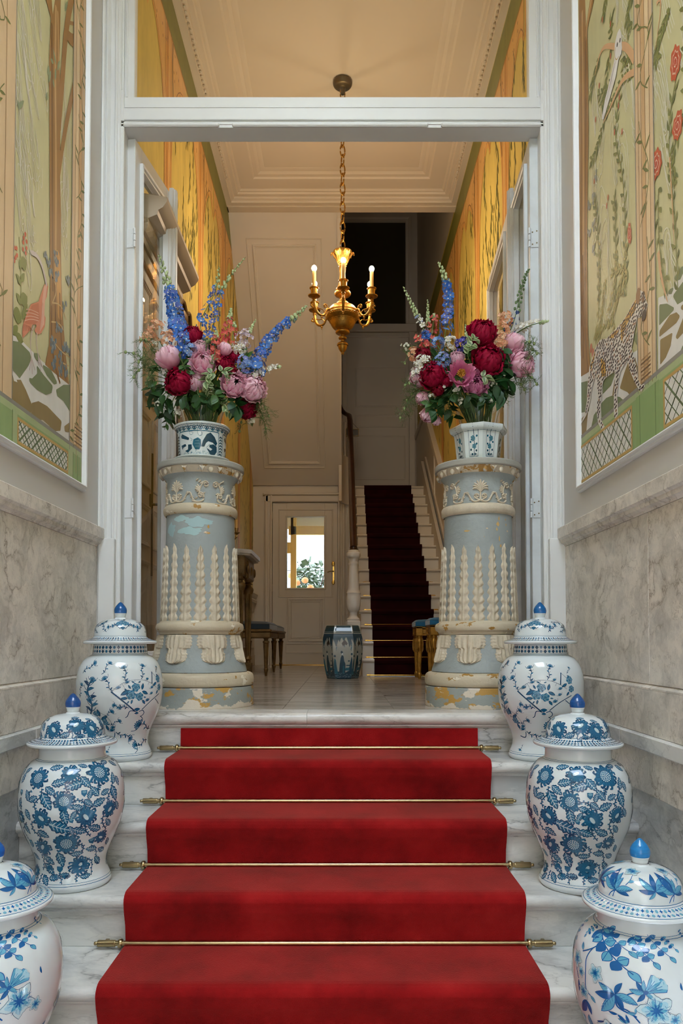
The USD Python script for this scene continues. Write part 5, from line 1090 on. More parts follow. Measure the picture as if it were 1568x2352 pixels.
# ================================================================== PLANTERS, VASES, GARDEN STOOL
class SurfN(Surf):
    """The same with n flat sides; turn = the azimuth of one side's middle (0 = towards -y)."""
    def __init__(self, prof, sides, turn, n=60, k=9):
        super().__init__(prof, n); self.N, self.turn, self.k = sides, turn, k
    def facet(self, th): w = 2 * PI / self.N; return np.round((th - self.turn) / w) * w + self.turn
    def map(self, uv, h, fa=None):
        th = uv[:, 0] / self.RR; fa = self.facet(th) if fa is None else fa
        r, z = self.at(uv[:, 1]); nr, nz = np.interp(uv[:, 1], self.s, self.nr[:, 0]), np.interp(uv[:, 1], self.s, self.nr[:, 1])
        rr = r * cos(PI / self.N) / np.cos(th - fa); a, b = th - PI / 2, fa - PI / 2
        n = np.stack([nr * np.cos(b), nr * np.sin(b), nz], 1)
        return np.stack([rr * np.cos(a), rr * np.sin(a), z], 1) + n * np.reshape(h, (-1, 1)), n
    def base(self):
        V, F, N_, n = [], [], [], 0
        for q in range(self.N):
            fa = self.turn + 2 * PI * q / self.N; th = fa + np.linspace(-PI / self.N, PI / self.N, self.k); U, S = np.meshgrid(th * self.RR, self.s)
            v, nn = self.map(np.stack([U.ravel(), S.ravel()], 1), 0., np.full(U.size, fa)); f = grid_faces(self.k, len(self.s))
            f = f[np.linalg.norm(np.cross(v[f[:, 1]] - v[f[:, 0]], v[f[:, 2]] - v[f[:, 0]]), axis=1) > 1e-12]
            V.append(v); N_.append(nn); F.append(f + n); n += len(v)
        v, f, nn = np.vstack(V), np.vstack(F), np.vstack(N_)
        flip = np.einsum('ij,ij->i', np.cross(v[f[:, 1]] - v[f[:, 0]], v[f[:, 2]] - v[f[:, 0]]), nn[f[:, 0]]) < 0; f[flip] = f[flip][:, ::-1]
        return v, f, nn
TEAL, TEAL2, TEAL3 = C(6, 60, 82), C(24, 94, 116), C(116, 164, 172)
POTW = C(206, 214, 212)
# -- round pot on its saucer, left
CPL = thing('planter', 'round blue and white porcelain planter on a saucer, left pedestal', 'planter', (PLX + .004, PY_, PTOP))
Ss = Surf([(0, 0), (.112, 0), (.118, .004), (.126, .018), (.139, .026), (.1415, .030), (.139, .033), (.12, .028), (.09, .022), (0, .022)], 60, 72); ps = Paint(Ss.map, .014)
for k in range(-2, 3): ps.add(ell(k * .012, .1245, .006, .008), TEAL, 1)
Ss.ring(ps, .121, .0014, TEAL)
v, f, c, n = ps.mesh((*Ss.base(), POTW)); obj('saucer', (v, f), M_glaze, CPL, color=c, normals=n)
Sp = Surf([(0, .024), (.104, .024), (.110, .028), (.116, .045), (.1195, .075), (.121, .11), (.122, .145), (.125, .165), (.133, .180), (.1405, .188), (.142, .193), (.139, .197), (.130, .196), (.122, .186), (.116, .165), (.113, .10), (.108, .045), (.0, .040)], 120, 80); pp = Paint(Sp.map, .014)
zz = lambda z: Sp.s_of_z(z, 12) if z < .19 else 0
def sz(z): k = np.argmin(np.abs(Sp.p[:75, 1] - z) + (Sp.p[:75, 0] < .1) * 1); return Sp.s[k]
Sp.ring(pp, sz(.183), .0022, TEAL)
for k in range(26):
    u = (k + .5) / 26 * 2 * PI * Sp.RR; u = u - PI * Sp.RR; s = sz(.170)
    pp.add(ell(u, s, .0145, .0125, 0).difference(ell(u, s + .002, .009, .0085)), TEAL2, 1); pp.add(ell(u, s - .001, .0045, .006), TEAL, 2); pp.add(ell(u - .0045, s + .005, .003, .003, n=2), TEAL, 2); pp.add(ell(u + .0045, s + .005, .003, .003, n=2), TEAL, 2)
    pp.add(Polygon([(u + .019, s - .012), (u + .016, s - .002), (u + .022, s - .002)]), TEAL2, 2); pp.add(ell(u + .0195, s + .008, .006, .003, n=2), TEAL, 1)
for q in range(3):
    o_ = q * 2 * PI / 3 * Sp.RR
    fr = sbox(o_ - .145, sz(.034), o_ + .145, sz(.150)).buffer(-.004).buffer(.004, quad_segs=2)
    pp.add(fr.buffer(.0045).difference(fr), TEAL2, 1)
    L = lambda x, y: (o_ + x * .145, sz(.034 + .116 * y))
    for pts in ([(.18, .36), (.25, .62), (.42, .88), (.58, .95), (.78, .82), (.92, .56), (.86, .44), (.70, .56), (.48, .62), (.38, .52), (.30, .36)], [(.22, .32), (.40, .30), (.55, .10), (.66, -.02), (.80, .04), (.92, .20), (.90, .40), (.74, .48), (.55, .44), (.54, .36), (.70, .28), (.60, .18), (.45, .26), (.30, .22)],
                [(-.22, .42), (-.18, .66), (.02, .74), (.14, .66), (.16, .40), (.08, .24), (-.10, .24)], [(-.88, .86), (-.80, .92), (-.40, .72), (-.42, .66), (-.84, .76)], [(-.62, .18), (-.46, .24), (-.44, .42), (-.28, .44), (-.26, .28), (-.48, .10)], [(-.86, .42), (-.60, .46), (-.56, .40), (-.74, .36), (-.80, .26)]):
        pp.add(Polygon([L(*p) for p in pts]).buffer(.001), TEAL2 if len(pts) == 7 else TEAL, 2)
    for pts in ([(-.40, 1.0), (-.2, .92), (-.3, .86), (-.4, .98)], [(-.34, .74), (-.24, .66), (-.3, .60)], [(.0, .92), (.1, .98), (.18, .88), (.1, .80), (.0, .92)], [(.14, .80), (.22, .90), (.14, 1.0)], [(.4, .3), (.55, .5)], [(-.1, .6), (.06, .6)], [(-.14, .5), (.1, .5)], [(-.1, .36), (.08, .36)]): pp.add(stroke([L(*p) for p in pts], .0016), TEAL3 if pts[0][1] in (.6, .5, .36) else TEAL2, 3)
    rg = np.random.default_rng(q + 3)
    for k in range(60):
        x = rg.uniform(-.9, .6); y = rg.uniform(.02, .20 - .08 * abs(x)); a, b = L(x, y); pp.add(ell(a, b, .0026, .0014, rg.uniform(0, 3), n=2), TEAL2 if k % 2 else TEAL3, 1)
    for k in range(7):
        a = o_ + (1 / 3 * PI) * Sp.RR; s = sz(.045 + .014 * k); pp.add(lens((a - .014, s), (a, s + .010), .009), TEAL, 1); pp.add(lens((a + .014, s), (a, s + .010), .009), TEAL, 1)
for k in range(22): u = (k / 22 * 2 - 1) * PI * Sp.RR; pp.add(ell(u, sz(.030), .008, .0022, n=3), TEAL2, 1)
v, f, c, n = pp.mesh((*Sp.base(), POTW)); obj('pot', (v, f), M_glaze, CPL, color=c, normals=n)
# -- octagonal pot, right
CPR = thing('planter', 'octagonal blue and white porcelain planter with flower panels, right pedestal', 'planter', (PRX + .004, PY_, PTOP))
So = SurfN([(0, .0), (.104, .0), (.111, .003), (.118, .012), (.116, .017), (.108, .020), (.108, .024), (.110, .040), (.1235, .150), (.126, .158), (.138, .164), (.146, .178), (.1465, .190), (.143, .193), (.134, .192), (.126, .175), (.12, .15), (.104, .03), (0, .028)], 8, PI / 8, 110); po = Paint(lambda uv, h: So.map(uv, h), .02)
def so(z): k = np.argmin(np.abs(So.p[:80, 1] - z) + (So.p[:80, 0] < .1)); return So.s[k]
So.ring(po, so(.159), .0016, TEAL2); So.ring(po, so(.184), .0095, C(88, 146, 178)); So.ring(po, so(.0195), .003, TEAL3)
for q in range(8):
    u0 = (PI / 8 + q * PI / 4 - PI) * So.RR; k = .140
    H = lambda x, y: (u0 + x * .040 * (1 - .0 * y), so(.030 + .118 * y))
    fr = Polygon([H(-.84, .02), (H(-.86, .9)), H(-.7, .98), H(.7, .98), H(.86, .9), H(.84, .02)]); po.add(fr.boundary.buffer(.0011), TEAL, 1)
    flip = 1 if q % 2 else -1
    for (x, y, r, s) in ((-.1 * flip, .78, .0155, q), (.12 * flip, .44, .0145, q + 3)):
        a, b = H(x, y)
        for g, col, l in rose(1, s): po.add(affinity.translate(affinity.scale(g, r * 1.15, r, origin=(0, 0)), a, b), {MD: TEAL2, LT: TEAL3, PALE: TEAL3, DK: TEAL}[col], l + 1)
    po.add(stroke([H(.0, .02), H(.1 * flip, .3), H(-.1 * flip, .7)], .0035), TEAL, 1)
    for (x, y) in ((-.55, .62), (-.5, .28), (.5, .24), (.55, .55), (.6, .86), (-.3, .1), (.3, .1)): a, b = H(x * flip, y); po.add(ell(a, b, .0055, .0065, x * 3), TEAL2 if y > .4 else TEAL, 1)
    for x in (-.7, -.45, -.2, .15, .4, .65): po.add(lens(H(x, .02), H(x + .12 * (1 if x < 0 else -1), .17), .003), TEAL, 1)
for k in range(-3, 4): po.add(ell(k * .006, so(.006), .004, .003), TEAL, 1)
v, f, c, n = po.mesh((*So.base(), POTW)); obj('pot', (v, f), M_glaze, CPR, color=c, normals=n)
# -- glass vases standing in the planters
VZ0 = .045
def vase(label, X):
    t = thing('glass_vase', label, 'vase', (X, PY_, PTOP + VZ0))
    out = smooth_prof([(0, 0), (.064, 0), (.070, .004), (.074, .03), (.084, .12), (.098, .20), (.112, .245), (.117, .258)], 40); inn = out[::-1].copy(); inn = inn[inn[:, 0] > .055]; inn[:, 0] -= .0035
    pr = np.vstack([out, [[.1165, .2595]], [[.1145, .2595]], inn[2:], [[.05, .012], [0, .012]]]); obj('glass', lathe(pr, 48), M_vase, t, smooth=30)
    return t
vase('clear flared glass vase in the round planter, left bouquet', PLX + .004); vase('clear flared glass vase in the octagonal planter, right bouquet', PRX + .004)
# -- hexagonal garden stool
GSL = thing('garden_stool', 'hexagonal blue and white ceramic garden stool on the marble floor', 'stool', (.010, 6.50, 0))
Sg = SurfN([(0, .0), (.128, .0), (.134, .006), (.142, .04), (.160, .13), (.170, .22), (.173, .28), (.168, .34), (.160, .375), (.1585, .381), (.159, .386), (.150, .42), (.139, .448), (.128, .453), (0, .453)], 6, .03, 90); pg = Paint(lambda uv, h: Sg.map(uv, h), .02)
def sg(z): k = np.argmin(np.abs(Sg.p[:-12, 1] - z) + (Sg.p[:-12, 0] < .12)); return Sg.s[k]
Sg.ring(pg, (sg(.388) + sg(.448)) / 2, sg(.448) - sg(.388), C(16, 60, 74), 1); pg.add(sbox(-PI * Sg.RR, sg(.452), PI * Sg.RR, Sg.s[-1] - .02), C(16, 60, 74), 1)
rg = np.random.default_rng(2)
for q in range(6):
    u0 = (q * PI / 3 + .03 - PI) * Sg.RR; w = .1675
    G = lambda x, y: (u0 + x * w / 2, sg(.004 + .372 * y))
    pts = [G(-1, 1.0), G(1, 1.0)] + [G(1 - 2 * k / 16, .80 + .13 * abs(sin(k * 2.3)) - (.16 if k in (2, 3, 13, 14) else 0)) for k in range(17)]; pg.add(Polygon(pts).buffer(0), TEAL, 1)
    for x in (-.70, .80, .12):
        L_ = .20 if abs(x) > .5 else .12
        for k in range(9): a, b = G(x + rg.uniform(-.03, .03), .84 - L_ * k / 8); pg.add(ell(a, b, .006 * (1.1 - k / 9), .008, n=2), TEAL2 if k % 2 else TEAL, 1)
    if q in (0, 2, 3, 4): pg.add(Polygon([G(-.18, .80), G(.16, .88), G(.48, .80), G(.36, .74), G(.18, .78), G(-.02, .73)]), C(10, 12, 14), 3)
    # figure in a long robe, hill, rocks and water
    pg.add(Polygon([G(-.50, .10), G(-.40, .32), G(-.27, .46), G(-.14, .52), G(.02, .50), (G(.10, .40)), G(.24, .34), G(.26, .12)]).buffer(.001), TEAL, 2); pg.add(Polygon([G(-.1, .12), G(-.02, .3), G(.12, .3), G(.14, .12)]), TEAL2, 3)
    pg.add(ell(*G(-.17, .585), .009, .012), TEAL, 2); pg.add(ell(*G(-.10, .56), .006, .009), POTW, 3); pg.add(ell(*G(-.12, .60), .0085, .006), TEAL, 4)
    pg.add(Polygon([G(-1, .0), G(-1, .22), G(-.7, .16), G(-.3, .17), G(.3, .13), G(.7, .19), G(1, .22), G(1, 0)]), TEAL, 1)
    for k in range(26): a, b = G(rg.uniform(-.95, .95), rg.uniform(.01, .12)); pg.add(ell(a, b, rg.uniform(.004, .012), .0012, n=2), TEAL3, 3)
    pg.add(Polygon([G(.22, .18), G(.3, .25), G(.6, .24), G(.95, .28), G(.98, .20), G(.6, .18)]), TEAL2, 1); pg.add(Polygon([G(.2, .30), G(.45, .31), G(.9, .32), G(.9, .29)]), TEAL, 1)
    pg.add(Polygon([G(.74, .08), G(.70, .30), G(.80, .42), G(.86, .50), G(.94, .44), G(.98, .24), G(.99, .08)]), TEAL, 2); pg.add(ell(*G(.86, .545), .007, .010), TEAL, 2); pg.add(ell(*G(.62, .40), .008, .006), TEAL, 2)
    pg.add(Polygon([G(-.99, .1), G(-.98, .34), G(-.9, .46), G(-.78, .42), G(-.68, .2), G(-.62, .08)]), TEAL2, 2); pg.add(ell(*G(-.86, .50), .008, .010), TEAL, 2)
v, f, c, n = pg.mesh((*Sg.base(), C(160, 164, 154))); obj('body', (v, f), painted('worn_stool_glaze', .18, .2), GSL, color=c, normals=n)

# ================================================================== FURNITURE OF THE HALL
def fluted_leg(z0, z1, r0, r1, cap=None, n=40, flutes=10):
    """A tapered fluted leg from the foot z0 (radius r0) up to z1 (radius r1)."""
    zs = np.linspace(z0, z1, 10); a = np.arange(n) * 2 * PI / n; fl = 1 - .13 * (np.cos(a * flutes) > .2)
    v = np.array([[(r0 + (r1 - r0) * (z - z0) / (z1 - z0)) * fl[i] * cos(a[i]), (r0 + (r1 - r0) * (z - z0) / (z1 - z0)) * fl[i] * sin(a[i]), z] for z in zs for i in range(n)]); return v, grid_faces(n, len(zs), True)
def turned(pts, n=20): return lathe(smooth_prof(pts, 40), n)
# console table and mirror against the left wall
CT = thing('console_table', 'narrow gilt console table with a pale marble top by the left wall', 'table', (-.87, 5.25, 0))
top = Polygon([(-1.148, 4.93), (-.66, 4.93), (-.590, 4.99), (-.590, 5.51), (-.66, 5.57), (-1.148, 5.57)])
obj('marble_top', join([prism(top, (0, 0, .895), XH, YH, ZH, .026), prism(top.buffer(-.012), (0, 0, .882), XH, YH, ZH, .013)]), plain('console_marble', (178, 166, 152), .3, var=.15, vscale=12.), CT, world=True)
obj('frieze', join([bx(-1.14, -.645, 4.985, 5.005, .77, .882), bx(-1.14, -.645, 5.495, 5.515, .77, .882), bx(-.66, -.635, 4.99, 5.51, .755, .882, .004), bx(-.65, -.622, 5.09, 5.41, .735, .86, .01)]), M_giltdark, CT, world=True)
for k, yy in enumerate((5.08, 5.25, 5.42)): obj('rosette', move(((trimesh.creation.icosphere(2, .032).vertices * [.35, 1, 1]), trimesh.creation.icosphere(2, .032).faces), (-.622, yy, .80)), M_giltdark, CT, world=True)
for x in (-.672, -1.10):
    for y in (5.025, 5.475):
        lg = obj('leg', join([move(fluted_leg(.17, .66, .016, .028), (x, y, 0)), move(turned([(.030, .655), (.036, .67), (.040, .685), (.036, .70), (.022, .712), (.020, .72), (.034, .728), (.020, .74), (.026, .755), (.032, .765), (.032, .775)]), (x, y, 0)), bx(x - .032, x + .032, y - .032, y + .032, .772, .882, .003), bx(x - .030, x + .030, y - .030, y + .030, .095, .165, .003), move(turned([(.012, .0), (.022, .01), (.026, .03), (.018, .05), (.012, .06), (.022, .07), (.022, .096)]), (x, y, 0)), move(turned([(.02, .164), (.018, .18), (.026, .19), (.02, .21), (.016, .215)]), (x, y, 0))]), M_giltdark, CT, world=True)
obj('stretcher', join([bx(-1.10, -.672, 5.44, 5.51, .10, .145, .004), bx(-1.13, -1.07, 5.03, 5.47, .10, .145, .004)]), M_giltdark, CT, world=True)
MI = thing('wall_mirror', 'black and gilt framed mirror above the console table', 'mirror', (HL, 5.38, .96))
obj('frame', frame_loop((0, -.33, 0), YH, ZH, XH, .66, 1.66, [(0, 0), (0, .03), (.02, .045), (.06, .045), (.075, .03), (.09, .01), (.09, 0)]), M_black, MI, smooth=25)
obj('gilt_slip', frame_loop((0, -.24, .09), YH, ZH, XH, .48, 1.48, [(0, 0), (0, .022), (.012, .026), (.024, .012), (.026, .002)]), M_gilt, MI, smooth=25)
obj('mirror_glass', bx(.0, .006, -.23, .23, .10, 1.56), plain('mirror_silver', (180, 178, 170), .04, 1.), MI)
obj('crest', join([move((trimesh.creation.icosphere(2, .06).vertices * [.3, 1.2, 1], trimesh.creation.icosphere(2, .06).faces), (.03, .0, 1.68)), tube(bez([(.03, -.2, 1.66), (.04, -.1, 1.74), (.04, 0, 1.70), (.04, .1, 1.74), (.03, .2, 1.66)], 16), .016, 6)]), M_giltdark, MI)
SCN = thing('wall_sconce', 'small brass candle sconce on the left hall wall', 'sconce', tuple(PX(543, 1222, -1.05)))
obj('cup', turned([(.0, -.06), (.012, -.05), (.008, -.03), (.03, -.012), (.034, -.004), (.012, .0), (.016, .012), (.018, .04), (.014, .044), (0, .044)]), M_brass, SCN)
obj('arm', tube(bez([(0, 0, -.05), (-.03, 0, -.08), (-.07, 0, -.05), (-.10, 0, -.04)], 10), .007, 6), M_brass, SCN)
obj('candle', lathe([(0, .04), (.012, .04), (.012, .12), (.004, .126), (0, .126)], 12), M_candle, SCN)
# long bench
BN = thing('bench', 'long upholstered bench with turned fluted legs along the left wall', 'bench', (-.86, 7.8, 0))
obj('seat_rail', join([bx(-1.09, -.645, 6.93, 8.72, .345, .40, .008), bx(-1.10, -.635, 6.92, 8.73, .40, .425, .008), bx(-.662, -.640, 7.75, 7.85, .34, .405, .004)]), M_giltdark, BN, world=True)
def cushion(x0, x1, y0, y1, z0, z1, n=16):
    u = np.linspace(-1, 1, n); X, Y = np.meshgrid(u, u); e = np.clip((1 - np.maximum(abs(X), abs(Y)) ** 8), 0, 1) ** .4; z = z0 + (z1 - z0) * (.62 + .38 * e * (1 - .15 * (X ** 2 + Y ** 2)))
    t = np.stack([(x0 + x1) / 2 + X * (x1 - x0) / 2, (y0 + y1) / 2 + Y * (y1 - y0) / 2, z], -1).reshape(-1, 3); b_ = bx(x0, x1, y0, y1, z0, z0 + (z1 - z0) * .62, .004); return join([(t, grid_faces(n, n)), b_])
obj('cushion', join([cushion(-1.085, -.655, 6.94, 7.80, .425, .505), cushion(-1.085, -.655, 7.81, 8.71, .425, .49)]), M_darkvelvet, BN, world=True, smooth=40)
for y in (6.98, 7.80, 8.67):
    for x in (-.69, -1.05):
        obj('leg', join([move(fluted_leg(.07, .30, .015, .026, flutes=8), (x, y, 0)), move(turned([(.024, .295), (.030, .305), (.030, .315), (.018, .325), (.022, .335), (.026, .345)]), (x, y, 0)), move(turned([(.0, 0), (.010, .0), (.012, .02), (.018, .05), (.020, .06), (.015, .072)]), (x, y, 0)), bx(x - .03, x + .03, y - .03, y + .03, .343, .402, .004)]), M_giltdark, BN, world=True)
# gilt stools with blue seats
def gilt_stool(label, cx, cy, w, h):
    t = thing('gilt_stool', label, 'stool', (cx, cy, 0)); a = w / 2
    obj('seat_rail', join([bx(-a, a, -a, a, h - .075, h - .03, .006), bx(-a - .008, a + .008, -a - .008, a + .008, h - .03, h - .012, .004), bx(-a - .006, a + .006, -a - .006, a + .006, h - .088, h - .075, .004), bx(-a - .004, a + .004, -a - .004, a + .004, h - .058, h - .050)] + [bx(sx * a - .028, sx * a + .004 + .02, sy * a - .03, sy * a + .03, h - .088, h - .010, .004) if 0 else bx(sx * (a - .022) - .03, sx * (a - .022) + .03, sy * (a - .022) - .03, sy * (a - .022) + .03, h - .090, h - .008, .004) for sx in (-1, 1) for sy in (-1, 1)]), M_gilt, t)
    obj('cushion', cushion(-a - .012, a + .012, -a - .012, a + .012, h - .012, h + .052), M_bluevelvet, t, smooth=40)
    for sx in (-1, 1):
        for sy in (-1, 1):
            x, y = sx * (a - .024), sy * (a - .024); hh = h - .09
            lf = [tube(bez([(x + .020 * cos(q), y + .020 * sin(q), hh - .14), (x + .032 * cos(q), y + .032 * sin(q), hh - .08), (x + .028 * cos(q), y + .028 * sin(q), hh - .02)], 6), [.004, .009, .005, .004, .003, .002], 5) for q in np.arange(8) * PI / 4]
            obj('leg', join([move(fluted_leg(.05, hh - .10, .014, .023, flutes=9), (x, y, 0)), move(turned([(.022, hh - .11), (.028, hh - .09), (.030, hh - .05), (.022, hh - .025), (.026, hh - .012), (.026, hh + .002)]), (x, y, 0)), move(turned([(0, 0), (.012, 0), (.016, .02), (.020, .035), (.014, .052)]), (x, y, 0))] + lf), M_gilt, t)
    return t
gilt_stool('gilt stool with a bright blue velvet seat, nearer the camera', .845, 6.06, .30, .455); gilt_stool('gilt stool with a bright blue velvet seat, half behind the other gilt stool', .785, 6.58, .30, .452)

# ================================================================== CHANDELIER
CHX, CHY = float(P(786.5, 700, 5.97)[0]), 5.97
def cz(c): return float(P(786, 540 + c / 6.272, CHY)[2])
def ch(c): return c / 6.272 / 293.
CH = thing('chandelier', 'six-armed gilt bronze chandelier with lit candle bulbs on a long chain', 'chandelier', (CHX, CHY, 0))
def cl(pts, n=36, k=60): return lathe(smooth_prof([(ch(r), cz(c)) for r, c in pts], k), n)
obj('stem', cl([(0, 446), (45, 446), (50, 480), (42, 560), (48, 640), (62, 720), (74, 750), (64, 762), (95, 775), (95, 785), (70, 795), (112, 820), (120, 845), (108, 872), (60, 892), (40, 920), (44, 940), (60, 955), (84, 975), (95, 1000), (80, 1008), (60, 1012)][::-1]), M_gilt, CH, smooth=40)
obj('bowl', cl([(0, 1366), (82, 1366), (130, 1345), (165, 1300), (190, 1248), (196, 1240), (188, 1236), (225, 1205), (240, 1186), (236, 1172), (244, 1160), (236, 1150), (232, 1120), (205, 1075), (165, 1035), (120, 1018), (80, 1008), (0, 1006)], 48, 110), M_gilt, CH, smooth=40)
obj('bowl_beads', join([move((trimesh.creation.icosphere(1, ch(9)).vertices, trimesh.creation.icosphere(1, ch(9)).faces), (ch(238) * cos(a), ch(238) * sin(a), cz(1178))) for a in np.arange(44) * 2 * PI / 44] + [move((trimesh.creation.icosphere(1, ch(8)).vertices, trimesh.creation.icosphere(1, ch(8)).faces), (ch(192) * cos(a), ch(192) * sin(a), cz(1244))) for a in np.arange(36) * 2 * PI / 36]), M_gilt, CH, kind='stuff')
obj('boss', cl([(0, 1440), (30, 1440), (62, 1432), (98, 1416), (104, 1400), (98, 1385), (84, 1372), (84, 1340), (60, 1338)], 36), M_gilt, CH, smooth=40)
obj('drop', cl([(0, 1722), (10, 1722), (22, 1708), (18, 1698), (40, 1670), (62, 1625), (68, 1596), (82, 1590), (80, 1574), (50, 1545), (24, 1532), (22, 1512), (54, 1500), (60, 1485), (54, 1472), (28, 1458), (26, 1436)], 30, 90), M_gilt, CH, smooth=40)
for k in range(12):                                                   # leaf crown at the top
    a = k * PI / 6; s = .85 if k % 2 else 1.
    sp = np.array([(ch(42), cz(428)), (ch(70), cz(400)), (ch(95), cz(340)), (ch(120) * s + ch(10), cz(285)), (ch(160) * s, cz(255 - 12 * (k % 2))), (ch(168) * s, cz(275)), (ch(164) * s, cz(300))]); w = np.array([.012, .016, .021, .026, .024, .014, .004])
    b_ = bez(sp, 12); ww = np.interp(np.linspace(0, 1, 12), np.linspace(0, 1, 7), w); v = np.array([[r + .004 * (1 - abs(q)) * 1., q * ww[i] * (1 + .15 * sin(i * 2.2)), z] for i, (r, z) in enumerate(b_) for q in (-1, -.5, 0, .5, 1)])
    obj('crown_leaf', rotz((np.vstack([v, v - [.004, 0, 0]]), np.vstack([grid_faces(5, 12), grid_faces(5, 12)[:, ::-1] + 60])), a), M_gilt, CH, smooth=50)
obj('crown_base', cl([(0, 450), (56, 450), (46, 436), (64, 424), (72, 400), (66, 380), (30, 372), (0, 372)], 30), M_gilt, CH, smooth=40)
def ring_link(c, w, h, r, turn):
    a = np.linspace(0, 2 * PI, 25); p = np.stack([w * np.cos(a), 0 * a, h * np.sin(a)], 1); q = tube(p[:-1], r, 7, cap=False); n_ = 7
    v = q[0]; f = grid_faces(7, 25, True) % (24 * 7); return move(rotz((v, f), turn), c)
zt, zb = 4.73, cz(225); nl = 17; st = (zt - zb) / nl
CN = 'chain_link'
for k in range(nl): obj(CN, ring_link((0, 0, zb + st * (k + .5)), .021, st * .62, .0055, (k % 2) * PI / 2 + .5), M_gilt, CH, smooth=True)
obj('hook', ring_link((0, 0, zb - .01), .018, .03, .006, 0.), M_bronze, CH, smooth=True)
obj('ceiling_rose', lathe(smooth_prof([(0, 4.69), (.012, 4.69), (.02, 4.715), (.022, 4.74), (.06, 4.752), (.076, 4.772), (.078, 4.785), (.07, 4.80)], 30), 32), M_bronze, CH, smooth=40)
ARM = [(225, 1120), (262, 1128), (300, 1200), (352, 1232), (420, 1206), (462, 1130), (474, 1052)]
for k in range(6):
    a = -PI / 2 + k * PI / 3 + .02
    R3 = lambda m: rotz(m, a)
    p = bez([(ch(r), 0, cz(c)) for r, c in ARM], 26); sc1 = bez([(ch(250), 0, cz(1130)), (ch(262), 0, cz(1075)), (ch(300), 0, cz(1062)), (ch(316), 0, cz(1090)), (ch(296), 0, cz(1108)), (ch(286), 0, cz(1092))], 18)
    sc2 = bez([(ch(300), 0, cz(1200)), (ch(330), 0, cz(1150)), (ch(400), 0, cz(1140)), (ch(450), 0, cz(1110))], 12); sc3 = bez([(ch(455), 0, cz(1140)), (ch(500), 0, cz(1150)), (ch(520), 0, cz(1120)), (ch(500), 0, cz(1100)), (ch(488), 0, cz(1118))], 12)
    ball = lambda r, c, s: move((trimesh.creation.icosphere(1, ch(s)).vertices, trimesh.creation.icosphere(1, ch(s)).faces), (ch(r), 0, cz(c)))
    arm = obj('arm', R3(join([tube(p, np.interp(np.linspace(0, 1, 26), [0, .2, .55, .8, 1], [ch(20), ch(15), ch(17), ch(24), ch(20)]), 8), tube(sc1, ch(9), 6), tube(sc2, ch(6), 6), tube(sc3, ch(9), 6), ball(352, 1255, 16), ball(352, 1278, 10), ball(300, 1090, 13), ball(520, 1130, 16)])), M_gilt, CH, smooth=50)
    cup = lathe([(ch(474) * 0 + ch(r), cz(c)) for r, c in ((0, 1060), (30, 1056), (22, 1030), (34, 1020), (24, 1008), (50, 998), (84, 990), (88, 980), (80, 976), (40, 974), (46, 960), (50, 900), (52, 890), (66, 882), (68, 874), (40, 872), (0, 872))], 20)
    obj('candle_cup', R3(move(cup, (ch(474), 0, 0))), M_gilt, arm, smooth=40)
    obj('candle_sleeve', R3(move(lathe([(0, cz(874)), (ch(28), cz(874)), (ch(27), cz(640)), (ch(20), cz(632)), (0, cz(632))], 16), (ch(474), 0, 0))), M_candle, arm, smooth=40)
    v, f = lathe(smooth_prof([(0, cz(634)), (ch(18), cz(632)), (ch(34), cz(612)), (ch(38), cz(596)), (ch(30), cz(574)), (ch(12), cz(556)), (0, cz(550))], 14), 14)
    obj('bulb', R3(move((v, f), (ch(474), 0, 0))), M_bulb, arm, smooth=True)

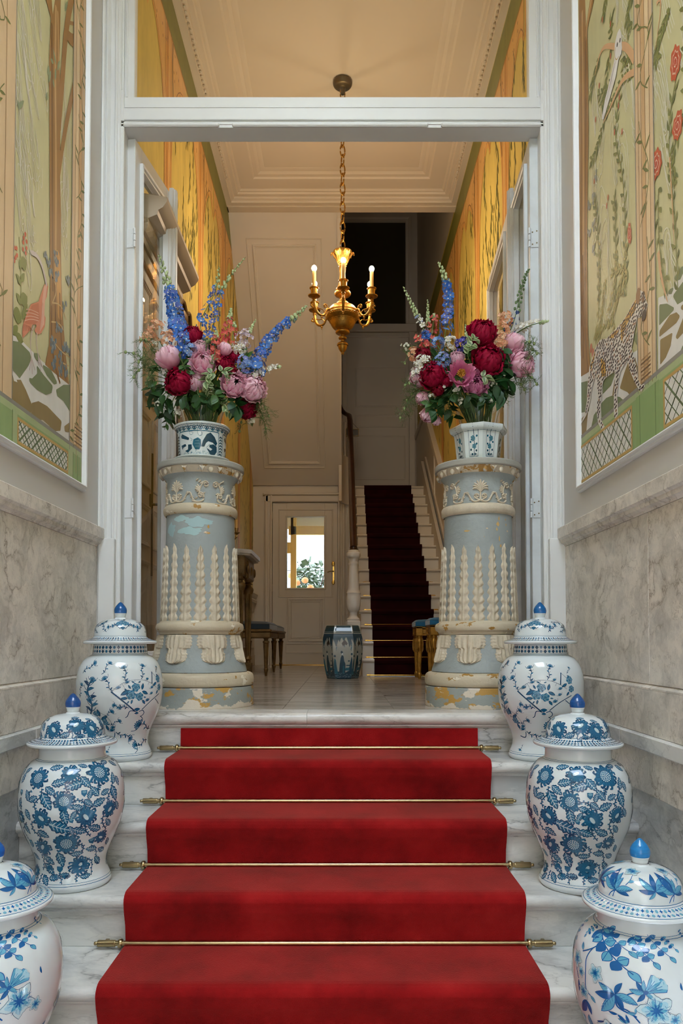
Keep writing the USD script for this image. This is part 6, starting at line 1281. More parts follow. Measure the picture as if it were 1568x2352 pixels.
# ================================================================== WALL PAINTINGS
GREEN_, TAN, TAN2, TAND = C(204, 197, 150), C(218, 187, 147), C(208, 168, 120), C(150, 116, 76)
GROUND, ROCKG, ROCKB, SAGE, SAGE2 = C(226, 222, 214), C(124, 134, 96), C(150, 128, 84), C(150, 172, 116), C(172, 184, 136)
OLIVE, BARK, BARKL, GREY_ = C(112, 116, 64), C(160, 118, 66), C(196, 156, 104), C(146, 142, 132)
class Mural:
    def __init__(self, X, s, y0, y1, z0, z1, mapper=None):
        self.X, self.s = X, s; self.clip = sbox(y0, z0, y1, z1); self.rect = (y0, y1, z0, z1)
        self.P = Paint(lambda uv, h: (np.stack([np.full(len(uv), X + s * h), uv[:, 0], uv[:, 1]], 1), np.tile([float(s), 0, 0], (len(uv), 1))), None, .0012, .00022)
        self.m = mapper
    def W(self, pts): return np.array([PX(px, py, self.X)[1:] for px, py in (self.m(*p) for p in pts)])
    def add(self, g, c, l): self.P.add(g.intersection(self.clip) if not self.clip.contains(g) else g, c, l)
    def poly(self, pts, c, l, sm=0.): g = Polygon(self.W(pts)).buffer(0); g = g.buffer(-sm).buffer(sm * 2).buffer(-sm) if sm else g; self.add(g, c, l)
    def line(self, pts, w, c, l, taper=False, smooth=True): self.add(stroke(self.W(pts), w, smooth, taper=taper), c, l)
    def leaf(self, p, q, w, c, l): a, b = self.W([p, q]); self.add(lens(a, b, w), c, l)
    def blob(self, p, a, b, c, l, rot=0.): q = self.W([p])[0]; self.add(ell(q[0], q[1], a, b, rot, 3), c, l)
    def spray(self, pts, w, c, l, n, L, wl, seed, c2=None):
        """A thin stem with n leaves."""
        b = bez(self.W(pts), 8 * len(pts)); rg = np.random.default_rng(seed); self.add(stroke(b, w, False), c, l)
        for k in range(n):
            i = int((len(b) - 2) * (k + .5) / n); d = b[i + 1] - b[i]; d = d / (np.linalg.norm(d) + 1e-9); s = 1 if k % 2 else -1; a = s * rg.uniform(.4, .9)
            e = np.array([d[0] * cos(a) - d[1] * sin(a), d[0] * sin(a) + d[1] * cos(a)]); self.add(lens(b[i], b[i] + e * L * rg.uniform(.7, 1.2), wl, .1 * s), c2 if c2 and k % 3 == 0 else c, l)
    def swirl(self, p, a, b, rot, seed, c, l, n=4, w=.004):
        q = self.W([p])[0]; rg = np.random.default_rng(seed)
        for k in range(n):
            t = np.linspace(0, 2 * PI, 40); s = .25 + .75 * (k + 1) / n; f = 1 + .22 * np.sin(3 * t + seed + k * .6) + .12 * np.sin(5 * t + seed * 2)
            x, y = a * s * f * np.cos(t), b * s * f * np.sin(t); self.add(stroke(np.stack([q[0] + x * cos(rot) - y * sin(rot), q[1] + x * sin(rot) + y * cos(rot)], 1)[:36], w, False), c, l)
    def lattice(self, quad, n1, n2, w, l):
        a, b, c_, d = self.W(quad); self.add(Polygon([a, b, c_, d]), GROUND, l); area = Polygon([a, b, c_, d]); B = lambda u, v: (1 - u) * ((1 - v) * d + v * a) + u * ((1 - v) * c_ + v * b)
        for k in range(-n2, n1 + n2):
            for sg_ in (0, 1):
                u0, u1 = k / n1, (k + n2) / n1; p, q = (B(u0, 0), B(u1, 1)) if sg_ else (B(u0, 1), B(u1, 0)); g = stroke([p, q], w * (1.5 if k % 3 == 0 else .8), False).intersection(area); self.add(g, C(104, 118, 84) if sg_ else C(86, 98, 72), l + 1 + sg_)
        self.add(area.boundary.buffer(.006), C(196, 160, 96), l + 3)
    def pilaster(self, y0, y1, z0, z1, l, vines=0, seed=0):
        w = y1 - y0; self.add(sbox(y0, z0, y1, z1), TAN, l); self.add(sbox(y0 + .22 * w, z0, y0 + .42 * w, z1), C(228, 200, 158), l + 1); self.add(sbox(y0 + .44 * w, z0, y0 + .62 * w, z1), TAN2, l + 1)
        for u in (.2, .43, .64, .8): self.add(sbox(y0 + u * w, z0, y0 + u * w + .004, z1), TAND, l + 2)
        for e in (y0, y1 - .006): self.add(sbox(e, z0, e + .006, z1), GREY_, l + 3)
        rg = np.random.default_rng(seed)
        for k in range(vines):
            z = z0 + (z1 - z0) * (k + .3) / vines; pts = [(y0 + w * rg.uniform(.2, .8), z + .10 * j) for j in range(5)]; b = bez(pts, 18); self.add(stroke(b, .004, False), OLIVE, l + 4)
            for i in range(1, 17, 2): s = rg.choice((-1, 1)); self.add(lens(b[i], b[i] + [s * .05, .05 * rg.uniform(-.5, 1.)], .012), OLIVE, l + 4)
    def build(self, parent, m, name='mural'):
        y0, y1, z0, z1 = self.rect; X, s = self.X, self.s; q = np.array([(X, y0, z0), (X, y1, z0), (X, y1, z1), (X, y0, z1)]); f = np.array([[0, 1, 2], [0, 2, 3]])
        if s < 0: f = f[:, ::-1]
        v, f, c, n = self.P.mesh((q, f, np.tile([float(s), 0, 0], (4, 1)), self.basecol)); return obj(name, (v, f), m, parent, color=c, normals=n)
    basecol = GREEN_

A = lambda x, y: (x / 3.459, y / 3.459); B2 = lambda x, y: (x / 3.459, 560 + y / 3.459)
Lm = Mural(XL + .001, 1, -2.02, ML_Y1 - .030, ML_Z0 + .030, 4.45, lambda x, y: (x, y))
def LW(f, pts): return [f(*p) for p in pts]
yv = lambda px, py: PX(px, py, XL)[1]
zl = PX(90, 968, XL)[2]                                                     # level of the painted rail
# out of frame the same scheme goes on: pilaster, panel, tree
pil_a = (yv(-110, 850), yv(26, 850)); pil_b = (yv(158, 900), ML_Y1)
for q in (0, 1, 2):
    for e in (-1.45 * q,):
        if q: Lm.add(sbox(pil_a[1] + e, zl, pil_b[0] + e, 4.5), GREEN_, 1); Lm.add(Polygon([(2.95 + e, zl), (3.05 + e, zl + .3), (3.03 + e, 4.5), (3.16 + e, 4.5), (3.14 + e, zl + .3), (3.3 + e, zl)]), BARK, 4); Lm.add(Polygon([(pil_a[1] + e, zl), (pil_b[0] + e, zl), (pil_b[0] + e, zl + .2), (pil_a[1] + e, zl + .45)]), ROCKG, 3)
        Lm.pilaster(pil_a[0] + e, pil_a[1] + e, zl - .0, 4.5, 8, 6, 4 + q)
Lm.poly(LW(B2, [(90, 720), (150, 750), (200, 800), (330, 930), (440, 1020), (560, 1120), (560, 1600), (80, 1280)]), GROUND, 2)
for pts in ([(345, -60), (480, -60), (468, 500), (478, 900), (470, 1300), (480, 1700), (480, 2400), (395, 2400), (390, 1500), (385, 500), (400, 140)],): Lm.poly(LW(A, pts), BARK, 4)
Lm.poly(LW(B2, [(395, 60), (480, 60), (490, 500), (520, 900), (545, 1120), (420, 1020), (355, 960), (385, 800), (392, 600)]), BARK, 4)
for pts, w, c in (([(440, 60), (435, 600), (440, 1300), (435, 2300)], .02, BARKL), ([(408, 200), (410, 900), (412, 1700), (415, 2300)], .018, C(128, 92, 50)), ([(460, 1380), (520, 1000), (560, 800), (600, 620)], .034, BARK), ([(462, 1000), (490, 650), (512, 350), (535, 150), (575, -60)], .046, BARK), ([(475, 700), (500, 400), (520, 200)], .014, BARKL), ([(540, 290), (575, 320), (600, 320)], .05, BARK), ([(545, 180), (590, 190)], .014, BARK), ([(455, 100), (462, 500)], .014, BARKL)): Lm.line(LW(A, pts), w, c, 5)
for pts in ([(405, 500), (420, 900), (470, 1100)], [(470, 400), (485, 800), (520, 1080)], [(430, 300), (440, 700)]): Lm.line(LW(B2, pts), .014, C(132, 92, 48), 6)
Lm.line(LW(B2, [(455, 100), (465, 400), (470, 560)]), .05, C(206, 152, 80), 5); Lm.poly(LW(A, [(402, -60), (440, -60), (414, 115)]), GREEN_, 6)
for p, a, b, r, s in ((A(210, 130), .07, .30, .3, 1), (A(190, 720), .06, .34, .25, 2), (A(300, 300), .05, .22, .3, 3), (A(180, 1560), .06, .26, .2, 4), (A(150, 1020), .05, .22, .3, 5), (A(520, 1230), .05, .3, .1, 6), (A(260, 900), .05, .3, .3, 7), (A(250, 1700), .04, .16, .2, 8), (A(510, 1650), .05, .2, 0, 9)): Lm.swirl(p, a, b, r, s, C(220, 212, 192), 2)
for x, y in ((197, 1862), (185, 1890), (181, 1926), (207, 1920), (206, 1972), (179, 1980), (200, 2012), (127, 1972), (131, 2028), (119, 2046), (109, 2072), (110, 1968)): Lm.leaf(A(x - 5, y - 20), A(x + 5, y + 20), .020, C(204, 92, 58), 5)
Lm.line(LW(B2, [(165, 620), (163, 300), (160, 100), (150, -50)]), .006, C(148, 150, 84), 4)
for a, b, w in (((165, 330), (125, 235), .026), ((165, 300), (190, 235), .026), ((160, 210), (155, 120), .024), ((165, 180), (205, 130), .05), ((165, 480), (125, 390), .03), ((165, 470), (212, 420), .055), ((165, 590), (98, 540), .06), ((170, 600), (215, 480), .03), ((160, 620), (120, 510), .03), ((130, 720), (105, 650), .06), ((180, 780), (115, 712), .035)): Lm.leaf(B2(*a), B2(*b), w, C(132, 138, 76), 5)
for pts, c in (([(95, 770), (150, 780), (230, 860), (245, 910), (220, 970), (150, 1070), (120, 1030), (95, 1000)], ROCKG), ([(205, 1060), (250, 1070), (290, 1030), (285, 960), (340, 1040), (415, 1130), (405, 1185), (360, 1200), (290, 1160), (240, 1110)], ROCKG), ([(320, 950), (400, 1000), (455, 1110), (425, 1118), (365, 1045)], ROCKG), ([(440, 1160), (500, 1120), (560, 1120), (560, 1350), (500, 1250), (450, 1210)], ROCKG), ([(248, 865), (300, 870), (322, 925), (290, 932)], ROCKG), ([(160, 775), (205, 815), (180, 820)], ROCKG), ([(205, 870), (240, 900), (235, 920)], ROCKG), ([(455, 1065), (485, 1080), (480, 1105)], ROCKG),
               ([(85, 1020), (130, 1080), (160, 1080), (200, 1160), (245, 1270), (240, 1350), (160, 1310), (85, 1255)], ROCKB), ([(245, 1265), (300, 1250), (370, 1290), (485, 1410), (475, 1485), (410, 1490), (330, 1420), (240, 1350)], ROCKB), ([(505, 1450), (560, 1410), (560, 1500), (512, 1492)], ROCKB)): Lm.poly(LW(B2, pts), c, 6, .008)
Lm.poly(LW(B2, [(88, 1010), (120, 1050), (132, 1100), (105, 1090)]), GROUND, 7); Lm.poly(LW(B2, [(300, 1400), (335, 1400), (390, 1450), (350, 1440)]), C(196, 186, 170), 7)
Lm.poly(LW(B2, [(172, 690), (178, 640), (205, 560), (240, 480), (300, 460), (312, 425), (330, 370), (345, 325), (368, 310), (378, 340), (366, 420), (345, 470), (338, 540), (357, 590), (350, 660), (320, 712), (290, 720), (268, 690), (290, 640), (250, 642), (240, 680), (172, 752)]), C(218, 138, 106), 7, .004)
Lm.poly(LW(B2, [(190, 630), (215, 570), (245, 490), (300, 470), (310, 600), (280, 635), (230, 640)]), C(206, 122, 88), 8); Lm.poly(LW(B2, [(345, 330), (370, 330), (350, 470), (345, 640), (310, 700), (325, 560), (330, 450)]), C(228, 172, 148), 8)
for k in range(6): Lm.line(LW(B2, [(185 + 8 * k, 640 + 3 * k), (180 + 14 * k, 690)]), .003, C(150, 80, 58), 9)
for k in range(4): Lm.line(LW(B2, [(190 + 4 * k, 610 - 30 * k), (240, 600 - 25 * k), (300, 612 - 20 * k)]), .003, C(232, 184, 160), 9)
Lm.line(LW(B2, [(362, 320), (348, 250), (322, 160), (290, 100), (243, 68)]), .018, C(206, 192, 186), 8)
for pts in ([(262, 650), (240, 740), (238, 830), (245, 910)], [(288, 710), (284, 790), (300, 900)], [(243, 905), (228, 1000)], [(243, 905), (250, 1030)], [(243, 905), (272, 1000)], [(300, 895), (318, 1010)], [(300, 895), (335, 985)], [(300, 895), (300, 960)]): Lm.line(LW(B2, pts), .007, C(206, 186, 178), 9)
rg = np.random.default_rng(5)
for x, y in ((410, 770), (430, 800), (418, 830), (430, 920), (420, 960), (470, 890), (480, 960), (515, 1000), (505, 820), (450, 660), (480, 690), (438, 90), (445, 150), (450, 260), (360, 90), (380, 150), (400, 240), (510, 500), (520, 820), (535, 290), (540, 850), (475, 1010), (520, 1040)):
    for k in range(9): Lm.blob(B2(x + rg.uniform(-14, 14), y + rg.uniform(-30, 30)), .007, .010, C(132, 144, 148) if k % 2 else C(100, 116, 124), 7)
for pts in ([(410, 470), (480, 500), (520, 600)], [(405, 620), (470, 640), (495, 680)], [(400, 740), (470, 840), (545, 900)], [(410, 470), (440, 350), (400, 240)], [(480, 940), (540, 970)]): Lm.line(LW(B2, pts), .006, C(206, 172, 116), 7)
for a, b in (((440, 520), (415, 380)), ((420, 500), (395, 470)), ((450, 560), (470, 480)), ((440, 540), (430, 640)), ((400, 560), (380, 660)), ((385, 520), (375, 600)), ((365, 800), (372, 730)), ((510, 90), (530, 10)), ((425, 700), (415, 620)), ((140, 860), (185, 800)), ((150, 880), (135, 790))): Lm.leaf(A(*a), A(*b), .018, C(140, 152, 116), 7)
Lm.pilaster(pil_b[0], pil_b[1], zl - .12, 4.5, 10, 9, 3)
# painted rail, plinth and lattice
e0 = Lm.W([(0, 0)])[0][0]
Lm.add(sbox(-2.1, 1.0, 4, zl - .035), SAGE, 12); Lm.add(sbox(-2.1, zl - .035, 4, zl - .010), SAGE2, 12); Lm.add(sbox(-2.1, zl - .010, 4, zl + .006), GREY_, 13)
for q in (0, 1, 2):
    e = -1.45 * q; za, zb_ = ML_Z0 + .045, zl - .05
    qd = [(pil_a[1] + .05 + e, zb_), (pil_b[0] - .02 + e, zb_), (pil_b[0] - .02 + e, za), (pil_a[1] + .05 + e, za)]; sv = Lm.W; Lm.W = lambda p: np.array(p); Lm.lattice(qd, 13, 3, .006, 14); Lm.W = sv
    for y in (pil_a[0] + e, pil_a[1] + e, pil_b[0] + .045 + e, pil_b[0] + .10 + e): Lm.add(sbox(y, ML_Z0, y + .006, zl - .03), C(118, 138, 88), 14)
    Lm.add(sbox(pil_a[1] + e, ML_Z0, pil_a[1] + .045 + e, zl - .03), SAGE2, 13); Lm.add(sbox(pil_b[0] - .015 + e, ML_Z0, pil_b[0] + .045 + e, zl - .03), SAGE2, 13)
    for k in range(7): Lm.add(sbox(pil_b[0] + .06 + e, zl + .004 + .016 * k, pil_b[0] + .22 + e, zl + .010 + .016 * k), C(120, 92, 62) if k % 2 else C(176, 140, 100), 15)
Lm.build(WLEFT, M_mural)

# ---- right wall: leopard on rocks, white bird, climbing plants
Cc = lambda x, y: (1228 + x / 3.459, y / 3.459); Dd = lambda x, y: (1228 + x / 3.459, 560 + y / 3.459); Ee = lambda x, y: (1300 + x / 4.522, 600 + y / 4.522)
Rm = Mural(XR - .001, -1, -2.02, MR_Y1 - .030, MR_Z0 + .030, 4.45, lambda x, y: (x, y))
yr = lambda px, py: PX(px, py, XR)[1]; zr = PX(1380, 966, XR)[2]
pa = (yr(1510, 800), yr(1466, 800))
for q in (1, 2, 3):
    e = -1.0 * q
    Rm.pilaster(pa[0] + e, pa[1] + e, zr, 4.5, 8, 5, 20 + q)
    yb = pa[0] + e + 1.0; y_a = pa[1] + e                                      # the scheme goes on towards the street
    if q > 1: Rm.add(Polygon([(y_a + .30, zr), (y_a + .36, 4.5), (y_a + .42, 4.5), (y_a + .44, zr)]), BARK, 4)
    if q > 1 or True:
        rgq = np.random.default_rng(q)
        if q > 1:
            Rm.add(Polygon([(y_a, zr), (y_a, zr + .25), (y_a + .3, zr + .1), (yb, zr + .32), (yb, zr)]), GROUND, 2)
            for k in range(5): Rm.add(ell(y_a + .07 + .16 * k, zr + .07 + .03 * (k % 2), .07, .05, .3, 4), ROCKG if k % 2 else ROCKB, 3)
        for k in range(7):
            y_ = rgq.uniform(y_a + .06, yb - .06); z_ = rgq.uniform(zr + .3, 3.2); b = bez([(y_, z_), (y_ + rgq.uniform(-.1, .1), z_ + .35), (y_ + rgq.uniform(-.1, .1), z_ + .7)], 22)
            if y_ > PX(1500, 800, XR)[1] - .30 and y_ < 3.6 and q == 1 and y_ > 2.62: continue
            Rm.add(stroke(b, .006, False), C(128, 130, 72), 4)
            for i in range(1, 21, 1): s_ = (-1) ** i; Rm.add(lens(b[i], b[i] + [s_ * .035, .025], .014), C(128, 130, 72) if i % 3 else C(104, 112, 66), 4)
Rm.poly(LW(Ee, [(120, 1200), (240, 1130), (420, 1240), (560, 1100), (700, 950), (780, 900), (780, 1450), (120, 2000)]), GROUND, 2)
Rm.poly(LW(Ee, [(960, 380), (1050, 340), (1130, 250), (1260, 0), (1700, -500), (1700, 1200), (960, 1300)]), GROUND, 2)
for pts, c in (([(120, 1270), (235, 1240), (240, 1560), (120, 1580)], ROCKG), ([(365, 1480), (420, 1420), (480, 1395), (560, 1410), (620, 1460), (650, 1510), (560, 1580), (420, 1690), (370, 1640)], ROCKG), ([(255, 1770), (290, 1600), (330, 1540), (332, 1660)], ROCKG), ([(560, 1320), (600, 1180), (650, 1040), (720, 1000), (760, 1150), (768, 1440), (740, 1455), (690, 1420), (640, 1360)], ROCKB), ([(480, 1420), (505, 1230), (520, 1230), (515, 1360)], ROCKB), ([(120, 1680), (230, 1560), (210, 1800), (120, 1920)], ROCKB), ([(380, 1250), (520, 1150), (470, 1290), (385, 1380)], ROCKG), ([(700, 800), (760, 700), (760, 900)], ROCKG),
               ([(970, 450), (1050, 440), (1140, 490), (970, 670)], ROCKG), ([(970, 790), (975, 720), (1080, 560), (1150, 530), (1190, 570), (1150, 640)], ROCKB), ([(980, 815), (1110, 740), (1090, 880), (1040, 1000), (980, 1080)], ROCKB), ([(1140, 790), (1230, 560), (1330, 500), (1280, 680), (1160, 810)], ROCKB), ([(1090, 1190), (1212, 880), (1400, 700), (1400, 1000), (1030, 1240)], ROCKG), ([(1110, 360), (1212, 220), (1400, 0), (1400, 300), (1160, 450)], ROCKG), ([(1180, 480), (1300, 380), (1212, 510)], ROCKB), ([(1120, 180), (1200, 60), (1260, 30), (1190, 190), (1150, 205)], ROCKG), ([(1080, 290), (1130, 265), (1100, 340), (1050, 345)], ROCKG), ([(1120, 910), (1180, 850), (1160, 890)], ROCKB)): Rm.poly(LW(Ee, pts), c, 3, .006)
Rm.poly(LW(Cc, [(350, -60), (485, -60), (420, 230), (425, 500), (430, 1000), (420, 1700), (418, 2400), (345, 2400), (350, 1200), (355, 500)]), BARK, 4); Rm.poly(LW(Dd, [(345, 0), (418, 0), (425, 700), (445, 1010), (345, 1070)]), BARK, 4)
Rm.poly(LW(Cc, [(402, -60), (450, -60), (410, 215)]), GREEN_, 5)
for pts, w, c in (([(380, 100), (385, 600), (390, 1400), (385, 2300)], .02, BARKL), ([(405, 300), (408, 900), (405, 1700), (405, 2300)], .014, C(136, 98, 58)), ([(360, 300), (362, 1100), (362, 1900)], .010, C(206, 168, 120)), ([(460, -40), (425, 160), (412, 300)], .02, BARKL)): Rm.line(LW(Cc, pts), w, c, 6)
for pts in ([(370, 300), (372, 700), (360, 1000)], [(400, 200), (405, 700), (425, 1000)], [(385, 100), (388, 900)]): Rm.line(LW(Dd, pts), .014, C(136, 98, 60), 6)
for p, a, b, r, s in ((Cc(690, 90), .05, .2, -.3, 1), (Cc(500, 1030), .05, .25, -.2, 2), (Cc(680, 1400), .07, .3, -.2, 3), (Cc(990, 900), .05, .3, -.3, 4), (Cc(1130, 150), .06, .3, -.3, 5), (Cc(760, 800), .04, .3, -.3, 6), (Cc(560, 2100), .08, .3, -.1, 7), (Cc(1080, 2150), .04, .15, -.2, 8), (Cc(480, 1600), .04, .2, 0, 9), (Cc(1000, 700), .05, .25, -.3, 10)): Rm.swirl(p, a, b, r, s, C(220, 214, 192), 2)
for pts, n, sd in (([(725, 2350), (720, 1800), (690, 1350), (650, 1150), (655, 900), (680, 740)], 20, 1), ([(512, 2400), (500, 1800), (470, 1550)], 14, 2), ([(642, 2400), (640, 1700), (630, 1550)], 12, 3), ([(545, 980), (490, 1200), (440, 1300)], 10, 4), ([(775, -40), (740, 120), (760, 260)], 10, 5), ([(570, -40), (545, 150)], 6, 6), ([(520, 450), (470, 620), (440, 800)], 10, 7), ([(790, 560), (700, 640), (640, 760), (545, 950)], 14, 8), ([(600, 400), (560, 700), (530, 860)], 9, 9), ([(790, 450), (740, 460), (700, 510)], 8, 10), ([(1080, 60), (1010, 250), (970, 420), (980, 500)], 16, 11), ([(1140, 2300), (1110, 1700), (1075, 1250), (1080, 900), (1120, 650)], 16, 12), ([(1176, 900), (1100, 1250), (1110, 1500)], 10, 13), ([(985, 1500), (990, 1900), (1060, 2350)], 8, 14), ([(620, 260), (600, 200), (620, 150)], 5, 15), ([(640, 620), (590, 700), (500, 760)], 8, 16)): Rm.spray(LW(Cc, pts), .006, C(128, 130, 72), 4, int(n * 1.5), .042, .014, sd, C(104, 112, 66))
for pts, n, sd in (([(510, 0), (515, 300), (500, 620)], 14, 21), ([(720, 0), (715, 300), (690, 420)], 10, 22), ([(640, 60), (640, 300), (590, 560)], 16, 23), ([(560, 280), (540, 500), (500, 800)], 18, 24), ([(700, 240), (660, 420), (600, 640)], 18, 25), ([(740, 260), (690, 200), (600, 250)], 14, 26), ([(500, 640), (480, 760)], 8, 27), ([(640, 640), (560, 650), (500, 740)], 12, 28)): Rm.spray(LW(Dd, pts), .005, C(160, 152, 88), 4, int(n * 1.4), .030, .010, sd, C(186, 164, 96))
for pts, w in (([(795, 470), (720, 370), (640, 370), (530, 410), (480, 600)], .030), ([(795, 570), (700, 640), (650, 740), (600, 860), (545, 980)], .022), ([(985, 2000), (1010, 2200), (1060, 2400)], .018), ([(1075, 1250), (1100, 1700), (1110, 1950)], .008), ([(970, 30), (1000, 0), (960, 400)], .01)): Rm.line(LW(Cc, pts), w, C(214, 168, 124), 5, taper=True)
Rm.poly(LW(Cc, [(680, 225), (690, 260), (698, 380), (690, 430), (670, 470), (650, 600), (600, 780), (550, 950), (535, 945), (560, 800), (600, 640), (635, 480), (640, 350), (660, 260)]), C(228, 224, 220), 7, .004)
for x, y in ((682, 320), (660, 355)): Rm.blob(Cc(x, y), .007, .009, C(44, 40, 38), 8)
for k in range(5): Rm.line(LW(Cc, [(650 - 8 * k, 470 + 30 * k), (600 - 8 * k, 700 + 30 * k)]), .003, C(196, 188, 186), 8)
Rm.line(LW(Cc, [(645, 380), (642, 450), (655, 472), (672, 450)]), .004, C(196, 168, 110), 8)
for x, y, a, b, s in ((1080, 625, .042, .062, 1), (1010, 1265, .046, .056, 2), (795, 1800, .020, .046, 3), (1185, 880, .04, .05, 4), (1200, 1400, .04, .05, 5)):
    q = Rm.W([Cc(x, y)])[0]
    for sc, c, l in ((1, C(198, 92, 58), 6), (.68, C(222, 184, 160), 7), (.58, C(190, 78, 50), 8), (.30, C(226, 196, 176), 9), (.22, C(186, 72, 46), 10)): g = affinity.translate(affinity.rotate(affinity.scale(ruffle(1, 8, .16, s), a * sc, b * sc), -8, origin=(0, 0)), *q); Rm.add(g, c, l)
for x, y in ((540, 155), (605, 190), (605, 445), (515, 680), (487, 950), (475, 1440), (668, 840), (675, 770), (637, 1050), (697, 1045), (575, 1635), (585, 1570)): Rm.blob(Cc(x, y), .008, .013, C(190, 110, 78), 6)
rg = np.random.default_rng(8)
for x, y in ((470, 1560), (435, 1640), (435, 1870), (470, 1800), (465, 1990), (490, 1400)):
    for k in range(5): Rm.blob(Cc(x + rg.uniform(-12, 12), y + rg.uniform(-50, 50)), .008, .012, C(146, 148, 140), 5)
for x, y in ((450, 830), (465, 870), (240 / 1.3, 900)): Rm.blob(Dd(x, y), .016, .022, C(196, 120, 92), 6)
LEO = [(745, 300), (760, 285), (775, 300), (800, 310), (825, 340), (840, 400), (860, 450), (850, 490), (835, 580), (810, 590), (800, 560), (770, 590), (745, 585), (740, 640), (720, 720), (710, 800), (690, 900), (720, 1010), (740, 1100), (760, 1230), (790, 1290), (820, 1270), (825, 1300), (790, 1360), (765, 1330), (740, 1290), (710, 1230), (670, 1130), (650, 1030), (620, 1060), (570, 1150), (555, 1250), (540, 1380), (550, 1590), (520, 1640), (505, 1600), (505, 1400), (515, 1250), (520, 1140), (450, 1190), (400, 1230), (385, 1300), (380, 1400), (370, 1520), (360, 1620), (400, 1700), (410, 1720), (375, 1750), (340, 1680), (325, 1560), (335, 1400), (330, 1250), (310, 1200), (280, 1300), (260, 1450), (220, 1600), (170, 1680), (150, 1780), (148, 1740), (165, 1680), (205, 1580), (225, 1440), (230, 1300), (250, 1100), (290, 970), (320, 880), (360, 820), (430, 800), (520, 710), (590, 630), (650, 540), (700, 440), (740, 380)]
Rm.pilaster(pa[0], pa[1], zr - .02, 4.5, 8, 7, 12)
Rm.poly(LW(Ee, LEO), C(226, 218, 208), 14, .002)
for pts in ([(735, 390), (690, 470), (650, 545), (580, 660), (575, 760), (590, 860), (615, 720), (660, 620), (735, 500)], [(370, 1000), (415, 1050), (425, 1190), (375, 1200)], [(520, 720), (440, 800), (500, 800), (560, 720)], [(320, 890), (270, 1060), (255, 1200), (300, 1010)]): Rm.poly(LW(Ee, pts), C(206, 160, 76), 15, .004)
LP = Polygon(LEO).buffer(-9); rg = np.random.default_rng(1); n_sp = 0; pts_ = []
for _t in range(30000):
    x, y = rg.uniform(140, 870), rg.uniform(285, 1750)
    if LP.contains(Point(x, y)) and all((x - a) ** 2 / 1.0 + (y - b) ** 2 / 3.0 > 230 for a, b in pts_): pts_.append((x, y)); n_sp += 1
for x, y in pts_: t = rg.uniform(-.25, .05); Rm.leaf(Ee(x + 9 * t, y - 13), Ee(x - 9 * t, y + 13), .0155, C(56, 46, 38) if rg.random() < .85 else C(136, 90, 50), 16)
for p, a, b, c in (((820, 560), .022, .020, C(64, 52, 44)), ((760, 360), .022, .03, C(150, 110, 70)), ((838, 470), .010, .012, C(70, 54, 44)), ((815, 345), .008, .012, C(70, 54, 44)), ((810, 400), .010, .010, C(120, 84, 56))): Rm.blob(Ee(*p), a, b, c, 17)
Rm.add(sbox(-2.1, 1.0, 4, zr - .035), SAGE, 10); Rm.add(sbox(-2.1, zr - .035, 4, zr - .010), SAGE2, 10); Rm.add(sbox(-2.1, zr - .010, 4, zr + .006), GREY_, 11)
for q in (0, 1, 2, 3):
    e = -1.0 * q; za, zb_ = MR_Z0 + .045, zr - .05; sv = Rm.W; Rm.W = lambda p: np.array(p)
    Rm.lattice([(pa[1] + .06 + e, zb_), (pa[1] + .72 + e if q == 0 else pa[0] + 1.0 - .06 + e, zb_), (pa[1] + .72 + e if q == 0 else pa[0] + 1.0 - .06 + e, za), (pa[1] + .06 + e, za)], 12, 3, .0055, 14); Rm.W = sv
    Rm.add(sbox(pa[0] - .02 + e, MR_Z0, pa[1] + .02 + e, zr - .03), C(146, 170, 112), 12)
    for y in (pa[0] + e + .01, pa[1] + e - .02): Rm.add(sbox(y, MR_Z0, y + .005, zr - .03), C(112, 134, 84), 13)
    for k in range(7): Rm.add(sbox(pa[0] + .05 + e, zr + .004 + .014 * k, pa[1] - .03 + e, zr + .010 + .014 * k), C(120, 92, 62) if k % 2 else C(176, 140, 100), 13)
Rm.build(WRIGHT, M_mural)

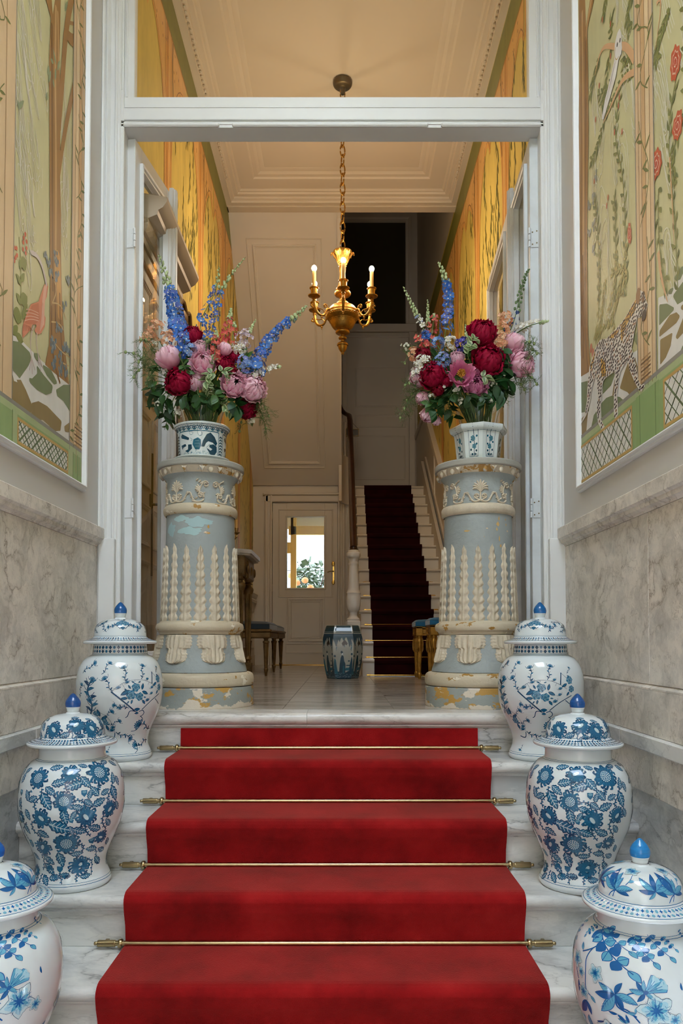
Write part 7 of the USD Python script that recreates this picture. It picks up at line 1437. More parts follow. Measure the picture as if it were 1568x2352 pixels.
# ---- hall side walls: ground yellowed for warm lamplight, orange pilasters, hanging willow, pointed arches, green band under the cornice
HY, HY2, HO, HO2, HGR, HDK = C(214, 188, 96), C(206, 178, 84), C(226, 168, 88), C(206, 142, 62), C(126, 126, 58), C(86, 88, 36)  # yellow deepened to carry the warm light of the chandelier
def hall_mural(X, s, y1, z0, pil, seed, parent, zfloor=None):
    m = Mural(X, s, YD + .12, y1, z0, 4.69); m.basecol = HY; rg = np.random.default_rng(seed)
    for p in pil:
        m.add(sbox(p - .09, z0, p + .09, 4.40), HO, 2); m.add(sbox(p - .05, z0, p - .01, 4.40), HO2, 3); m.add(sbox(p + .02, z0, p + .05, 4.40), C(232, 184, 112), 3)
        for q in (-.09, -.052, .0, .052, .088): m.add(sbox(p + q, z0, p + q + .006, 4.40), C(142, 96, 44), 4)
        m.add(stroke([(p + .13, 4.38), (p + .12, 4.2), (p + .14, 4.0), (p + .11, 3.8)], .03), C(150, 110, 50), 3, )
        for sg_ in (1, -1):                                                # pointed arch springing from the pilaster
            b = bez([(p + sg_ * .09, 3.2), (p + sg_ * .12, 3.75), (p + sg_ * .28, 4.12), (p + sg_ * .46, 4.22), (p + sg_ * .56, 4.10)], 16); m.add(stroke(b, .03, False), HO, 2); m.add(stroke(b + [0, .03], .008, False), C(150, 104, 50), 3)
            m.add(Polygon(np.vstack([b, [(p + sg_ * .56, 4.40), (p + sg_ * .09, 4.40)]])).buffer(0), C(222, 172, 100), 1)
        for k in range(14): m.add(ell(p + rg.uniform(-.4, .4), rg.uniform(4.15, 4.36), .008, .012, n=2), C(140, 104, 48), 4)
        for k in range(17):                                                # willow strands
            y = p + .59 + rg.uniform(-.40, .40); z = rg.uniform(3.3, 4.36); L = rg.uniform(.2, .5); b = bez([(y, z), (y + rg.uniform(-.05, .05), z - L * .5), (y + rg.uniform(-.07, .07), z - L)], 8); m.add(stroke(b, .007, False), HDK, 3)
            for i in range(1, 8): s_ = (-1) ** i; m.add(lens(b[i], b[i] + [s_ * .022, -.07], .013), HDK if k % 3 else C(120, 118, 48), 4)
        for k in range(60):
            y = p + .59 + rg.uniform(-.45, .45); z = rg.uniform(z0, 3.6); a = rg.uniform(-.5, .5); m.add(lens((y, z), (y + .05 * sin(a), z + .08 * cos(a)), .020), HDK if k % 2 else C(128, 112, 46), 3)
        for k in range(5):
            y = p + .59 + rg.uniform(-.42, .42); b = bez([(y, z0), (y + rg.uniform(-.08, .08), z0 + .9), (y + rg.uniform(-.08, .08), z0 + rg.uniform(1.4, 2.2))], 16); m.add(stroke(b, .008, False), C(138, 120, 48), 2)
            for i in range(2, 16): s_ = (-1) ** i; m.add(lens(b[i], b[i] + [s_ * .05, .05], .022), C(120, 112, 46), 3)
    m.add(sbox(YD, 4.40, y1, 4.70), HGR, 6); m.add(sbox(YD, 4.66, y1, 4.69), C(206, 184, 80), 7); m.add(sbox(YD, 4.395, y1, 4.41), C(160, 120, 56), 7)
    m.build(parent, M_hallmural)
hall_mural(HL, 1, YB, .0, (4.95, 6.13, 7.3, 8.5, 9.6), 3, HWL)
hall_mural(HR, -1, 11.44, .0, (4.1, 5.25, 6.35, 7.5, 8.6, 9.7, 10.8), 4, HWR)

# ================================================================== FLOWERS
def basis(d):
    d = np.asarray(d, float); d = d / np.linalg.norm(d); a = np.cross(d, [0, 0, 1.] if abs(d[2]) < .95 else [1., 0, 0]); a /= np.linalg.norm(a); b = np.cross(d, a); return np.stack([a, b, d], 1)
def place(m, R, p): return np.asarray(m[0]) @ R.T + p, m[1]
def petal(R, phi, t0, t1, k, flare, wid, seed, n=8, ruff=.08, notch=.14):
    """One petal of a globe-shaped bloom (axis +z): from polar angle t0 at its base to t1 at its lip."""
    a = np.linspace(-1, 1, n); b = np.linspace(0, 1, n); A_, B_ = np.meshgrid(a, b)
    th = t0 + (t1 - t0) * B_ + notch * B_ ** 3 * (A_ ** 2) + .05 * np.sin(4.1 * A_ + seed) * B_ ** 3
    w = wid * np.sin(PI * (.12 + .74 * B_)) ; az = phi + A_ * w / np.maximum(np.sin(th), .42)
    r = R * k * (1 + flare * B_ ** 2.5 + ruff * np.sin(5.3 * A_ + seed * 1.7) * B_ ** 2 - .10 * (1 - A_ ** 2) * 0 + .06 * (A_ ** 2) * B_)
    v = np.stack([r * np.sin(th) * np.cos(az), r * np.sin(th) * np.sin(az), r * np.cos(th)], -1).reshape(-1, 3)
    return (v, grid_faces(n, n)), B_.ravel(), A_.ravel()
CRIM, CRIM2, PINK, PINK2, ROSEP = C(118, 3, 32), C(184, 14, 66), C(240, 146, 180), C(250, 214, 226), C(214, 96, 140)
LAYERS = {'ball': [(7, 150, 78, 1.04, .16, .60), (8, 135, 54, 1.0, .09, .50), (8, 120, 36, .94, .08, .46), (7, 100, 20, .87, .08, .42), (5, 80, 7, .72, .05, .5), (4, 60, 2, .60, .08, .5)],
          'loose': [(7, 150, 78, 1.05, .26, .60), (7, 140, 58, .98, .14, .56), (9, 120, 40, .88, .16, .36), (9, 100, 26, .78, .2, .34), (7, 80, 14, .68, .2, .34)],
          'bud': [(5, 165, 66, 1.05, .10, .58), (5, 160, 44, 1.0, .06, .56), (6, 150, 26, .95, .06, .48), (5, 120, 10, .88, .08, .5)],
          'open': [(8, 140, 72, 1.0, .34, .50), (7, 140, 58, .86, .22, .52)]}
def stem_path(p, vx, rg):
    """From the vase's bottom over its rim to the bloom at p."""
    q = rg.uniform(0, 2 * PI); b = np.array([vx + .045 * cos(q), PY_ + .045 * sin(q), PTOP + VZ0 + .02]); d = p - np.array([vx, PY_, p[2]]); L = np.linalg.norm(d[:2]) + 1e-6
    m = np.array([vx, PY_, PTOP + VZ0 + .262]) + np.array([d[0] / L, d[1] / L, 0]) * min(.085, .25 * L + .02) + np.array([rg.uniform(-.02, .02), rg.uniform(-.02, .02), 0])
    mid = (m * .5 + p * .5) + np.array([0, 0, .04 if p[2] > m[2] + .05 else .06 + .4 * max(0, m[2] - p[2])])
    return bez([b, m, mid, p], 16)
def flower(name, cat, label, p, vx, rg, r=.0035, group=None):
    path = stem_path(p, vx, rg); t = thing(name, label, cat, path[0], group=group); obj('stem', tube(path, r, 6), M_stem, t, world=True, smooth=True)
    return t
def peony(label, p, vx, R, style, c0, c1, d, rg):
    t = flower('peony', 'flower', label, p - np.asarray(d) / np.linalg.norm(d) * R * .8, vx, rg, .0042); B = basis(d)
    for li, (n, t0, t1, k, fl, w) in enumerate(LAYERS[style]):
        for i in range(n):
            m, b, a = petal(R, 2 * PI * (i + .5 * (li % 2)) / n + rg.uniform(-.12, .12), math.radians(t0), math.radians(t1 + rg.uniform(-6, 6)), k * rg.uniform(.94, 1.05), fl + rg.uniform(-.03, .05), w * rg.uniform(.9, 1.1), rg.uniform(0, 6))
            f = (b ** 1.2 * .9 + rg.uniform(-.12, .12)).clip(0, 1)[:, None]; col = np.asarray(c0) * (1 - f) + np.asarray(c1) * f
            obj('petal', place(m, B, p), M_petal, t, world=True, smooth=True, color=col)
    if style == 'open':
        ms = []
        for k in range(70): a_, r_ = rg.uniform(0, 6.28), R * .42 * math.sqrt(rg.random()); ms.append(tube([(r_ * .5 * cos(a_), r_ * .5 * sin(a_), -.2 * R), (r_ * cos(a_), r_ * sin(a_), R * rg.uniform(.25, .5))], [.0012, .0022], 4))
        v, f = place(join(ms), B, p); obj('stamens', (v, f), M_petal, t, world=True, color=C(232, 172, 70), smooth=True, kind='stuff')
    return t
def floret(r, n, rg, cup=.25, inner=None):
    """A small flat bloom (axis +z) of n petals with a pale eye. Returns mesh, and 0..1 from eye to lip."""
    vs, fs, wt, k = [], [], [], 0
    for i in range(n):
        a = 2 * PI * i / n + rg.uniform(-.12, .12); L = r * rg.uniform(.88, 1.1); w = L * .95 * (PI / n) ** .75 * 1.0; pts = [(0.10, 0, 0.)]
        for u, ww in ((.35, .5), (.68, 1.), (.92, .72)): pts += [(u, -ww, 0), (u * 1.03, 0, 0), (u, ww, 0)]
        pts.append((1.05, 0, 0)); q = np.array(pts); x, y = q[:, 0] * L, q[:, 1] * w * .62; z = cup * r * (q[:, 0] ** 1.6) * (1 if i % 2 else .75) + .10 * r * np.abs(q[:, 1])
        vs.append(np.stack([x * cos(a) - y * sin(a), x * sin(a) + y * cos(a), z], 1)); f = [(0, 1, 2), (0, 2, 3)] + [t for j in (1, 4) for t in ((j, j + 3, j + 4), (j, j + 4, j + 1), (j + 1, j + 4, j + 5), (j + 1, j + 5, j + 2))] + [(7, 10, 8), (8, 10, 9)]
        fs.append(np.array(f) + k); wt.append(q[:, 0]); k += len(q)
    e = 6; ring = np.array([(0, 0, .16 * r)] + [(.22 * r * cos(2 * PI * j / e), .22 * r * sin(2 * PI * j / e), .10 * r) for j in range(e)]); vs.append(ring); fs.append(np.array([(0, 1 + j, 1 + (j + 1) % e) for j in range(e)]) + k); wt.append(np.full(e + 1, -1.))
    return (np.vstack(vs), np.vstack(fs)), np.concatenate(wt)
BLUES = [C(52, 104, 190), C(70, 126, 208), C(86, 132, 200), C(98, 120, 196)]
def spike(name, label, pts, vx, rg, n, r0, r1, rad, cols, eye, np_=5, budn=14, budc=C(196, 210, 160), bud_from=.72, bname='floret', cup=.25, dens=1.0, front=.35):
    """A tall flower spike along the points: florets below, buds towards the tip."""
    pts = [np.asarray(q, float) for q in pts]; path = bez(pts, 40); sp = stem_path(pts[0], vx, rg); t = thing(name, label, 'flower', sp[0])
    obj('stem', tube(np.vstack([sp, path[1:]]), np.r_[np.full(len(sp), .0032), np.linspace(.003, .0012, 39)], 6), M_stem, t, world=True, smooth=True)
    for k in range(n):
        u = bud_from * (k + rg.uniform(.2, .8)) / n; i = int(u * 39); s = u / bud_from; r = r0 + (r1 - r0) * s; az = k * 2.4 + rg.uniform(-.4, .4)
        d = np.array([cos(az), sin(az) - front, .25 + .3 * s]); d /= np.linalg.norm(d); tt = path[min(i + 1, 39)] - path[i]; tt /= np.linalg.norm(tt) + 1e-9; d = d - tt * (d @ tt) * .8; d /= np.linalg.norm(d)
        m, w = floret(r * rg.uniform(.85, 1.15), np_, rg, cup); c = np.asarray(cols[rg.integers(len(cols))]) * rg.uniform(.85, 1.12); col = np.where((w < 0)[:, None], np.asarray(eye), np.where((w < .3)[:, None], .5 * c + .5 * np.asarray(eye), c)).clip(0, 1)
        pos = path[i] + d * rad * (1 - .45 * s) * rg.uniform(.8, 1.1); obj(bname, place(m, basis(d + rg.normal(0, .25, 3)), pos), M_petal, t, world=True, color=col, smooth=True)
    for k in range(budn):
        u = bud_from + (1 - bud_from) * (k + .5) / budn; i = min(39, int(u * 39)); s = (u - bud_from) / (1 - bud_from); az = k * 2.4; q = path[i] + np.array([cos(az), sin(az), 0]) * rad * .5 * (1 - .75 * s); e = trimesh.creation.icosphere(1, 1); r = (.0078 - .0044 * s) * (r0 / .017) ** .5
        obj('bud', (np.array(e.vertices) * [r, r, r * 1.35] + q, np.array(e.faces)), M_petal, t, world=True, smooth=True, color=np.asarray(budc) * rg.uniform(.85, 1.1))
    return t
LEAFD, LEAFM, LEAFL, LEAFV = C(40, 74, 34), C(66, 104, 46), C(104, 136, 66), C(186, 196, 150)
def leaf_mesh(L, w, fold=.18, droop=.3, n=6, rg=None):
    t = np.linspace(0, 1, n); ww = w * np.sin(PI * t ** .8) ** .85; z = -droop * L * t ** 2; s = 1 + .0 * t
    v = np.concatenate([np.stack([-ww, t * L, z + fold * ww], 1), np.stack([0 * t, t * L, z], 1), np.stack([ww, t * L, z + fold * ww], 1)]).reshape(3, n, 3).transpose(1, 0, 2).reshape(-1, 3); return v, grid_faces(3, n)
def sprig_of_leaves(name, label, p, tip, vx, rg, n, L, w, col, edge=None, group=None, droop=.3):
    """A leafy shoot: the stem rises to p and runs on to tip, leaves all along the last part."""
    sp = stem_path(p, vx, rg); path = bez([p, (p + tip) / 2 + [0, -.01, .012], tip], 14); t = thing(name, label, 'foliage', sp[0], group=group); obj('stem', tube(np.vstack([sp, path[1:]]), np.r_[np.full(len(sp), .0024), np.linspace(.0022, .001, 13)], 5), M_stem, t, world=True, smooth=True)
    for k in range(n):
        i = min(13, int(1 + 12 * (k + .5) / n)); d = path[i] - path[i - 1]; d /= np.linalg.norm(d) + 1e-9; s = 1 if k % 2 else -1; side = np.cross(d, [0, -1, .3]); side /= np.linalg.norm(side) + 1e-9
        y = d * .55 + side * s * .9 + rg.normal(0, .25, 3) + [0, -.15, 0]; y /= np.linalg.norm(y); z = np.array([0, -.8, .6]) + rg.normal(0, .25, 3); z = z - y * (z @ y); z /= np.linalg.norm(z); x = np.cross(y, z); B = np.stack([x, y, z], 1)
        m = leaf_mesh(L * rg.uniform(.75, 1.15), w * rg.uniform(.8, 1.1), droop=droop); c = np.asarray(col) * rg.uniform(.75, 1.2); cc = np.tile(c, (len(m[0]), 1))
        if edge is not None: cc[0::3] = edge; cc[2::3] = edge
        obj('leaf', place(m, B, path[i]), M_leafp, t, world=True, smooth=True, color=cc.clip(0, 1))
    return t
def wisp(label, p, tip, vx, rg, n, L, col, pods=2, droop=0.):
    """Feathery shoot with thread leaves and a few seed pods."""
    sp = stem_path(p, vx, rg); path = bez([p, (p + tip) / 2 + [0, -.01, .02], tip], 16); t = thing('feathery_sprig', label, 'foliage', sp[0]); ms = []
    obj('stem', tube(np.vstack([sp, path[1:]]), .0016, 5), M_stem, t, world=True, smooth=True)
    for k in range(n):
        i = min(15, int(16 * (k + .5) / n)); a = rg.normal(0, 1, 3) + [0, -.3, .15 - droop]; a /= np.linalg.norm(a); l = L * rg.uniform(.5, 1.1); q = bez([path[i], path[i] + a * l * .5, path[i] + a * l + [0, 0, -.2 * l]], 5); ms.append(tube(q, [.0011, .001, .0009, .0008, .0005], 3, cap=False))
        for j in (2, 3, 4):
            for s in (-1, 1): b = a + rg.normal(0, .6, 3); b /= np.linalg.norm(b); ms.append(tube([q[j], q[j] + b * l * .35], [.0008, .0005], 3, cap=False))
    obj('fronds', join(ms), M_leafp, t, world=True, smooth=True, color=col, kind='stuff')
    for k in range(pods): e = trimesh.creation.icosphere(1, 1); q = path[-1 - 5 * k]; obj('pod', (np.array(e.vertices) * [.007, .007, .009] + q, np.array(e.faces)), M_leafp, t, world=True, smooth=True, color=C(150, 168, 110))
    return t
def umbel(label, p, vx, rg, R, n, col):
    t = flower('white_filler_flower', 'flower', label, p + [0, .02, -.02], vx, rg, .0018); st, fl = [], []
    for k in range(n):
        a = rg.normal(0, 1, 3) + [0, -.9, .5]; a /= np.linalg.norm(a); q = p + a * R * rg.uniform(.6, 1.05); st.append(tube([p + [0, .02, -.02], q], .0007, 3, cap=False)); m, w = floret(.0065 * rg.uniform(.8, 1.2), 5, rg); fl.append(place(m, basis(a), q))
    obj('stalks', join(st), M_stem, t, world=True, kind='stuff'); obj('florets', join(fl), M_petal, t, world=True, smooth=True, color=col, kind='stuff')
    return t
_anchors = []
def near_label(kind, px, py, side):
    """Names a shoot by the labelled bloom it is nearest to and where it lies from it."""
    d, nm, ax, ay = min((math.hypot(px - a[0], py - a[1]), a[2], a[0], a[1]) for a in _anchors if a[3] == side)
    dx, dy = px - ax, py - ay; w = 'right of' if dx > abs(dy) else 'left of' if -dx > abs(dy) else 'below' if dy > 0 else 'above'
    base = f'{kind} {w} the {nm}'; i = 0; lab = base
    for extra in ('', ', behind', ', lower', ', outermost', ', smallest', ', deepest', ', topmost', ', longest'):
        lab = base + extra
        if lab not in _labels: break
    _labels.add(lab); return lab
_labels = set()
def bouquet(side, O, vx, blooms, cx, cy, rx, ry, seed):
    rg = np.random.default_rng(seed); S = 3.136
    def pos(x, y, dz=0.):
        px, py = O[0] + x / S, O[1] + y / S; dz = min(dz, -.14) if px < 325 or px > 1212 else dz; d = math.hypot((px - cx) / rx, (py - cy) / ry); Y = PY_ - .17 * math.sqrt(max(0., 1 - min(d, 1) ** 2)) + dz; return P(px, py, Y), px, py
    def face(px, py): return np.array([(px - cx) / rx * .8, -1., -(py - cy) / ry * .7 + .25])
    nm = 'left' if side == 'L' else 'right'
    for b in blooms:
        k, x, y, r, lab = b[:5]; p, px, py = pos(x, y, b[5] if len(b) > 5 and k != 'spike' else 0.); R = r / S * PY_ / F_PX; full = f'{lab}, {nm} bouquet'; _anchors.append((px, py, ' '.join([w_ for w_ in lab.split() if w_ not in ('the', 'a', 'its')][:6]) + f', {nm} bouquet', side)); _labels.add(full)
        if k == 'crim': peony(full, p, vx, R, 'ball', CRIM, CRIM2, face(px, py), rg)
        elif k == 'crimbud': peony(full, p, vx, R, 'bud', CRIM, C(150, 8, 44), face(px, py), rg)
        elif k == 'pink': peony(full, p, vx, R, 'loose', PINK, PINK2, face(px, py), rg)
        elif k == 'pinkball': peony(full, p, vx, R, 'ball', C(238, 160, 184), C(250, 218, 228), face(px, py), rg)
        elif k == 'pinkbud': peony(full, p, vx, R, 'bud', C(212, 112, 144), C(250, 216, 226), face(px, py) * [1, .4, 1] + [0, 0, .5 if y < 1050 else -.9], rg)
        elif k == 'rose': peony(full, p, vx, R, 'loose', C(214, 110, 156), C(232, 160, 194), face(px, py), rg)
        elif k == 'open': peony(full, p, vx, R, 'open', C(212, 100, 148), C(230, 150, 184), face(px, py) * [.6, 1, .6], rg)
        elif k == 'cluster':
            t = flower('delphinium', 'flower', full, p + [0, .03, -.03], vx, rg); cs = b[6]
            for i in range(26): a = rg.normal(0, 1, 3) + [0, -.7, .2]; a /= np.linalg.norm(a); m, w = floret(.0135 * rg.uniform(.8, 1.15), 5, rg); c = np.asarray(cs[i % len(cs)]) * rg.uniform(.9, 1.1); obj('floret', place(m, basis(a), p + a * R * rg.uniform(.65, .95)), M_petal, t, world=True, smooth=True, color=np.where((w < 0)[:, None], np.asarray(C(226, 226, 210)), c).clip(0, 1))
        elif k == 'stock':
            t = flower('stock', 'flower', full, p + [0, .03, -.03], vx, rg); cs = b[6]
            for i in range(36): a = rg.normal(0, 1, 3) + [0, -.6, .3]; a /= np.linalg.norm(a); m, w = floret(.0105 * rg.uniform(.8, 1.2), 5, rg, .5); c = np.asarray(cs[i % len(cs)]); obj('floret', place(m, basis(a), p + a * [1, .8, 1.2] * R * rg.uniform(.6, .95)), M_petal, t, world=True, smooth=True, color=np.where((w < .3)[:, None], np.asarray(C(214, 190, 120)), c))
        elif k == 'spike':
            pts = [pos(*q)[0] for q in b[5]]; o = dict(b[6]); spike(o.pop('name', 'delphinium'), full, pts, vx, rg, **o)
        elif k == 'umbel': umbel(full, p, vx, rg, R, 16, C(226, 226, 210))
    fill = [('leaf', .0, .9)]
    return rg, pos
DELPH = dict(cols=BLUES, eye=C(232, 232, 224)); PALEB = [C(128, 158, 206), C(150, 170, 214), C(116, 146, 204)]; PEACH = [C(238, 184, 146), C(242, 200, 168), C(232, 168, 130)]; CORAL = [C(206, 82, 84), C(216, 104, 96)]; WHT = [C(228, 226, 214), C(236, 234, 226)]
BL = [('spike', 430, 400, 60, 'tall dense blue delphinium leaning left', [(520, 720, .05), (455, 400, .05), (360, 70, .05)], dict(n=74, r0=.025, r1=.019, rad=.046, bud_from=.66, budn=26, **DELPH)),
      ('spike', 560, 650, 40, 'lowest blue tail of the tall delphinium', [(505, 800, -.02), (545, 690, -.03), (500, 600, -.02)], dict(n=12, r0=.023, r1=.021, rad=.022, bud_from=.95, budn=1, **DELPH)),
      ('spike', 690, 480, 40, 'slender open blue delphinium behind the crimson bloom', [(690, 760, .08), (665, 560, .10), (770, 330, .10), (790, 160, .10)], dict(n=26, r0=.019, r1=.013, rad=.026, bud_from=.78, budn=9, **DELPH)),
      ('spike', 830, 320, 40, 'slender blue delphinium with its green tip bent right', [(720, 720, .08), (770, 500, .11), (830, 300, .11), (985, 95, .11)], dict(n=20, r0=.019, r1=.015, rad=.020, bud_from=.66, budn=22, **DELPH)),
      ('spike', 1200, 650, 50, 'dense blue delphinium reaching out to the right', [(1050, 930, .0), (1140, 720, -.01), (1290, 570, -.01), (1430, 440, -.01)], dict(n=56, r0=.022, r1=.015, rad=.034, bud_from=.76, budn=22, **DELPH)),
      ('cluster', 985, 868, 75, 'round lavender-blue delphinium cluster', 0, PALEB + [C(136, 140, 204)]), ('cluster', 575, 770, 62, 'pale blue delphinium cluster beside the pink blooms', 0, PALEB),
      ('crim', 507, 995, 84, 'large crimson peony at the lower left'), ('crim', 598, 660, 62, 'crimson peony behind the tall delphinium', .04), ('crim', 832, 862, 58, 'crimson peony in the middle', .02), ('crim', 905, 815, 40, 'small crimson peony under the white snapdragon', .03), ('crim', 992, 1185, 68, 'crimson peony hanging at the lower right', .04), ('crimbud', 878, 918, 42, 'crimson peony bud in the centre', .0),
      ('pinkbud', 432, 818, 78, 'pink peony bud on the left'), ('pink', 680, 850, 76, 'pale pink peony in the upper middle'), ('pinkball', 655, 752, 52, 'pale pink peony behind the blue cluster', .03), ('pinkball', 625, 985, 66, 'pale pink peony beside the large crimson one', .03), ('pink', 905, 1012, 78, 'ruffled pink peony right of the centre'), ('pinkball', 1040, 1042, 84, 'large pink peony at the right edge'), ('pinkbud', 835, 758, 44, 'upright pink peony bud in the centre'),
      ('stock', 345, 620, 78, 'peach stock at the upper left', .02, PEACH), ('stock', 290, 700, 66, 'peach stock at the far left', .04, PEACH), ('stock', 425, 690, 58, 'peach stock over the pink bud', .0, PEACH), ('stock', 975, 690, 72, 'lilac-white stock on the right', .02, [C(218, 202, 210), C(206, 188, 204)]), ('stock', 930, 762, 52, 'cream stock over the crimson blooms', .02, WHT),
      ('spike', 850, 620, 30, 'coral snapdragon with a green tip', [(790, 780, .03), (845, 640, .04), (880, 460, .05)], dict(n=22, r0=.017, r1=.012, rad=.022, cols=CORAL, eye=C(226, 150, 120), name='snapdragon', bud_from=.72, budn=18, cup=.7)), ('spike', 770, 740, 30, 'short coral snapdragon in the middle', [(760, 840, -.01), (765, 760, -.02), (775, 620, .02)], dict(n=16, r0=.018, r1=.012, rad=.020, cols=CORAL, eye=C(236, 168, 128), name='snapdragon', bud_from=.75, budn=10, cup=.7)), ('spike', 895, 715, 25, 'coral snapdragon beside the lilac stock', [(880, 790, .03), (895, 640, .04), (905, 560, .05)], dict(n=10, r0=.016, r1=.011, rad=.018, cols=CORAL, eye=C(226, 150, 120), name='snapdragon', bud_from=.8, budn=6, cup=.7)),
      ('spike', 1030, 580, 25, 'green-budded larkspur above the stock', [(985, 720, .04), (1010, 640, .05), (1060, 545, .05)], dict(n=5, r0=.013, r1=.01, rad=.014, cols=WHT, eye=C(206, 196, 206), name='larkspur', bud_from=.45, budn=16)),
      ('spike', 1160, 910, 25, 'white snapdragon pointing right', [(1020, 990, .0), (1110, 930, -.01), (1240, 880, -.01)], dict(n=16, r0=.018, r1=.012, rad=.018, cols=WHT, eye=C(222, 220, 170), name='snapdragon', bud_from=.9, budn=4, cup=.7)),
      ('umbel', 1030, 1280, 36, 'white filler flower drooping below the crimson peony'), ('umbel', 405, 930, 30, 'white filler flower left of the large crimson peony'), ('umbel', 500, 1225, 34, 'white filler flower drooping by the planter'), ('umbel', 325, 730, 40, 'white filler flower in the peach stock'), ('umbel', 710, 1050, 34, 'white filler flower over the vase'), ('umbel', 360, 1160, 30, 'white filler flower low on the left')]
BR = [('spike', 540, 330, 45, 'tall sparse blue delphinium', [(535, 680, .06), (560, 420, .08), (545, 270, .08), (490, 125, .08)], dict(n=36, r0=.023, r1=.018, rad=.030, bud_from=.76, budn=18, **DELPH)),
      ('spike', 320, 480, 35, 'pale budded delphinium leaning left', [(420, 690, .04), (330, 500, .05), (235, 305, .05)], dict(n=14, r0=.016, r1=.012, rad=.022, cols=PALEB + WHT, eye=C(206, 210, 160), bud_from=.52, budn=30)),
      ('spike', 1060, 450, 40, 'dark blue budded delphinium leaning right', [(1000, 640, .06), (1050, 500, .08), (1095, 300, .08), (1145, 180, .08)], dict(n=12, r0=.014, r1=.010, rad=.030, cols=[C(30, 62, 130), C(42, 80, 150)], eye=C(40, 70, 130), bud_from=.40, budn=40, budc=C(128, 156, 112))),
      ('cluster', 515, 850, 72, 'round lavender-blue delphinium cluster', 0, PALEB + [C(136, 140, 204)]), ('cluster', 485, 720, 54, 'light blue delphinium cluster', .03, [C(104, 150, 214), C(140, 172, 220)]), ('cluster', 665, 730, 56, 'violet delphinium cluster', .03, [C(84, 76, 164), C(104, 96, 182)]), ('cluster', 405, 670, 42, 'small blue delphinium cluster on the left', .03, BLUES),
      ('crim', 806, 645, 92, 'crimson peony at the top', .03), ('crim', 850, 842, 98, 'large crimson peony facing front'), ('crim', 455, 950, 84, 'crimson peony on the left'), ('crim', 545, 985, 44, 'small crimson peony beside the open pink one'), ('crimbud', 490, 1050, 42, 'crimson peony bud below the left crimson peony'), ('crimbud', 380, 800, 52, 'crimson peony bud at the far left', .03),
      ('pinkbud', 1040, 715, 66, 'pink peony bud at the upper right'), ('pink', 1085, 862, 86, 'large ruffled pink peony at the right edge'), ('pinkball', 355, 960, 66, 'pale pink peony at the left edge', .04), ('rose', 755, 1010, 72, 'rose-pink ruffled peony low in the front'), ('pinkball', 625, 825, 46, 'pale pink peony in the centre', .03), ('pinkbud', 378, 1110, 46, 'rose-pink peony bud low on the left', .02), ('pinkbud', 412, 1235, 48, 'pale pink bud drooping at the lower left', .02), ('pinkbud', 478, 1275, 32, 'smallest pink bud hanging by the planter', .02), ('open', 655, 940, 72, 'open pink peony with yellow stamens', -.05),
      ('stock', 972, 545, 58, 'peach stock at the upper right', .03, PEACH), ('stock', 955, 640, 56, 'peach stock beside the top crimson peony', .02, PEACH), ('stock', 940, 715, 52, 'peach stock over the large crimson peony', .0, PEACH), ('stock', 310, 800, 44, 'peach stock at the left edge', .03, PEACH), ('stock', 380, 870, 66, 'white stock on the left', .0, WHT), ('stock', 335, 940, 50, 'lower white stock on the left', .0, WHT), ('stock', 575, 720, 50, 'white stock in the middle', .03, WHT),
      ('spike', 455, 580, 30, 'coral snapdragon on the left', [(430, 740, .03), (450, 600, .04), (460, 500, .05)], dict(n=14, r0=.016, r1=.012, rad=.020, cols=CORAL, eye=C(226, 150, 120), name='snapdragon', bud_from=.85, budn=6, cup=.7)), ('spike', 365, 700, 30, 'coral snapdragon over the crimson bud', [(420, 760, .02), (375, 720, .02), (330, 660, .03)], dict(n=14, r0=.018, r1=.013, rad=.020, cols=CORAL + [C(232, 150, 120)], eye=C(236, 168, 128), name='snapdragon', bud_from=.9, budn=3, cup=.7)), ('spike', 415, 470, 25, 'green-tipped snapdragon', [(420, 640, .05), (415, 520, .06), (413, 400, .06)], dict(n=6, r0=.013, r1=.010, rad=.016, cols=[C(226, 160, 130)], eye=C(206, 190, 140), name='snapdragon', bud_from=.4, budn=26)),
      ('spike', 1160, 590, 25, 'white snapdragon pointing right', [(1060, 640, .02), (1150, 590, .01), (1285, 555, .01)], dict(n=18, r0=.019, r1=.012, rad=.020, cols=WHT, eye=C(222, 222, 170), name='snapdragon', bud_from=.8, budn=12, cup=.7)), ('spike', 690, 640, 20, 'green-budded larkspur in the middle', [(680, 760, .03), (690, 680, .04), (685, 580, .05)], dict(n=4, r0=.012, r1=.01, rad=.014, cols=WHT, eye=C(190, 200, 140), name='larkspur', bud_from=.35, budn=20)),
      ('umbel', 260, 750, 46, 'white filler flower at the far left'), ('umbel', 615, 1050, 40, 'white filler flower over the vase'), ('umbel', 650, 1140, 38, 'white filler flower against the glass'), ('umbel', 860, 1130, 30, 'white filler flower low on the right'), ('umbel', 880, 1020, 34, 'white filler flower below the large crimson peony'), ('umbel', 435, 1110, 34, 'white filler flower beside the drooping buds'), ('umbel', 530, 1030, 34, 'white filler flower below the small crimson peony')]
VLX, VRX = PLX + .004, PRX + .004
rgL, posL = bouquet('L', (250, 560), VLX, BL, 460, 845, 165, 150, 11)
rgR, posR = bouquet('R', (850, 560), VRX, BR, 1085, 850, 165, 150, 12)
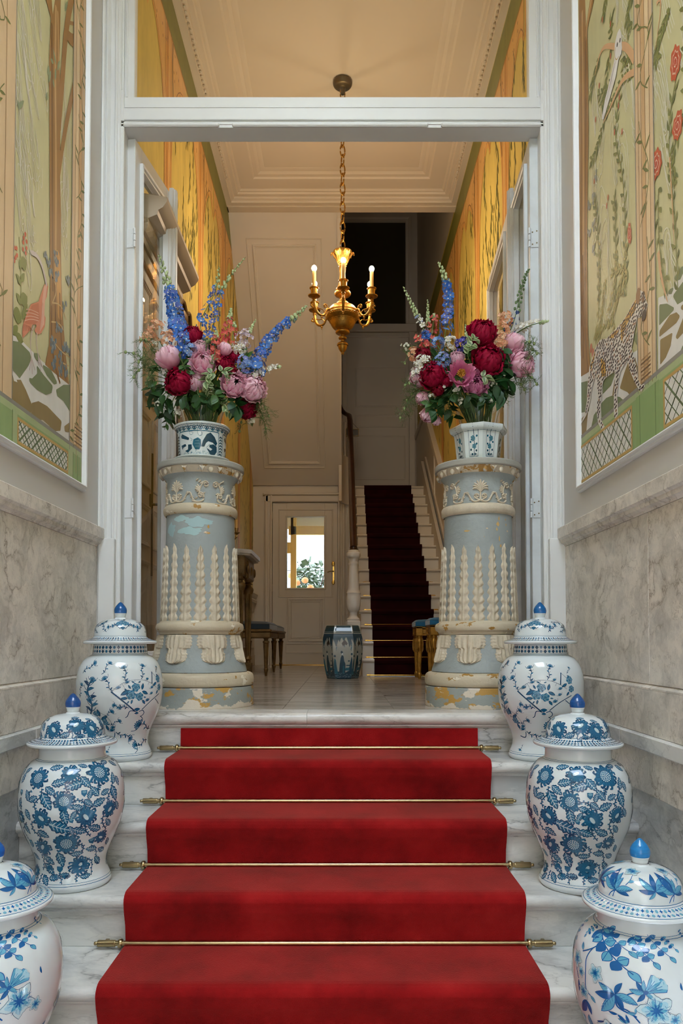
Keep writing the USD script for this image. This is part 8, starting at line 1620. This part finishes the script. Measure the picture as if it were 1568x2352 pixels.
def greens(side, rg, pos, vx, O, leaf_list, wisp_list, core):
    for (x, y, tx, ty, n, L, w, kind, dz) in leaf_list:
        col, edge, nm = {'d': (LEAFD, None, 'dark leaf sprig'), 'm': (LEAFM, None, 'mid-green leaf sprig'), 'v': (LEAFM, LEAFV, 'pale-edged leaf sprig'), 'b': (C(34, 78, 36), None, 'broad glossy leaf sprig')}[kind]
        p, px, py = pos(x, y, dz); q = pos(tx, ty, dz)[0]; sprig_of_leaves('leaf_sprig', near_label(nm, O[0] + tx / 3.136, O[1] + ty / 3.136, side), p, q, vx, rg, n, L, w, col, edge)
    for (x, y, tx, ty, n, L, dz, dr) in wisp_list:
        p, q = pos(x, y, dz)[0], pos(tx, ty, dz)[0]; wisp(near_label('feathery sprig', O[0] + tx / 3.136, O[1] + ty / 3.136, side), p, q, vx, rg, n, L, np.asarray(C(96, 122, 70)) * rg.uniform(.85, 1.15), 2, dr)
    for k in range(core[0]):
        a, r_ = rg.uniform(0, 2 * PI), math.sqrt(rg.random()); x, y = core[1] + core[3] * r_ * cos(a), core[2] + core[4] * r_ * sin(a); p, px, py = pos(x, y, .07); tx, ty = x + rg.uniform(-70, 70), y + rg.uniform(-60, 60)
        q = pos(tx, ty, .05)[0]; sprig_of_leaves('leaf_sprig', near_label('small dark leaf sprig', O[0] + tx / 3.136, O[1] + ty / 3.136, side), p, q, vx, rg, 9, .055, .014, LEAFD if k % 3 else LEAFM)
greens('L', rgL, posL, VLX, (250, 560),
       [(760, 930, 690, 1000, 9, .040, .014, 'v', -.03), (800, 920, 880, 960, 8, .040, .014, 'v', -.03), (700, 1000, 720, 1080, 7, .036, .013, 'v', -.02), (800, 1150, 880, 1220, 8, .042, .015, 'v', -.02), (760, 880, 730, 830, 6, .03, .011, 'v', -.02),
        (400, 1080, 330, 1200, 9, .066, .018, 'd', .0), (420, 1100, 400, 1250, 9, .064, .018, 'd', .02), (380, 1040, 290, 1130, 8, .06, .016, 'd', .03), (450, 1150, 430, 1300, 9, .05, .015, 'd', .02), (470, 1180, 400, 1340, 8, .036, .010, 'm', .02), (850, 1130, 950, 1200, 8, .070, .020, 'b', -.01), (900, 1150, 930, 1250, 7, .06, .017, 'b', .0), (350, 990, 300, 1050, 8, .05, .014, 'm', .02), (560, 1090, 520, 1150, 8, .055, .016, 'd', -.02), (760, 1080, 800, 1160, 8, .05, .015, 'm', -.02), (640, 1080, 660, 1150, 8, .05, .015, 'd', -.03), (530, 880, 560, 930, 7, .045, .013, 'm', -.02), (730, 1100, 700, 1190, 8, .05, .015, 'd', -.01), (1000, 1100, 1080, 1140, 7, .05, .014, 'm', .03)],
       [(320, 850, 215, 850, 30, .055, .0, 0), (300, 900, 180, 960, 28, .055, .02, 0), (330, 780, 230, 690, 24, .05, .03, 0), (280, 880, 120, 780, 14, .04, .01, 0), (1050, 1130, 1130, 1330, 40, .05, .02, .5), (1060, 1120, 1150, 1240, 34, .05, .0, .5), (1000, 1200, 940, 1350, 18, .045, .04, .4), (340, 950, 270, 1010, 24, .05, .0, .2), (700, 780, 720, 700, 14, .04, .0, 0)],
       (38, 690, 960, 330, 220))
greens('R', rgR, posR, VRX, (850, 560),
       [(900, 950, 1000, 900, 8, .075, .021, 'b', .0), (900, 980, 1020, 1000, 8, .080, .022, 'b', .0), (880, 1000, 960, 1100, 8, .075, .020, 'b', -.01), (840, 1050, 900, 1150, 7, .06, .017, 'b', .0), (700, 800, 740, 730, 8, .036, .013, 'v', -.03), (800, 960, 850, 1000, 7, .038, .014, 'v', -.03), (720, 720, 770, 690, 6, .034, .012, 'v', -.01), (540, 1100, 480, 1180, 9, .055, .016, 'd', .0), (600, 1080, 560, 1160, 9, .055, .016, 'd', -.02), (450, 1150, 420, 1180, 7, .05, .014, 'm', .0), (960, 760, 950, 820, 7, .055, .015, 'b', -.01), (700, 1080, 720, 1150, 8, .05, .015, 'd', -.02), (800, 1090, 820, 1160, 8, .05, .015, 'd', -.02), (560, 1180, 600, 1260, 7, .06, .017, 'd', .03), (470, 880, 560, 940, 7, .04, .012, 'd', .0), (430, 1180, 480, 1240, 6, .055, .017, 'b', .0), (900, 880, 960, 850, 7, .06, .016, 'd', .01)],
       [(1080, 760, 1180, 720, 34, .055, .02, 0), (1100, 800, 1200, 790, 30, .055, .03, 0), (1080, 960, 1200, 1010, 34, .055, .02, .1), (1020, 1020, 1110, 1050, 30, .05, .02, .2), (380, 1060, 265, 1130, 34, .055, .01, .4), (330, 1100, 215, 1255, 34, .05, .01, .5), (340, 1060, 250, 1020, 24, .05, .0, .2), (560, 1120, 520, 1200, 24, .045, .02, .3), (980, 1080, 950, 1160, 18, .04, .0, .3), (330, 720, 250, 860, 10, .04, .03, .2)],
       (36, 680, 950, 300, 210))
